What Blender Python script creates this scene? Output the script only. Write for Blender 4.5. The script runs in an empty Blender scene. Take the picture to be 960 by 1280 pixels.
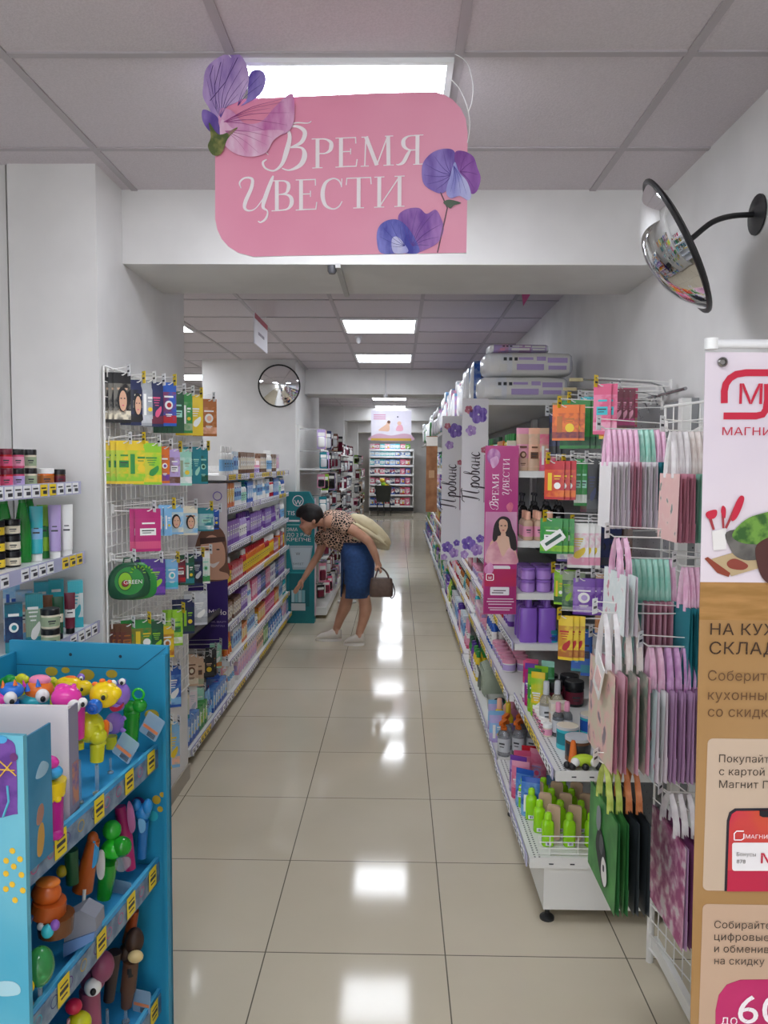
import bpy, math, random
from mathutils import Vector, Matrix, Euler
R = random.Random(11)
PI = math.pi
scene = bpy.context.scene
COL = scene.collection

# ------------------------------------------------------------------ camera, world, exposure
H = 2.676                                   # ceiling height
cd = bpy.data.cameras.new('camera'); cam = bpy.data.objects.new('camera', cd); COL.objects.link(cam)
cd.sensor_width = 36.0; cd.sensor_fit = 'AUTO'; cd.lens = 970.4 / 1280 * 36; cd.clip_start = 0.05; cd.clip_end = 200
PITCH, YAW, ROLL = .063, .0172, .0065
cam.matrix_world = Matrix.Translation((0, 0, 1.633)) @ Matrix.Rotation(YAW, 4, 'Z') @ Matrix.Rotation(PI/2 - PITCH, 4, 'X') @ Matrix.Rotation(ROLL, 4, 'Z')
scene.camera = cam
w = bpy.data.worlds.new('world'); scene.world = w; w.use_nodes = True
w.node_tree.nodes['Background'].inputs[0].default_value = (.9, .95, 1, 1); w.node_tree.nodes['Background'].inputs[1].default_value = 2.4
scene.view_settings.view_transform = 'Standard'; scene.view_settings.look = 'None'
scene.view_settings.exposure = 0.42; scene.view_settings.gamma = 1.0; scene.view_settings.use_curve_mapping = False
PANEL = 12.0                                # strength of the ceiling panels

# ------------------------------------------------------------------ helpers
def at(px, py, Y):
    """the point of the place at depth Y that the photograph shows at (px, py)"""
    d = cam.matrix_world.to_3x3() @ Vector(((px-480)/970.4, -(py-640)/970.4, -1))
    return cam.matrix_world.translation + d * (Y / d.y)
def atx(px, py, X):
    d = cam.matrix_world.to_3x3() @ Vector(((px-480)/970.4, -(py-640)/970.4, -1))
    return cam.matrix_world.translation + d * (X / d.x)
def lin(h):
    h = h.lstrip('#'); c = [int(h[i:i+2], 16)/255 for i in (0, 2, 4)]
    return tuple((x/12.92 if x <= .04045 else ((x+.055)/1.055)**2.4) for x in c) + (1,)
_M = {}
def M(hexc, rough=.45, metal=0., trans=0., emit=0., alpha=1., spec=.5):
    k = (hexc, rough, metal, trans, emit, alpha, spec)
    if k in _M: return _M[k]
    m = bpy.data.materials.new('paint_' + hexc.strip('#')); m.use_nodes = True
    b = m.node_tree.nodes['Principled BSDF']; I = b.inputs
    I['Base Color'].default_value = lin(hexc); I['Roughness'].default_value = rough; I['Metallic'].default_value = metal
    I['Transmission Weight'].default_value = trans; I['Alpha'].default_value = alpha; I['Specular IOR Level'].default_value = spec
    if emit: I['Emission Color'].default_value = lin(hexc); I['Emission Strength'].default_value = emit
    _M[k] = m; return m
def MN(c1, c2, scale=20, kind='noise', rough=.5, lo=.4, hi=.6, coord='Object', bump=0., detail=3, stretch=(1, 1, 1), c3=None):
    """two-colour procedural material"""
    k = (c1, c2, scale, kind, rough, lo, hi, coord, bump, detail, stretch, c3)
    if k in _M: return _M[k]
    m = bpy.data.materials.new('print_' + c1.strip('#')); m.use_nodes = True; nt = m.node_tree; N = nt.nodes; L = nt.links
    b = N['Principled BSDF']; b.inputs['Roughness'].default_value = rough
    tc = N.new('ShaderNodeTexCoord'); mp = N.new('ShaderNodeMapping'); mp.inputs['Scale'].default_value = stretch
    L.new(tc.outputs[coord], mp.inputs['Vector'])
    if kind == 'voronoi':
        t = N.new('ShaderNodeTexVoronoi'); t.inputs['Scale'].default_value = scale; out = t.outputs['Distance']
    elif kind == 'edge':
        t = N.new('ShaderNodeTexVoronoi'); t.feature = 'DISTANCE_TO_EDGE'; t.inputs['Scale'].default_value = scale; out = t.outputs['Distance']
    elif kind == 'wave':
        t = N.new('ShaderNodeTexWave'); t.inputs['Scale'].default_value = scale; t.inputs['Distortion'].default_value = 1.0; out = t.outputs['Fac']
    else:
        t = N.new('ShaderNodeTexNoise'); t.inputs['Scale'].default_value = scale; t.inputs['Detail'].default_value = detail; out = t.outputs['Fac']
    L.new(mp.outputs[0], t.inputs['Vector'])
    r = N.new('ShaderNodeValToRGB'); e = r.color_ramp.elements
    e[0].position = lo; e[0].color = lin(c1); e[1].position = hi; e[1].color = lin(c2)
    if c3: x = e.new(min(.99, hi + .06)); x.color = lin(c3)
    L.new(out, r.inputs[0]); L.new(r.outputs[0], b.inputs['Base Color'])
    if bump:
        bp = N.new('ShaderNodeBump'); bp.inputs['Strength'].default_value = bump; bp.inputs['Distance'].default_value = .01
        L.new(out, bp.inputs['Height']); L.new(bp.outputs[0], b.inputs['Normal'])
    _M[k] = m; return m

class MB:
    """collects shapes; build() links them as ONE mesh object"""
    def __init__(s): s.v = []; s.f = []; s.m = []; s.mats = []
    def mi(s, mat):
        if mat not in s.mats: s.mats.append(mat)
        return s.mats.index(mat)
    def add(s, vs, fs, mat):
        o = len(s.v); s.v += [tuple(v) for v in vs]; mats = mat if isinstance(mat, list) else [mat]*len(fs)
        for f, m in zip(fs, mats): s.f.append([i+o for i in f]); s.m.append(s.mi(m))
        return s
    def box(s, c, sz, mat, rz=0., rx=0., ry=0.):
        x, y, z = sz[0]/2, sz[1]/2, sz[2]/2
        vs = [Vector(p) for p in ((-x,-y,-z),(x,-y,-z),(x,y,-z),(-x,y,-z),(-x,-y,z),(x,-y,z),(x,y,z),(-x,y,z))]
        if rz or rx or ry: q = Euler((rx, ry, rz)).to_matrix(); vs = [q @ v for v in vs]
        c = Vector(c)
        return s.add([v+c for v in vs], [(0,3,2,1),(4,5,6,7),(0,1,5,4),(1,2,6,5),(2,3,7,6),(3,0,4,7)], mat)
    def bb(s, a, b, mat): return s.box([(p+q)/2 for p, q in zip(a, b)], [abs(q-p) for p, q in zip(a, b)], mat)
    def rings(s, rings, mat, cap=True, loop=False):
        n = len(rings[0]); vs = [p for r in rings for p in r]; fs = []; ms = []
        k = len(rings)
        for i in range(k if loop else k-1):
            m = mat[i] if isinstance(mat, list) else mat; a, b = i*n, ((i+1) % k)*n
            for j in range(n): fs.append((a+j, a+(j+1) % n, b+(j+1) % n, b+j)); ms.append(m)
        if cap and not loop:
            fs.append(tuple(reversed(range(n)))); ms.append(mat[0] if isinstance(mat, list) else mat)
            fs.append(tuple(range((k-1)*n, k*n))); ms.append(mat[-1] if isinstance(mat, list) else mat)
        return s.add(vs, fs, ms)
    def lathe(s, prof, mat, n=14, c=(0,0,0), sx=1., sy=1., p=2., rz=0.):
        """prof: [(r,z)], cross-section superellipse of power p"""
        rs = []
        for r, z in prof:
            ring = []
            for j in range(n):
                a = 2*PI*(j+.5)/n; ca, sa = math.cos(a), math.sin(a)
                x = math.copysign(abs(ca)**(2/p), ca)*r*sx; y = math.copysign(abs(sa)**(2/p), sa)*r*sy
                if rz: x, y = x*math.cos(rz)-y*math.sin(rz), x*math.sin(rz)+y*math.cos(rz)
                ring.append((c[0]+x, c[1]+y, c[2]+z))
            rs.append(ring)
        return s.rings(rs, mat)
    def ball(s, c, r, mat, n=14, k=8):
        r = (r,)*3 if not isinstance(r, (tuple, list)) else r
        rs = []
        for i in range(k+1):
            t = -PI/2 + PI*max(.03, min(k-.03, i))/k
            rs.append([(c[0]+r[0]*math.cos(t)*math.cos(2*PI*j/n), c[1]+r[1]*math.cos(t)*math.sin(2*PI*j/n), c[2]+r[2]*math.sin(t)) for j in range(n)])
        return s.rings(rs, mat)
    def tube(s, pts, r, mat, n=6, loop=False, flat=1.):
        pts = [Vector(p) for p in pts]; k = len(pts); rs = []; up = None
        for i, p in enumerate(pts):
            if loop: d = pts[(i+1) % k]-pts[i-1]
            else: d = pts[min(i+1, k-1)]-pts[max(i-1, 0)]
            d.normalize()
            if up is None: up = d.orthogonal().normalized()
            up = (up - d*up.dot(d));
            if up.length < 1e-5: up = d.orthogonal()
            up.normalize(); sd = d.cross(up)
            rr = r[i] if isinstance(r, (list, tuple)) else r
            rs.append([p + up*rr*math.cos(2*PI*j/n) + sd*rr*flat*math.sin(2*PI*j/n) for j in range(n)])
        return s.rings(rs, mat, loop=loop)
    def prism(s, poly, o, ex, ey, th, mat, side=None):
        """flat outline poly (2-D) laid at o with axes ex, ey, thickness th against ex x ey"""
        ex, ey, o = Vector(ex), Vector(ey), Vector(o); nrm = ex.cross(ey).normalized()
        a = sum(poly[i][0]*poly[(i+1) % len(poly)][1]-poly[(i+1) % len(poly)][0]*poly[i][1] for i in range(len(poly)))
        if a < 0: poly = poly[::-1]
        n = len(poly); F = [o+ex*x+ey*y for x, y in poly]; B = [p-nrm*th for p in F]
        fs = [tuple(range(n)), tuple(range(2*n-1, n-1, -1))]+[(i, n+i, n+(i+1) % n, (i+1) % n) for i in range(n)]
        return s.add(F+B, fs, [mat, side or mat]+[side or mat]*n)
    def merge(s, o, off=(0,0,0)):
        b = len(s.v); s.v += [(p[0]+off[0], p[1]+off[1], p[2]+off[2]) for p in o.v]
        for f, m in zip(o.f, o.m): s.f.append([i+b for i in f]); s.m.append(s.mi(o.mats[m]))
        return s
    def mesh(s, name, smooth=True, ang=38):
        me = bpy.data.meshes.new(name); me.from_pydata(s.v, [], s.f)
        for m in s.mats: me.materials.append(m)
        me.polygons.foreach_set('material_index', s.m)
        if smooth:
            me.polygons.foreach_set('use_smooth', [True]*len(s.f)); me.set_sharp_from_angle(angle=math.radians(ang))
        me.update(); return me
    def build(s, name, parent=None, loc=(0,0,0), rz=0., smooth=True, ang=38):
        return link(name, s.mesh(name, smooth, ang), parent, loc, rz)
def link(name, me, parent=None, loc=(0,0,0), rz=0.):
    o = bpy.data.objects.new(name, me); COL.objects.link(o); o.location = loc; o.rotation_euler = (0, 0, rz)
    if parent is not None: o.parent = parent
    return o
def struct(name, mb, **k):
    o = mb.build(name, **k); o['kind'] = 'structure'; return o
def tag(o, label, cat, group=None):
    o['label'] = label; o['category'] = cat
    if group: o['group'] = group
    return o
def empty(name, loc, label, cat, group=None, rz=0.):
    o = bpy.data.objects.new(name, None); COL.objects.link(o); o.location = loc; o.rotation_euler = (0, 0, rz); o.empty_display_size = .05
    return tag(o, label, cat, group)
ORD = ['first','second','third','fourth','fifth','sixth','seventh','eighth','ninth','tenth','eleventh','twelfth','thirteenth','fourteenth','fifteenth','sixteenth','seventeenth','eighteenth','nineteenth','twentieth']
ORD += ['twenty-'+x for x in ORD[:9]]+['thirtieth']+['thirty-'+x for x in ORD[:9]]+['fortieth']+['forty-'+x for x in ORD[:9]]+['fiftieth']+['fifty-'+x for x in ORD[:9]]
PENDING = {}
def later(o, base, place, cat, group, key=None):
    """label given at the end, with an ordinal where several look alike in one place"""
    tag(o, base+' '+place, cat, group)
    PENDING.setdefault((base, place), []).append((key if key is not None else (o.location.y, o.location.x), o))
def settle():
    for (base, place), L in PENDING.items():
        if len(L) < 2: continue
        L.sort(key=lambda t: t[0])
        for i, (_, o) in enumerate(L): o['label'] = f'{ORD[min(i, len(ORD)-1)]} {base} from camera {place}'
def smooth2(pts, closed=True, k=5):
    """Catmull-Rom through 2-D points"""
    n = len(pts); out = []
    for i in range(n if closed else n-1):
        g = (lambda j: pts[j % n]) if closed else (lambda j: pts[max(0, min(n-1, j))])
        p0, p1, p2, p3 = g(i-1), g(i), g(i+1), g(i+2)
        for q in range(k):
            t = q/k
            out.append(tuple(.5*((2*b)+(-a+c)*t+(2*a-5*b+4*c-d)*t*t+(-a+3*b-3*c+d)*t**3) for a, b, c, d in zip(p0, p1, p2, p3)))
    if not closed: out.append(tuple(pts[-1]))
    return out
def rrect(x0, y0, x1, y1, r, k=5):
    r = min(r, (x1-x0)/2, (y1-y0)/2); P = []
    for cx, cy, a in ((x1-r, y1-r, 0), (x0+r, y1-r, PI/2), (x0+r, y0+r, PI), (x1-r, y0+r, 1.5*PI)):
        P += [(cx+r*math.cos(a+PI/2*i/k), cy+r*math.sin(a+PI/2*i/k)) for i in range(k+1)]
    return P
def circ(cx, cy, r, n=20, ry=None): return [(cx+r*math.cos(2*PI*i/n), cy+(ry or r)*math.sin(2*PI*i/n)) for i in range(n)]

_TX = {}
def text_mesh(body, bold=0.):
    if (body, bold) in _TX: return _TX[(body, bold)]
    c = bpy.data.curves.new('letters', 'FONT'); c.body = body; c.offset = bold; c.resolution_u = 3; c.space_character = 1.03
    o = bpy.data.objects.new('letters', c); COL.objects.link(o); bpy.context.view_layer.update()
    cu = o.to_curve(bpy.context.evaluated_depsgraph_get()); loops = []
    for sp in cu.splines:                           # outline of every contour, then outers filled one by one with the holes they hold
        bz = sp.bezier_points; P = []; n = len(bz)
        for i in range(n):
            p, q = bz[i], bz[(i+1) % n]; straight = (p.handle_right-p.co).length < 1e-6 and (q.handle_left-q.co).length < 1e-6
            for k in range(1 if straight else 4):
                t = k/4; u = 1-t; v = p.co*u**3+p.handle_right*3*u*u*t+q.handle_left*3*u*t*t+q.co*t**3
                if not P or (Vector((v.x, v.y))-P[-1]).length > 1e-5: P.append(Vector((v.x, v.y)))
        if len(P) > 2: loops.append(P)
    o.to_curve_clear(); bpy.data.objects.remove(o); bpy.data.curves.remove(c)
    area = lambda P: sum(P[i-1].x*P[i].y-P[i].x*P[i-1].y for i in range(len(P)))/2
    def inside(p, P):
        r = False
        for i in range(len(P)):
            a, b = P[i-1], P[i]
            if (a.y > p.y) != (b.y > p.y) and p.x < (b.x-a.x)*(p.y-a.y)/(b.y-a.y)+a.x: r = not r
        return r
    outer, holes = [], []
    for i, P in enumerate(loops): (holes if any(j != i and area(P)*area(Q) < 0 and all(inside(p, Q) for p in P[::3]) for j, Q in enumerate(loops)) else outer).append(P)
    own = {i: [] for i in range(len(outer))}
    for h in holes:
        cand = [i for i, P in enumerate(outer) if inside(h[0], P)]
        if cand: own[min(cand, key=lambda i: abs(area(outer[i])))].append(h)
    from mathutils.geometry import delaunay_2d_cdt
    V, F = [], []
    for i, P in enumerate(outer):
        pts, faces = [], []
        for Q in [P]+own[i]: faces.append(list(range(len(pts), len(pts)+len(Q)))); pts += Q
        ov, _e, of = delaunay_2d_cdt(pts, [], faces, 2, 1e-6)[:3]; b0 = len(V); V += [(p.x, p.y) for p in ov]
        for t in of:
            A, B, C3 = (V[b0+j] for j in t[:3]); cr_ = (B[0]-A[0])*(C3[1]-A[1])-(B[1]-A[1])*(C3[0]-A[0])
            if abs(cr_) > 1e-9: F.append(tuple(b0+j for j in (t if cr_ > 0 else t[::-1])))
    _TX[(body, bold)] = (V, F); return V, F
def letter(mb, body, o, ex, ey, cap, mat, align='l', width=None, bold=0., lift=.0012):
    """flat printed words laid on a surface: o = baseline start, ex/ey unit axes, cap = cap height"""
    V, F = text_mesh(body, bold); ex, ey, o = Vector(ex), Vector(ey), Vector(o); n = ex.cross(ey).normalized()
    x0 = min(v[0] for v in V); x1 = max(v[0] for v in V); s = cap/.70; sx = s if width is None else width/(x1-x0)
    sh = 0 if align == 'l' else (-(x1-x0)*sx/2 if align == 'c' else -(x1-x0)*sx)
    for i, f in enumerate(F):                       # every facet a hair above the last: overlapping outlines stay clean
        mb.add([o+ex*((V[j][0]-x0)*sx+sh)+ey*(V[j][1]*s)+n*(lift+.000012*(i % 40)) for j in f], [tuple(range(len(f)))], mat)
    return mb
# ---- serif lettering drawn as ribbons (cap height 1)
def rib(P, closed=False, k=6, sm=True):
    """P: [(x,y,w)] centre line with widths -> quads"""
    Q = smooth2(P, closed, k) if sm else P; n = len(Q); L = []; Rr = []
    for i in range(n):
        a, b = Q[max(0, i-1)], Q[min(n-1, i+1)]; dx, dy = b[0]-a[0], b[1]-a[1]; l = math.hypot(dx, dy) or 1
        nx, ny = -dy/l, dx/l; h = Q[i][2]/2; L.append((Q[i][0]+nx*h, Q[i][1]+ny*h)); Rr.append((Q[i][0]-nx*h, Q[i][1]-ny*h))
    return L+Rr, [(i, i+1, n+i+1, n+i) for i in range(n-1)]
def seg(x0, y0, x1, y1, w): return rib([(x0, y0, w), (x1, y1, w)], sm=False)
T_, t_ = .115, .04
def serif(x, y, l=.3): return seg(x-l/2, y, x+l/2, y, .032)
GL = {
 'Р': (.68, [seg(.2,0,.2,1,T_), serif(.2,.016), serif(.16,.984,.26), rib([(.2,.97,t_),(.42,.965,.05),(.58,.86,.1),(.6,.73,.125),(.56,.58,.1),(.42,.49,.05),(.24,.49,.035)])]),
 'Е': (.72, [seg(.2,0,.2,1,T_), serif(.17,.016,.26), serif(.17,.984,.26), seg(.2,.98,.62,.98,t_), seg(.62,1,.63,.78,.035), seg(.2,.52,.48,.52,t_), seg(.48,.62,.48,.42,.03), seg(.2,.02,.64,.02,t_), seg(.64,0,.67,.25,.035)]),
 'М': (1.05, [seg(.17,0,.2,1,t_), serif(.17,.016,.24), serif(.17,.984,.2), seg(.2,1,.52,.03,T_), seg(.52,.03,.83,1,t_), seg(.86,0,.84,1,T_), serif(.86,.016,.3), serif(.87,.984,.24)]),
 'Я': (.82, [seg(.64,0,.64,1,T_), serif(.66,.016,.28), serif(.68,.984,.26), rib([(.64,.97,t_),(.4,.965,.05),(.26,.87,.1),(.23,.74,.125),(.27,.6,.1),(.42,.5,.05),(.64,.5,.035)]), rib([(.44,.5,.05),(.36,.36,.1),(.24,.1,.11),(.1,.02,.05),(.03,.04,.03)])]),
 'В': (.72, [seg(.2,0,.2,1,T_), serif(.17,.016,.26), serif(.17,.984,.26), rib([(.2,.97,t_),(.42,.965,.05),(.54,.87,.1),(.54,.7,.11),(.46,.57,.06),(.24,.53,.03)]), rib([(.24,.53,.03),(.5,.52,.06),(.63,.4,.115),(.63,.2,.12),(.5,.05,.06),(.2,.02,t_)])]),
 'С': (.78, [rib([(.68,.74,.03),(.6,.92,.05),(.42,.99,.05),(.2,.85,.1),(.12,.5,.13),(.2,.15,.1),(.42,.01,.05),(.6,.08,.045),(.7,.25,.03)]), seg(.69,.98,.68,.7,.03)]),
 'Т': (.82, [seg(.41,0,.41,1,T_), serif(.41,.016,.32), seg(.06,.98,.76,.98,t_), seg(.06,1,.04,.76,.035), seg(.76,1,.78,.76,.035)]),
 'И': (1.0, [seg(.2,0,.2,1,T_), serif(.2,.016,.3), serif(.2,.984,.3), seg(.22,.05,.78,.95,t_), seg(.8,0,.8,1,T_), serif(.8,.016,.3), serif(.8,.984,.3)]),
 'в': (1.2, [rib([(.62,1.18,.05),(.7,.9,.1),(.62,.5,.13),(.5,.15,.09),(.3,-.02,.05),(.08,.06,.05),(.02,.22,.06),(.12,.3,.03)]),
             rib([(.16,.42,.02),(.05,.6,.04),(.14,.9,.05),(.45,1.12,.06),(.85,1.18,.07),(1.08,1.02,.11),(1.0,.74,.1),(.72,.6,.04)]),
             rib([(.72,.6,.04),(1.0,.58,.06),(1.08,.38,.13),(.98,.12,.12),(.7,-.02,.05),(.5,.04,.03)]),
             rib([(.6,1.18,.02),(.85,1.27,.04),(1.15,1.25,.03),(1.25,1.3,.02)])]),
 'ц': (1.1, [rib([(.12,.72,.02),(.08,.9,.05),(.22,1.04,.06),(.42,1.0,.08),(.4,.72,.1),(.24,.3,.11),(.22,.08,.08),(.36,.0,.05),(.56,.12,.03),(.86,.62,.03)]),
             rib([(1.0,1.08,.04),(.94,.9,.1),(.78,.4,.12),(.72,.1,.09),(.84,-.04,.04),(.8,-.26,.07),(.66,-.38,.05),(.58,-.34,.03)])]),
}
def serif_word(mb, word, o, ex, ey, cap, mat, track=0., lift=.0015, width=None):
    ex, ey, o = Vector(ex), Vector(ey), Vector(o); n = ex.cross(ey).normalized()
    tot = sum(GL[c][0]+track for c in word)-track; sx = cap if width is None else width/tot; x = 0
    for c in word:
        adv, parts = GL[c]
        for i, (V, F) in enumerate(parts): mb.add([o+ex*((x+a)*sx)+ey*(b*cap)+n*(lift+.0002*i) for a, b in V], F, mat)
        x += adv+track
    return mb
# ------------------------------------------------------------------ the room
def floor_mat():
    m = bpy.data.materials.new('floor_tiles'); m.use_nodes = True; N = m.node_tree.nodes; L = m.node_tree.links; b = N['Principled BSDF']
    g = N.new('ShaderNodeNewGeometry'); mp = N.new('ShaderNodeMapping'); mp.inputs['Location'].default_value = (.4295, -2.4885+3.0, 0)
    mp.inputs['Location'].default_value = (.4295+6.0, -2.4885+12.0, 0)
    L.new(g.outputs['Position'], mp.inputs['Vector'])
    t = N.new('ShaderNodeTexBrick'); t.offset = 0; t.squash = 1; L.new(mp.outputs[0], t.inputs['Vector'])
    for k, v in (('Scale', 1.), ('Brick Width', .6), ('Row Height', .6), ('Mortar Size', .0022), ('Mortar Smooth', .1), ('Bias', 0.)): t.inputs[k].default_value = v
    t.inputs['Color1'].default_value = lin('#d6ccb6'); t.inputs['Color2'].default_value = lin('#d2c7b0'); t.inputs['Mortar'].default_value = lin('#6f685c')
    n = N.new('ShaderNodeTexNoise'); n.inputs['Scale'].default_value = 2.2; n.inputs['Detail'].default_value = 6; L.new(g.outputs['Position'], n.inputs['Vector'])
    mx = N.new('ShaderNodeMix'); mx.data_type = 'RGBA'; mx.blend_type = 'MULTIPLY'; mx.inputs['Factor'].default_value = .35
    L.new(t.outputs['Color'], mx.inputs['A']); rp = N.new('ShaderNodeValToRGB'); rp.color_ramp.elements[0].color = (.84, .83, .80, 1); rp.color_ramp.elements[0].position = .3; rp.color_ramp.elements[1].position = .65
    L.new(n.outputs['Fac'], rp.inputs[0]); L.new(rp.outputs[0], mx.inputs['B']); L.new(mx.outputs['Result'], b.inputs['Base Color'])
    b.inputs['Roughness'].default_value = .085; b.inputs['Specular IOR Level'].default_value = .28
    n2 = N.new('ShaderNodeTexNoise'); n2.inputs['Scale'].default_value = 9; L.new(g.outputs['Position'], n2.inputs['Vector'])
    bp = N.new('ShaderNodeBump'); bp.inputs['Strength'].default_value = .02; bp.inputs['Distance'].default_value = .002; L.new(n2.outputs['Fac'], bp.inputs['Height']); L.new(bp.outputs[0], b.inputs['Normal'])
    return m
wallm = MN('#dad8d6', '#e2e0de', 3, rough=.7, bump=.03)
ribm = MN('#e0dfde', '#d2d1d0', 60, 'wave', rough=.6, lo=.2, hi=.8, coord='Object', stretch=(0, 0, 1))
ceilm = MN('#cac2c6', '#d3cbcf', 180, rough=.85, lo=.35, hi=.65, bump=.15)
struct('floor', MB().bb((-5, -4, -.1), (1.2, 26.2, 0), floor_mat()))
struct('ceiling', MB().bb((-5, -4, H), (1.2, 26.2, H+.1), ceilm))
mb = MB(); barm = M('#b4adb1', .6)
for k in range(-6, 4):
    x = -1.0201+.5846*k; mb.bb((x-.012, -4, H-.005), (x+.012, 26, H+.001), barm)
for r in range(-10, 40):
    y = 2.0491+.6*r; mb.bb((-5, y-.012, H-.0045), (1.02, y+.012, H+.001), barm)
struct('trim_ceiling_grid', mb, smooth=False)
struct('wall_right', MB().bb((1.02, -4, 0), (1.2, 26, H), wallm))
struct('wall_back', MB().bb((-5, 26, 0), (1.2, 26.2, H), wallm))
struct('wall_behind_camera', MB().bb((-5, -4.2, 2.45), (1.2, -4, H), wallm).bb((-5, -4.2, 0), (1.2, -4, .25), wallm).bb((-2.1, -4.2, .25), (-1.8, -4, 2.45), wallm))   # unseen wall, shop-front openings added to let in fill daylight
struct('wall_left', MB().bb((-1.80, .2, 0), (-1.62, 2.82, H), ribm))
struct('wall_left_return', MB().bb((-1.80, 2.82, 0), (-1.385, 3.0, H), wallm))
struct('trim_corner_post', MB().bb((-1.42, 2.79, 0), (-1.395, 2.83, H), M('#d8d6d4', .5)))
struct('wall_left_aisle', MB().bb((-5.2, -4, 0), (-5, 26, H), wallm))
struct('wall_left_rear', MB().bb((-5, 12, 0), (-2.4, 12.2, H), wallm))
struct('pillar_front', MB().bb((-1.385, 2.78, 0), (-1.07, 3.9, H), wallm))
struct('baseboard_pillar', MB().bb((-1.39, 2.77, 0), (-1.062, 3.905, .08), M('#a59c8c', .35)))
struct('beam_front', MB().bb((-1.07, 3.04, 2.395), (1.02, 3.56, H), wallm))
struct('pillar_middle', MB().bb((-2.0, 7.95, 0), (-1.045, 10.3, H), wallm))
struct('beam_middle', MB().bb((-1.045, 8.75, 2.40), (1.02, 9.25, H), wallm))
struct('pillar_rear', MB().bb((-2.2, 14.4, 0), (-1.0, 15.4, H), wallm))
struct('beam_rear', MB().bb((-1.0, 14.45, 2.42), (1.02, 14.9, H), wallm))
struct('wall_rear_partition', MB().bb((-1.5, 19.5, 0), (-1.0, 19.7, H), wallm))
struct('beam_far', MB().bb((-1.0, 19.55, 2.40), (1.02, 20., H), wallm))
struct('trim_cable_duct', MB().bb((-.245, 3.03, 2.38), (-.225, 3.56, 2.396), M('#b8b6b4', .5)))
PX0, PX1 = -.4355, .149
darkback = MN('#3f4042', '#8d8e8f', 1, 'voronoi', .5, lo=.13, hi=.16, stretch=(40, 40, 40))
def panel(r, x0=PX0, x1=PX1, where=''):
    y0 = 2.0491+.6*r; x0 += .012; x1 -= .012; y0 += .012; y1 = y0+.576
    t = empty('ceiling_light', ((x0+x1)/2, (y0+y1)/2, H-.02), f'square white ceiling light panel {where}', 'light', 'ceiling light panels')
    cx, cy = t.location.x, t.location.y
    f = MB(); fm = M('#e8e8ea', .4)
    for a, b in (((x0, y0), (x1, y0+.018)), ((x0, y1-.018), (x1, y1)), ((x0, y0+.018), (x0+.018, y1-.018)), ((x1-.018, y0+.018), (x1, y1-.018))): f.bb((a[0]-cx, a[1]-cy, .004), (b[0]-cx, b[1]-cy, .018), fm)
    f.build('frame', t, smooth=False)
    m = M('#f2f7ff', .5, emit=PANEL)
    MB().bb((x0+.018-cx, y0+.018-cy, .007), (x1-.018-cx, y1-.018-cy, .012), m).build('diffuser', t, smooth=False)
    return t
panel(0, where='above the pink hanging sign'); panel(6, where='first one behind the front beam'); panel(9, where='second one behind the front beam')
panel(15, where='hidden just behind the middle beam'); panel(17, where='first strip seen under the middle beam'); panel(20, where='second strip seen under the middle beam')
panel(25, where='beyond the rear beam'); panel(32, where='near the back shelf'); panel(37, where='over the back shelf')
panel(28, where='added beyond the rear beam as unseen fill'); panel(35, where='added before the back shelf as unseen fill'); panel(3, -2.1893, -1.6047, where='added unseen behind the front pillar to brighten the left shelves'); panel(9, -2.774, -2.1893, where='added as fill over the left aisle before the middle pillar'); panel(-4, -1.6047, -1.0201, 'added unseen behind the camera as fill, left one'); panel(-4, where='added unseen behind the camera as fill, middle one'); panel(-8, where='added unseen behind the camera as fill, rear one')  # unseen panels added as fill: far aisle, left aisle, behind the camera
panel(6, -2.1893, -1.6047, where='over the left aisle beyond the front pillar'); panel(12, -2.774, -2.1893, where='deeper over the left aisle')
# ------------------------------------------------------------------ price strips, gondolas
TAGW, TAGY, INK = M('#f4f4f6', .35), M('#f2d21f', .4), M('#33333c', .5)
RAIL = M('#b9b6d6', .25); WHITE = M('#e9e8e4', .35); WIRE = M('#eceae6', .35); STEEL = M('#a8a9ab', .25, .85)
perf = MN('#55555a', '#e7e6e2', 1, 'voronoi', .4, lo=.13, hi=.16, stretch=(40, 40, 40))
def strip(L, h, yellow=.3, seed=0, blank=.12, rail=RAIL):
    """price strip of length L along x, face -y, leaning back; origin middle"""
    rr = random.Random(seed); mb = MB(); mb.box((0, 0, 0), (L, .004, h), rail); x = -L/2+.03; run = 0; col = TAGW
    while x < L/2-.02:
        if run <= 0: col = TAGY if rr.random() < yellow else TAGW; run = rr.randint(2, 6)
        run -= 1; wd = .052
        if rr.random() > blank:
            mb.box((x, -.0028, 0), (wd*.9, .0015, h*.82), col); mb.box((x-.003, -.0038, h*.16), (wd*.62, .0008, h*.10), INK); mb.box((x+.006, -.0038, -h*.14), (wd*.5, .0008, h*.24), INK)
        x += wd+rr.choice((.004, .006, .012))
    return mb
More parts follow.
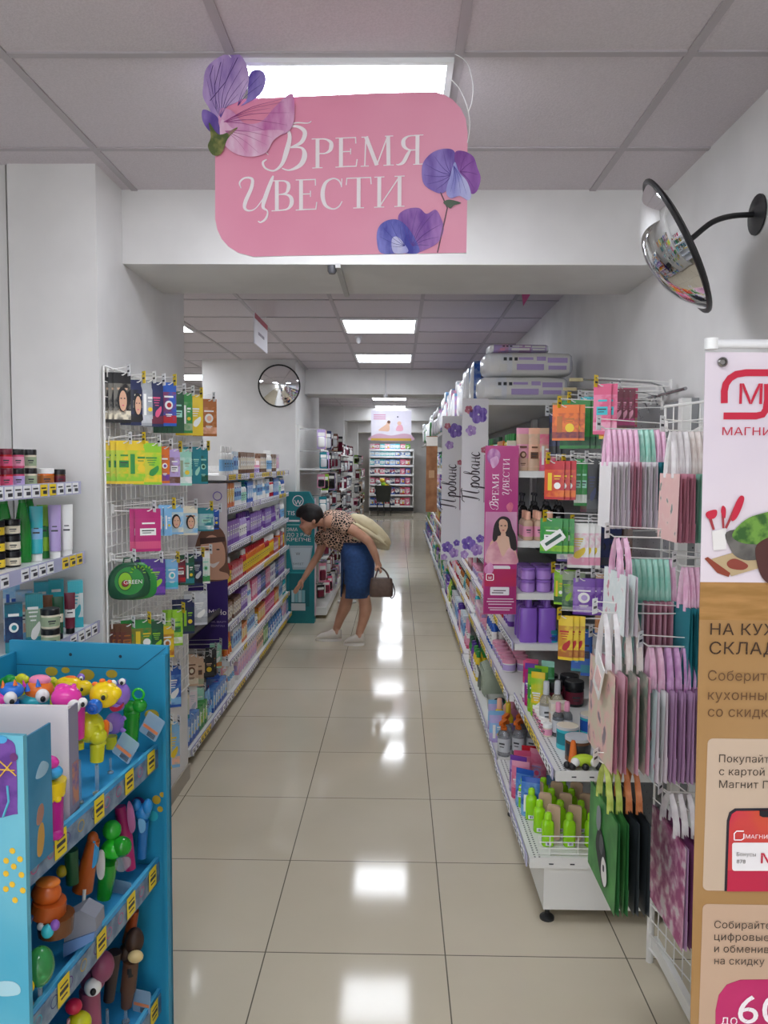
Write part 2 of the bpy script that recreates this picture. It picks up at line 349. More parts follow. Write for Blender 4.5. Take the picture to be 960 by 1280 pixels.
def gondola(Y0, Y1, side, xback, shelves, label, top, seed=1, plinth=True, group='shelving units', near_open=True, back=None, base_front=None):
    """shelves: [(z, front x)]; side=+1 stands on the right and faces -x, -1 on the left and faces +x"""
    yc = (Y0+Y1)/2; L = Y1-Y0; t = empty('shelving_unit', (xback, yc, 0), label, 'shelving unit', group)
    s = side; bm = back or perf
    MB().bb((-.012, -L/2, .05), (.012, L/2, top), bm).build('back_panel', t, smooth=False)
    for y in (-L/2+.02, L/2-.02): MB().bb((-s*.045, y-.015, .0), (-s*.012, y+.015, top), WHITE).build('upright', t, smooth=False)
    for i, (z, xf) in enumerate(shelves):
        d = xf-xback; xa = -s*.02
        mb = MB(); mb.bb((xa, -L/2+.004, z-.03), (d, L/2-.004, z), WHITE)
        if L < 1.2:                     # near unit: end plates with slots, row of holes along the front
            mb.bb((xa, -L/2+.001, z-.034), (d, -L/2+.004, z+.004), WHITE)
            for fx in (.72, .86): mb.bb((d*fx-.006, -L/2-.0005, z-.02), (d*fx+.01, -L/2+.002, z-.016), INK)
            for q in range(int(L/.016)): mb.bb((d+s*.018, -L/2+.012+q*.016, z), (d+s*.024, -L/2+.018+q*.016, z+.0006), INK); mb.bb((d+s*.034, -L/2+.012+q*.016, z), (d+s*.040, -L/2+.018+q*.016, z+.0006), INK)
        sh = mb.build('shelf', t, smooth=False)
        st = strip(L-.02, .042, seed=seed*17+i, yellow=.6 if (seed+i) % 3 == 0 else .15)
        link('price_strip', st.mesh('price_strip', False), sh, (d-s*.008, 0, z-.012), -PI/2*s)
    if plinth:
        bf = (base_front if base_front is not None else shelves[0][1])-xback+s*.055
        MB().bb((-s*.02, -L/2+.02, .05), (bf, L/2-.02, shelves[0][0]-.03), WHITE).build('plinth', t, smooth=False)
        for y in (-L/2+.05, L/2-.05):
            MB().lathe([(.026, 0), (.026, .008), (.018, .016), (.009, .02), (.009, .055)], M('#1d1e20', .4)).build('foot', t, (bf+s*.02, y, 0))
    return t
GX = 1.005
A_ = [(.245, .475), (.56, .560)]
B_ = [(.245, .485), (.545, .535), (.79, .555), (1.03, .56), (1.275, .56), (1.60, .56)]
gondola(2.66, 3.58, 1, GX, A_, 'near white shelving unit with two low shelves and hooks above', 1.86, 1, group=None, back=darkback)
gondola(3.60, 5.6, 1, GX, B_, 'white shelving unit on the right behind the pink standing board', 1.95, 2, group=None, back=darkback)
gondola(5.62, 8.6, 1, GX, [(.245, .50), (.545, .55), (.79, .565), (1.03, .565), (1.275, .565), (1.60, .565)], 'white shelving unit on the right opposite the bending woman', 1.95, 3, group=None, back=darkback)
gondola(8.62, 12.3, 1, GX, [(.245, .53), (.545, .57), (.79, .58), (1.03, .58), (1.275, .58), (1.60, .58)], 'third white shelving unit along the right wall', 1.95, 4, group=None, back=darkback)
gondola(12.32, 16.2, 1, GX, [(.245, .55), (.545, .59), (.79, .6), (1.03, .6), (1.275, .6), (1.60, .6)], 'farthest white shelving unit along the right wall', 1.95, 5, group=None, back=darkback)
# top board carrying the nappy packs
mb = MB().bb((.49, 4.3, 1.955), (1.0, 16.2, 1.985), WHITE); tb = mb.build('top_shelf', smooth=False); tag(tb, 'long white top shelf carrying packs above the right shelving', 'shelf')
LX = -1.5
LS = [(.125, -1.07), (.33, -1.09), (.56, -1.095), (.80, -1.10), (1.075, -1.10), (1.33, -1.10), (1.545, -1.10)]
gondola(4.98, 7.78, -1, LX, LS, 'left white shelving unit packed with cosmetics beside the purple poster', 1.6, 6, group=None)
gondola(3.95, 4.97, -1, LX, [(.125, -1.075)], 'left white unit with hooks between pillar and purple poster', 1.95, 7, group=None)
# ------------------------------------------------------------------ product kinds (front faces -y, base at z=0)
CN = dict(white='#efeeea', cream='#e6dcc4', beige='#cfae92', pink='#e59ab4', rose='#d4547c', magenta='#b5206e', red='#b81f2b', maroon='#6d1e33', orange='#dd6f22', amber='#b0672a', yellow='#e6c52c', lime='#8fc62e', green='#2f8a3e',
 darkgreen='#1f5136', mint='#9ed6c0', teal='#1f7f8c', turquoise='#38b6c4', skyblue='#7fb6e0', blue='#2558b4', navy='#1d2650', lilac='#b9a3d6', purple='#6f3fa0', violet='#4b2f86', brown='#6b4630', grey='#9b9ea3', silver='#c4c6ca', charcoal='#37383d', black='#151519', peach='#f0b79a', sage='#9cac8c')
def c(n, rough=.38): return M(CN[n], rough)
def mixc(a, b, t):
    x, y = CN.get(a, a), CN.get(b, b); return '#'+''.join('%02x' % round(int(x[i:i+2], 16)*(1-t)+int(y[i:i+2], 16)*t) for i in (1, 3, 5))
def ctp(a, b='white', q=0):
    """printed surface: blotches of the ground colour and of a second ink"""
    k = (sum(map(ord, a+b))+q) % 4
    return MN(CN[a], mixc(a, b, (.28, .45, .2, .6)[k]), (38, 26, 60, 18)[k], ('noise', 'noise', 'wave', 'noise')[k], .3, .44, .56, detail=5)
def motif(mb, kind, w, h, y, z, e, a, th=.001):
    """printed motif on a front that faces -y, centred at height z"""
    ink = c('charcoal'); E = c(e)
    def bar(x, zz, ww, hh, m, q=0): mb.box((x, y-.0004-.0006*q, zz), (ww, th, hh), m)
    if kind == 0: bar(0, z, w*.62, h*.22, E); bar(0, z+h*.04, w*.48, h*.035, ink, 1); bar(-w*.05, z-h*.03, w*.34, h*.022, ink, 1); bar(w*.02, z+h*.27, w*.5, h*.05, E)
    elif kind == 1:
        mb.prism(circ(0, z+h*.02, w*.27, 16, min(h*.2, w*.3)), (0, y-.0004, 0), (1, 0, 0), (0, 0, 1), th, E); mb.prism(circ(w*.02, z+h*.02, w*.15, 12, min(h*.11, w*.17)), (0, y-.001, 0), (1, 0, 0), (0, 0, 1), th, c(a)); bar(0, z+h*.28, w*.6, h*.055, E); bar(0, z-h*.27, w*.42, h*.03, E); bar(0, z-h*.32, w*.3, h*.02, E)
    elif kind == 2:
        for i in range(4): bar(-w*.08+w*.02*(i % 2), z+h*(.25-.075*i), w*(.62-.1*i), h*(.05 if i == 0 else .025), E)
        mb.prism(smooth2([(-w*.2, z-h*.3), (w*.05, z-h*.33), (w*.32, z-h*.15), (w*.3, z+h*.0), (w*.05, z-h*.08), (-w*.15, z-h*.16)], True, 3), (0, y-.0004, 0), (1, 0, 0), (0, 0, 1), th, E)
    else:
        bar(-w*.22, z, w*.2, h*.62, E); bar(w*.16, z+h*.2, w*.34, h*.06, E); bar(w*.14, z+h*.1, w*.26, h*.03, E); mb.prism(circ(w*.16, z-h*.14, w*.17, 12, w*.17), (0, y-.0004, 0), (1, 0, 0), (0, 0, 1), th, c('yellow' if e != 'yellow' else 'white'))
_MK = [0]
def nextmotif(): _MK[0] += 1; return (_MK[0]*7) % 4
def carton(w, d, h, a, b, e):
    """printed carton: bands of colour a / b / a and a panel e with print lines"""
    mb = MB(); zs = [0, h*.22, h*.74, h]; rs = [[(-w/2,-d/2,z),(w/2,-d/2,z),(w/2,d/2,z),(-w/2,d/2,z)] for z in zs]
    mb.rings(rs, [c(a), ctp(b, a), ctp(a, b)]); motif(mb, nextmotif(), w, h, -d/2, h*.5, e, a)
    for s_ in (0,):
        mb.box((-w/2-.0006, 0, h*.5), (.001, d*.6, h*.25), c(e)); mb.box((w/2+.0006, 0, h*.5), (.001, d*.6, h*.25), c(e))
    return [('carton', mb)]
def bottle(r, h, a, cap, lab, style='flip', sy=.62, p=2.6, clear=False):
    body = M(CN[a], .12, trans=.75) if clear else c(a, .25); l = c(lab); n = 14
    hb = h*(.80 if style in ('flip', 'disc') else .72)
    mb = MB(); prof = [(r*.9, 0), (r, h*.03), (r, hb*.18), (r*1.008, hb*.181), (r*1.008, hb*.68), (r, hb*.681), (r*.97, hb*.84), (r*.72, hb*.95), (r*.36, hb)]
    mats = [body, body, body, l, l, body, body, body, body]; rs = []
    t = MB(); t.lathe(prof, [body, body, body, l, body, body, body, body], n, sy=sy, p=p); mb = t
    mb.box((0, -r*sy*1.02, hb*.5), (r*.9, .0012, hb*.06), c('charcoal')); mb.box((0, -r*sy*1.02, hb*.38), (r*.7, .0012, hb*.03), c('charcoal'))
    k = MB(); cm = c(cap, .3)
    if style == 'flip': k.lathe([(r*.62, hb), (r*.62, h*.97), (r*.55, h)], cm, n, sy=max(sy, .75))
    elif style == 'disc': k.lathe([(r*.42, hb), (r*.42, h*.96), (r*.36, h)], cm, 12)
    elif style == 'pump':
        k.lathe([(r*.45, hb), (r*.45, hb+h*.07), (r*.16, hb+h*.09), (r*.16, h*.94), (r*.42, h*.94), (r*.42, h*.99), (r*.3, h)], cm, 12); k.tube([(0, 0, h*.965), (0, -r*.8, h*.965), (0, -r*1.05, h*.93)], r*.13, cm)
    elif style == 'trigger':
        k.lathe([(r*.5, hb), (r*.5, hb+h*.06), (r*.3, hb+h*.08), (r*.3, h*.9)], cm, 12); k.box((0, -r*.35, h*.93), (r*.7, r*1.9, h*.1), cm); k.tube([(0, -r*.7, h*.9), (0, -r*1.0, h*.83), (0, -r*.85, h*.76)], r*.14, cm); k.box((0, -r*1.5, h*.94), (r*.4, r*.4, h*.06), cm)
    elif style == 'spray': k.lathe([(r*.5, hb), (r*.5, hb+h*.05), (r*.46, h*.98), (r*.4, h)], cm, 12)
    return [('bottle', mb), ('cap', k)]
def aerosol(r, h, a, cap, lab):
    mb = MB().lathe([(r*.94, 0), (r, h*.02), (r, h*.2), (r*1.005, h*.201), (r*1.005, h*.62), (r, h*.621), (r, h*.74), (r*.8, h*.78)], [c(a,.25), c(a,.25), c(a,.25), c(lab,.25), c(lab,.25), c(a,.25), c('silver',.2)], 14)
    k = MB().lathe([(r*.88, h*.775), (r*.88, h*.95), (r*.7, h*.99), (r*.3, h)], c(cap, .3), 14); return [('can', mb), ('cap', k)]
def tube_(w, h, a, cap, lab):
    """cosmetic tube standing on its cap"""
    hc = h*.14; rs = []; cc = []
    for t, z in ((0, hc), (.1, hc+.001), (.3, h*.4), (.55, h*.6), (.8, h*.85), (1, h)):
        d = w*.36*(1-t)+.0015; ww = w*(.86+.14*t); rs.append([(ww/2*math.copysign(abs(math.cos(q))**.8, math.cos(q)), d*math.copysign(abs(math.sin(q))**.8, math.sin(q)), z) for q in [2*PI*(j+.5)/14 for j in range(14)]])
    mb = MB().rings(rs, [c(a,.3), c(a,.3), c(lab,.3), c(a,.3), c(a,.3)]); mb.box((0, -w*.22, h*.52), (w*.5, .002, h*.03), c('charcoal')); mb.box((0, -w*.2, h*.6), (w*.36, .002, h*.02), c('charcoal'))
    k = MB().lathe([(w*.40, 0), (w*.40, hc*.9), (w*.36, hc)], c(cap,.3), 14, sy=.85); return [('tube', mb), ('cap', k)]
def jar(r, h, a, lid, lab):
    hl = h*.30; mb = MB().lathe([(r*.92, 0), (r, h*.05), (r, h*.12), (r*1.004, h*.121), (r*1.004, h*.6), (r, h*.601), (r*.96, h-hl)], [c(a,.25), c(a,.25), c(lab), c(lab), c(a,.25), c(a,.25)], 18)
    mb.box((0, -r*1.003, h*.4), (r*.8, .0015, h*.07), c('charcoal')); mb.box((0, -r*1.003, h*.28), (r*.6, .0015, h*.04), c('charcoal'))
    k = MB().lathe([(r*1.03, h-hl), (r*1.03, h*.97), (r*.97, h)], c(lid,.3), 18); return [('jar', mb), ('lid', k)]
def pouch(w, h, d, a, b, e):
    """standing pouch with crimped top"""
    def ring(z, ww, dd): return [(ww/2*math.copysign(abs(math.cos(q))**.7, math.cos(q)), dd/2*math.sin(q), z) for q in [2*PI*(j+.5)/12 for j in range(12)]]
    mb = MB().rings([ring(0, w*.96, d*.9), ring(h*.08, w, d), ring(h*.3, w, d*.95), ring(h*.62, w, d*.7), ring(h*.86, w, .006), ring(h, w, .003)], [c(a,.25), ctp(a, b), ctp(b, a), ctp(a, b), c(b,.25)])
    motif(mb, nextmotif(), w*.9, h*.7, -d*.49, h*.36, e, a, .003); return [('pouch', mb)]
def sachet(w, h, a, b, e, d=.0046, hole=True):
    """flat pack that hangs: top at z=0"""
    mb = MB(); q = h
    def ring(z, dd): return [(-w/2, -.0008, z), (-w*.3, -dd, z), (w*.3, -dd, z), (w/2, -.0008, z), (w/2, .0008, z), (w*.3, dd, z), (-w*.3, dd, z), (-w/2, .0008, z)]
    mb.rings([ring(.012, .0008), ring(-q*.06, .001), ring(-q*.16, d/2), ring(-q*.36, d/2), ring(-q*.74, d/2), ring(-q*.93, .001), ring(-q, .0008)], [c(a,.28), c(a,.28), ctp(a, b), ctp(a, b), ctp(b, a), c(a,.28)])
    motif(mb, nextmotif(), w, q*.8, -d/2, -q*.5, e, b)
    return [('sachet', mb)]
def blister(w, h, a, b, e):
    """card that hangs with a clear bubble: top at z=0"""
    mb = MB(); mb.prism(rrect(-w/2, -h, w/2, .012, .008), (0, 0, 0), (1, 0, 0), (0, 0, 1), .0018, c(a)); mb.prism(rrect(-w*.4, -h*.3, w*.4, -h*.1, .004), (0, -.0006, 0), (1, 0, 0), (0, 0, 1), .0008, c(e))
    k = MB(); k.rings([[(x*sx, -.001-yy, -h*.62+z*sz) for x, z in rrect(-.5, -.5, .5, .5, .18, 3)] for sx, sz, yy in ((w*.8, h*.58, 0), (w*.74, h*.54, .012), (w*.6, h*.44, .018))], c(b, .2)); return [('card', mb), ('bubble', k)]
FILM = MN('#f6f5f3', '#e4e8f0', 7, 'noise', .2, .35, .65, bump=.35)
def nappy(w, d, h, a, b, e):
    """soft plastic bale"""
    def ring(x, s): return [(x, d/2*s*math.copysign(abs(math.cos(q))**.55, math.cos(q)), h/2+h/2*s*math.copysign(abs(math.sin(q))**.55, math.sin(q))) for q in [2*PI*(j+.5)/16 for j in range(16)]]
    xs = [(-.5,.55),(-.48,.8),(-.44,.95),(-.2,1.0),(-.02,.985),(.18,1.0),(.44,.95),(.48,.8),(.5,.55)]
    mb = MB().rings([ring(w*x, s) for x, s in xs], [FILM, FILM, ctp(a, b) if a != 'white' else ctp('white', b) if b != 'white' else FILM, M(mixc(a, 'white', .35),.22), M(mixc(a, b, .3),.22), M(mixc(a, 'white', .3),.22), FILM, FILM])
    for i, x in enumerate((-.28, -.22, -.16)): mb.box((w*x, -d/2-.001, h*.66), (w*.035, .002, h*.13), c('charcoal'))
    for x, z, ww, hh, k in ((-.05,.68,.16,.1,e),(.12,.68,.1,.16,e),(.3,.62,.22,.2,e),(.0,.34,.3,.24,e),(.3,.32,.2,.16,e),(-.3,.3,.08,.3,b)): mb.box((w*x, -d/2-.0005, h*z), (w*ww, .002, h*hh), c(k))
    return [('bale', mb)]
_MESH = {}
def put(kind, parts, loc, rz, base, place, cat, group, far=False, key=None, tid=None, lab=None):
    """place one product: first part is the thing, the rest are its children"""
    tid = tid or id(parts); k = (tid, far)
    if k not in _MESH:
        if far and len(parts) > 1:
            m = MB()
            for _, p in parts: m.merge(p)
            _MESH[k] = [(kind, m.mesh(kind))]
        else: _MESH[k] = [(n if i else kind, p.mesh(n if i else kind)) for i, (n, p) in enumerate(parts)]
    o = link(kind, _MESH[k][0][1], None, loc, rz)
    for n, me in _MESH[k][1:]: link(n, me, o)
    if lab: tag(o, lab, cat, group)
    else: later(o, base, place, cat, group, key)
    return o
# catalogue: key -> (kind name, label words, category, parts, width)
CAT = {}
def stock(key, kind, words, cat, parts, w): CAT[key] = (kind, words, cat, parts, w)
for a, b, e in (('white','pink','lilac'),('brown','cream','white'),('blue','skyblue','white'),('purple','lilac','white'),('teal','mint','white'),('red','white','pink'),('green','lime','white'),('white','skyblue','blue'),('rose','pink','white'),('navy','blue','silver'),('orange','yellow','white'),('silver','white','purple'),('maroon','rose','white'),('cream','peach','brown')):
    for i, (w, d, h) in enumerate(((.055,.05,.13),(.07,.045,.16))): stock(f'carton_{a}_{b}_{i}', 'tall_carton' if i else 'carton', f'{a} and {b} {"tall" if i else "small"} carton', 'box', carton(w, d, h, a, b, e), w)
for a, cp, l, st in (('white','white','skyblue','flip'),('purple','violet','lilac','flip'),('pink','white','white','pump'),('blue','white','white','flip'),('lilac','purple','white','disc'),('green','darkgreen','cream','flip'),('amber','black','cream','pump'),('white','teal','mint','pump'),('turquoise','white','white','flip'),('beige','brown','white','disc'),('rose','white','pink','flip'),('navy','silver','skyblue','flip'),('black','black','silver','pump'),('yellow','green','white','flip'),('orange','red','yellow','flip'),('red','white','yellow','disc')):
    stock(f'bottle_{a}_{cp}', 'bottle', f'{a} bottle with {cp} cap', 'bottle', bottle(.032, .19, a, cp, l, st), .066)
for a, cp, l in (('purple','violet','lilac'),('blue','white','silver'),('white','rose','pink'),('red','black','white'),('green','white','lime'),('charcoal','black','grey'),('orange','white','yellow'),('skyblue','blue','white')): stock(f'can_{a}', 'aerosol_can', f'{a} aerosol can', 'can', aerosol(.026, .19, a, cp, l), .054)
for a, cp, l in (('purple','silver','lilac'),('white','white','skyblue'),('pink','rose','white'),('maroon','maroon','rose'),('teal','white','mint'),('orange','white','yellow'),('skyblue','white','blue')): stock(f'tube_{a}', 'cosmetic_tube', f'{a} cosmetic tube', 'tube', tube_(.05, .16, a, cp, l), .054)
for a, cp, l in (('white','pink','lilac'),('purple','violet','lilac'),('cream','black','sage'),('maroon','black','pink'),('brown','black','amber'),('turquoise','white','white')): stock(f'jar_{a}', 'cream_jar', f'{a} jar with {cp} lid', 'jar', jar(.036, .065, a, cp, l), .076)
for a, b, e in (('rose','pink','white'),('skyblue','blue','white'),('lilac','purple','white'),('green','lime','yellow'),('red','orange','yellow'),('white','turquoise','blue'),('yellow','lime','white'),('blue','white','red')): stock(f'pouch_{a}', 'pouch', f'{a} and {b} standing pouch', 'pouch', pouch(.11, .16, .055, a, b, e), .115)
def fill(side, place, z, xf, y0, y1, keys, rnd, gap=.006, rows=1, big=1., group=None, runs=(2, 5), maxh=.2, skip=.06):
    """stock a shelf from y0 to y1 with runs of one product facing the aisle"""
    y = y0; rz = -PI/2*side
    while y < y1:
        k = rnd.choice(keys); kind, wd, cat, parts, w = CAT[k]; w *= big; n = rnd.randint(*runs)
        if rnd.random() < skip: y += w
        for q in range(n):
            if y+w > y1: y = y1+1; break
            hgt = parts[0][1]
            for r in range(rows):
                dd = max(v[1] for v in parts[0][1].v)-min(v[1] for v in parts[0][1].v)
                x = xf+side*(.022+dd*big*(.5+r*1.04))
                o = put(kind, parts, (x, y+w/2, z+.0008), rz+rnd.uniform(-.05, .05), wd, place, cat, group or f'{cat} stock {place}', far=(y > 4.6), tid=k)
                hh = max(v[2] for v in sum((p_.v for _, p_ in parts), [])); o.scale = (big, big, min(big, maxh/hh))
            y += w+gap
        y += gap
rf = random.Random(5)
# left cosmetics unit (y 4.98 .. 7.78)
LP = ['on the bottom left shelf', 'on the second left shelf up', 'on the third left shelf up', 'on the fourth left shelf up', 'on the fifth left shelf up', 'on the sixth left shelf up', 'on the top left shelf']
LK = [['carton_green_lime_1','carton_white_pink_1','carton_blue_skyblue_0','pouch_skyblue','tube_white','carton_cream_peach_1'],
      ['carton_teal_mint_1','tube_orange','carton_orange_yellow_0','bottle_turquoise_white','jar_turquoise','carton_white_skyblue_1','bottle_rose_white'],
      ['carton_navy_blue_1','carton_silver_white_1','tube_white','carton_purple_lilac_1','carton_rose_pink_1','carton_brown_cream_0'],
      ['carton_red_white_0','bottle_red_white','tube_pink','can_orange','carton_blue_skyblue_0','bottle_orange_red','carton_maroon_rose_1'],
      ['carton_maroon_rose_1','bottle_white_white','can_purple','tube_purple','carton_purple_lilac_1','bottle_lilac_purple','carton_silver_white_1'],
      ['bottle_blue_white','bottle_navy_silver','carton_white_skyblue_1','can_red','carton_orange_yellow_1','tube_white','carton_blue_skyblue_1','bottle_white_teal'],
      ['carton_brown_cream_1','carton_white_pink_1','carton_white_skyblue_1','bottle_white_white','carton_cream_peach_1','jar_white','carton_maroon_rose_0']]
for i, (z, xf) in enumerate(LS): fill(-1, LP[i], z, xf, 5.02, 7.74 if i < 6 else 7.35, LK[i], rf, rows=2 if i < 3 else 1, runs=(2, 4), big=1.0, maxh=min((LS[i+1][0] if i < 6 else 2)-z-.045, .2))
# right units behind the pink board
RP = ['on the base shelf right of the aisle', 'on the second shelf right of the aisle', 'on the third shelf right of the aisle', 'on the fourth shelf right of the aisle', 'on the fifth shelf right of the aisle', 'on the sixth shelf right of the aisle']
RK = [['pouch_lilac','bottle_green_darkgreen','pouch_white','carton_white_skyblue_1','bottle_purple_violet','pouch_yellow','bottle_yellow_green','carton_silver_white_1'],
      ['bottle_blue_white','pouch_rose','jar_white','bottle_turquoise_white','carton_green_lime_1','can_red','tube_teal','carton_white_pink_0'],
      ['bottle_white_teal','bottle_purple_violet','jar_white','tube_pink','carton_rose_pink_0','can_purple','bottle_red_white'],
      ['jar_purple','bottle_lilac_purple','tube_purple','carton_green_lime_0','bottle_white_white','can_skyblue','bottle_amber_black'],
      ['bottle_beige_brown','can_purple','bottle_pink_white','tube_pink','carton_maroon_rose_1','carton_blue_skyblue_1'],
      ['can_purple','bottle_yellow_green','bottle_pink_white','carton_purple_lilac_1','bottle_green_darkgreen','can_red','carton_orange_yellow_1']]
for i, (z, xf) in enumerate(B_):
    fill(1, RP[i], z, xf, (4.88 if i == 0 else 4.0) if i < 2 else (3.98 if i < 5 else 4.05), 5.56, RK[i], rf, rows=2 if i < 3 else 1, runs=(2, 4))
XO = [.50,.55,.565,.565,.565,.565]
for i, xf in enumerate(XO): fill(1, RP[i].replace('right of the aisle', 'opposite the woman'), B_[i][0], xf, 5.68, 8.55, RK[i]+RK[(i+2) % 6], rf, big=1.25 if i < 2 else 1.1, runs=(2, 4), gap=.012)
for i, xf in enumerate([.53,.57,.58,.58,.58,.58]): fill(1, RP[i].replace('on the', 'on').replace('right of the aisle', 'of third right unit'), B_[i][0], xf, 8.68, 12.25, RK[(i+1) % 6]+RK[(i+3) % 6], rf, big=1.45, runs=(1, 3), gap=.03)
for i, xf in enumerate([.55,.59,.6,.6,.6,.6]): fill(1, RP[i].replace('on the', 'on').replace('right of the aisle', 'of farthest right unit'), B_[i][0], xf, 12.4, 16.1, RK[(i+2) % 6]+RK[(i+4) % 6], rf, big=1.6, runs=(1, 3), gap=.06)
# nappy packs on the top shelf
TP = 'on the right top shelf'
NB = {}
def bale(key, w, d, h, a, b, e, loc, rz, lab=None, base=None):
    if key not in NB: NB[key] = nappy(w, d, h, a, b, e)
    return put('nappy_pack', NB[key], loc, rz, base or f'{a} and {b} plastic pack', TP, 'pack', 'packs on the top shelf', lab=lab, tid='bale'+key)
bale('big', .50, .27, .135, 'white', 'white', 'lilac', (.70, 4.47, 1.9855), 0, 'white nappy pack lying on the top shelf, lower one of two')
bale('big', .50, .27, .135, 'white', 'white', 'lilac', (.725, 4.48, 2.122), .03, 'white nappy pack lying on top of another at the shelf end')
bale('thin', .34, .2, .05, 'lilac', 'pink', 'white', (.68, 4.52, 2.2585), .05, 'thin lilac pack lying on the topmost nappy pack')
rt = random.Random(9)
ycur = 4.75
for i in range(40):
    a, b, e = rt.choice([('skyblue','blue','rose'),('skyblue','white','blue'),('lilac','pink','rose'),('blue','white','red'),('pink','skyblue','lilac'),('lilac','skyblue','purple'),('white','blue','red')]) if i < 22 else rt.choice([('green','white','lime'),('yellow','lime','white'),('lime','white','green'),('teal','white','skyblue'),('mint','green','lime'),('skyblue','white','pink')])
    h = rt.choice((.2, .24, .28)) if i < 14 else rt.choice((.16, .2, .24)); d = rt.choice((.14, .16, .2)) if ycur < 8 else .26
    bale(f'{a}{b}{h}{d}', .30, d, h, a, b, e, (.60+rt.uniform(-.02, .03), ycur+d/2, 1.986), rt.uniform(-.07, .07))
    if h < .25 and rt.random() < .8: bale(f'{b}{a}.1{d}', .26, d*.9, .1, b, a, e, (.60+rt.uniform(-.03, .04), ycur+d/2, 1.987+h), rt.uniform(-.14, .14))
    ycur += d+.02
    if ycur > 15.8: break
# ------------------------------------------------------------------ things standing at the near end of the right unit
def one(kind, label, cat, parts, loc, rz=0., group=None): return put(kind, parts, loc, rz, '', '', cat, group, lab=label, tid=None)
NS = 'on the near base shelf'
gb = bottle(.018, .125, 'lime', 'lime', 'lime', 'disc', 1., 2.2)
gb = [('bottle', gb[0][1]), ('cap', MB().lathe([(.009, .098), (.016, .104), (.018, .112), (.012, .122), (.004, .126)], M('#9fe01c', .25), 14))]
gb[0] = ('bottle', MB().lathe([(.019, 0), (.022, .004), (.022, .078), (.020, .088), (.013, .096), (.010, .100)], M('#9adf16', .15), 16, p=3.4, sy=.72))
gb[1] = ('cap', MB().lathe([(.0135, .099), (.0135, .114), (.011, .121), (.004, .124)], M('#a4e625', .25), 14))
gb.append(('label', MB().box((0, -.0164, .013), (.02, .001, .014), TAGW).box((-.004, -.017, .013), (.002, .0006, .009), INK).box((0, -.017, .013), (.003, .0006, .009), INK).box((.005, -.017, .013), (.002, .0006, .009), INK)))
RW = ['front', 'second', 'third', 'fourth']; CL = ['first', 'second', 'third', 'fourth']
for r in range(4):
    for q in range(3):
        put('soap_bottle', gb, (.545+q*.078-r*.012+.012, 2.76+r*.105, .246), .1*(q-r), '', '', 'bottle', 'lime green bottles', tid='limebottle', lab=f'lime green bottle behind the wire fence, {CL[q]} from the aisle in the {RW[r]} row')
bk = blister(.05, .15, 'cream', 'beige', 'white')
for r in range(3):
    for q in range(3): put('soap_card', [('card', MB().prism(rrect(-.024, 0, .024, .13, .01), (0, 0, 0), (1, 0, 0), (0, 0, 1), .012, c('beige')))], (.585+q*.078-r*.012, 2.80+r*.105, .246), -.3, 'beige card pack between the lime green bottles', NS, 'pack', 'beige card packs', tid='soapcard')
# wire fence at the shelf end
f = MB()
for z in (.252, .272, .294, .316): f.tube([(.51, 2.685, z), (.80, 2.685, z)], .0018, WIRE)
for x in (.51, .55, .65, .75, .80): f.tube([(x, 2.685, .246), (x, 2.685, .316)], .0018, WIRE)
tag(f.build('wire_fence'), 'low white wire fence in front of the lime green bottles', 'divider')
tri = {}
for i, (a, b, e, px, py, Y) in enumerate((('lilac','purple','white',640,995,3.02),('rose','pink','white',648,1003,2.96),('pink','rose','white',652,985,3.08),('skyblue','blue','white',655,1015,2.88),('skyblue','blue','white',662,1030,2.80),('rose','red','white',662,960,3.14),('rose','pink','lilac',672,975,3.1),('skyblue','lilac','white',682,990,3.12),('lilac','skyblue','white',692,985,3.14),('skyblue','blue','white',708,985,3.16),('maroon','rose','white',680,960,3.25))):
    Y += .2; p = at(px, py+16, Y)
    put('doy_pouch', pouch(.075, .155, .045, a, b, e), (max(p.x, .52), Y, .246), -.5+.15*(i % 3), f'{a} and {b} spouted pouch', 'beside the lime green bottles', 'pouch', 'spouted pouches')
for i, (x, y) in enumerate(((.515,3.63),(.585,3.64),(.655,3.64),(.54,3.72),(.61,3.73))):
    put('spray_bottle', bottle(.03, .175, 'silver', 'orange', 'silver', 'trigger', .8, 2.2, True), (x, y, .246), -.5, 'clear spray bottle with orange trigger', NS, 'bottle', 'clear spray bottles', tid='sprayb')
for i, (x, y, a, cp) in enumerate(((.505,3.82,'peach','pink'),(.565,3.84,'yellow','yellow'),(.625,3.83,'purple','pink'),(.69,3.83,'violet','yellow'),(.53,3.91,'yellow','peach'),(.60,3.92,'pink','pink'),(.665,3.92,'purple','peach'),(.52,4.0,'beige','pink'),(.59,4.01,'peach','yellow'))):
    put('shower_bottle', bottle(.027, .19, a, cp, 'lilac', 'spray', .9), (x, y, .246), 0, f'{a} shower bottle with {cp} cap', NS, 'bottle', 'shower bottles')
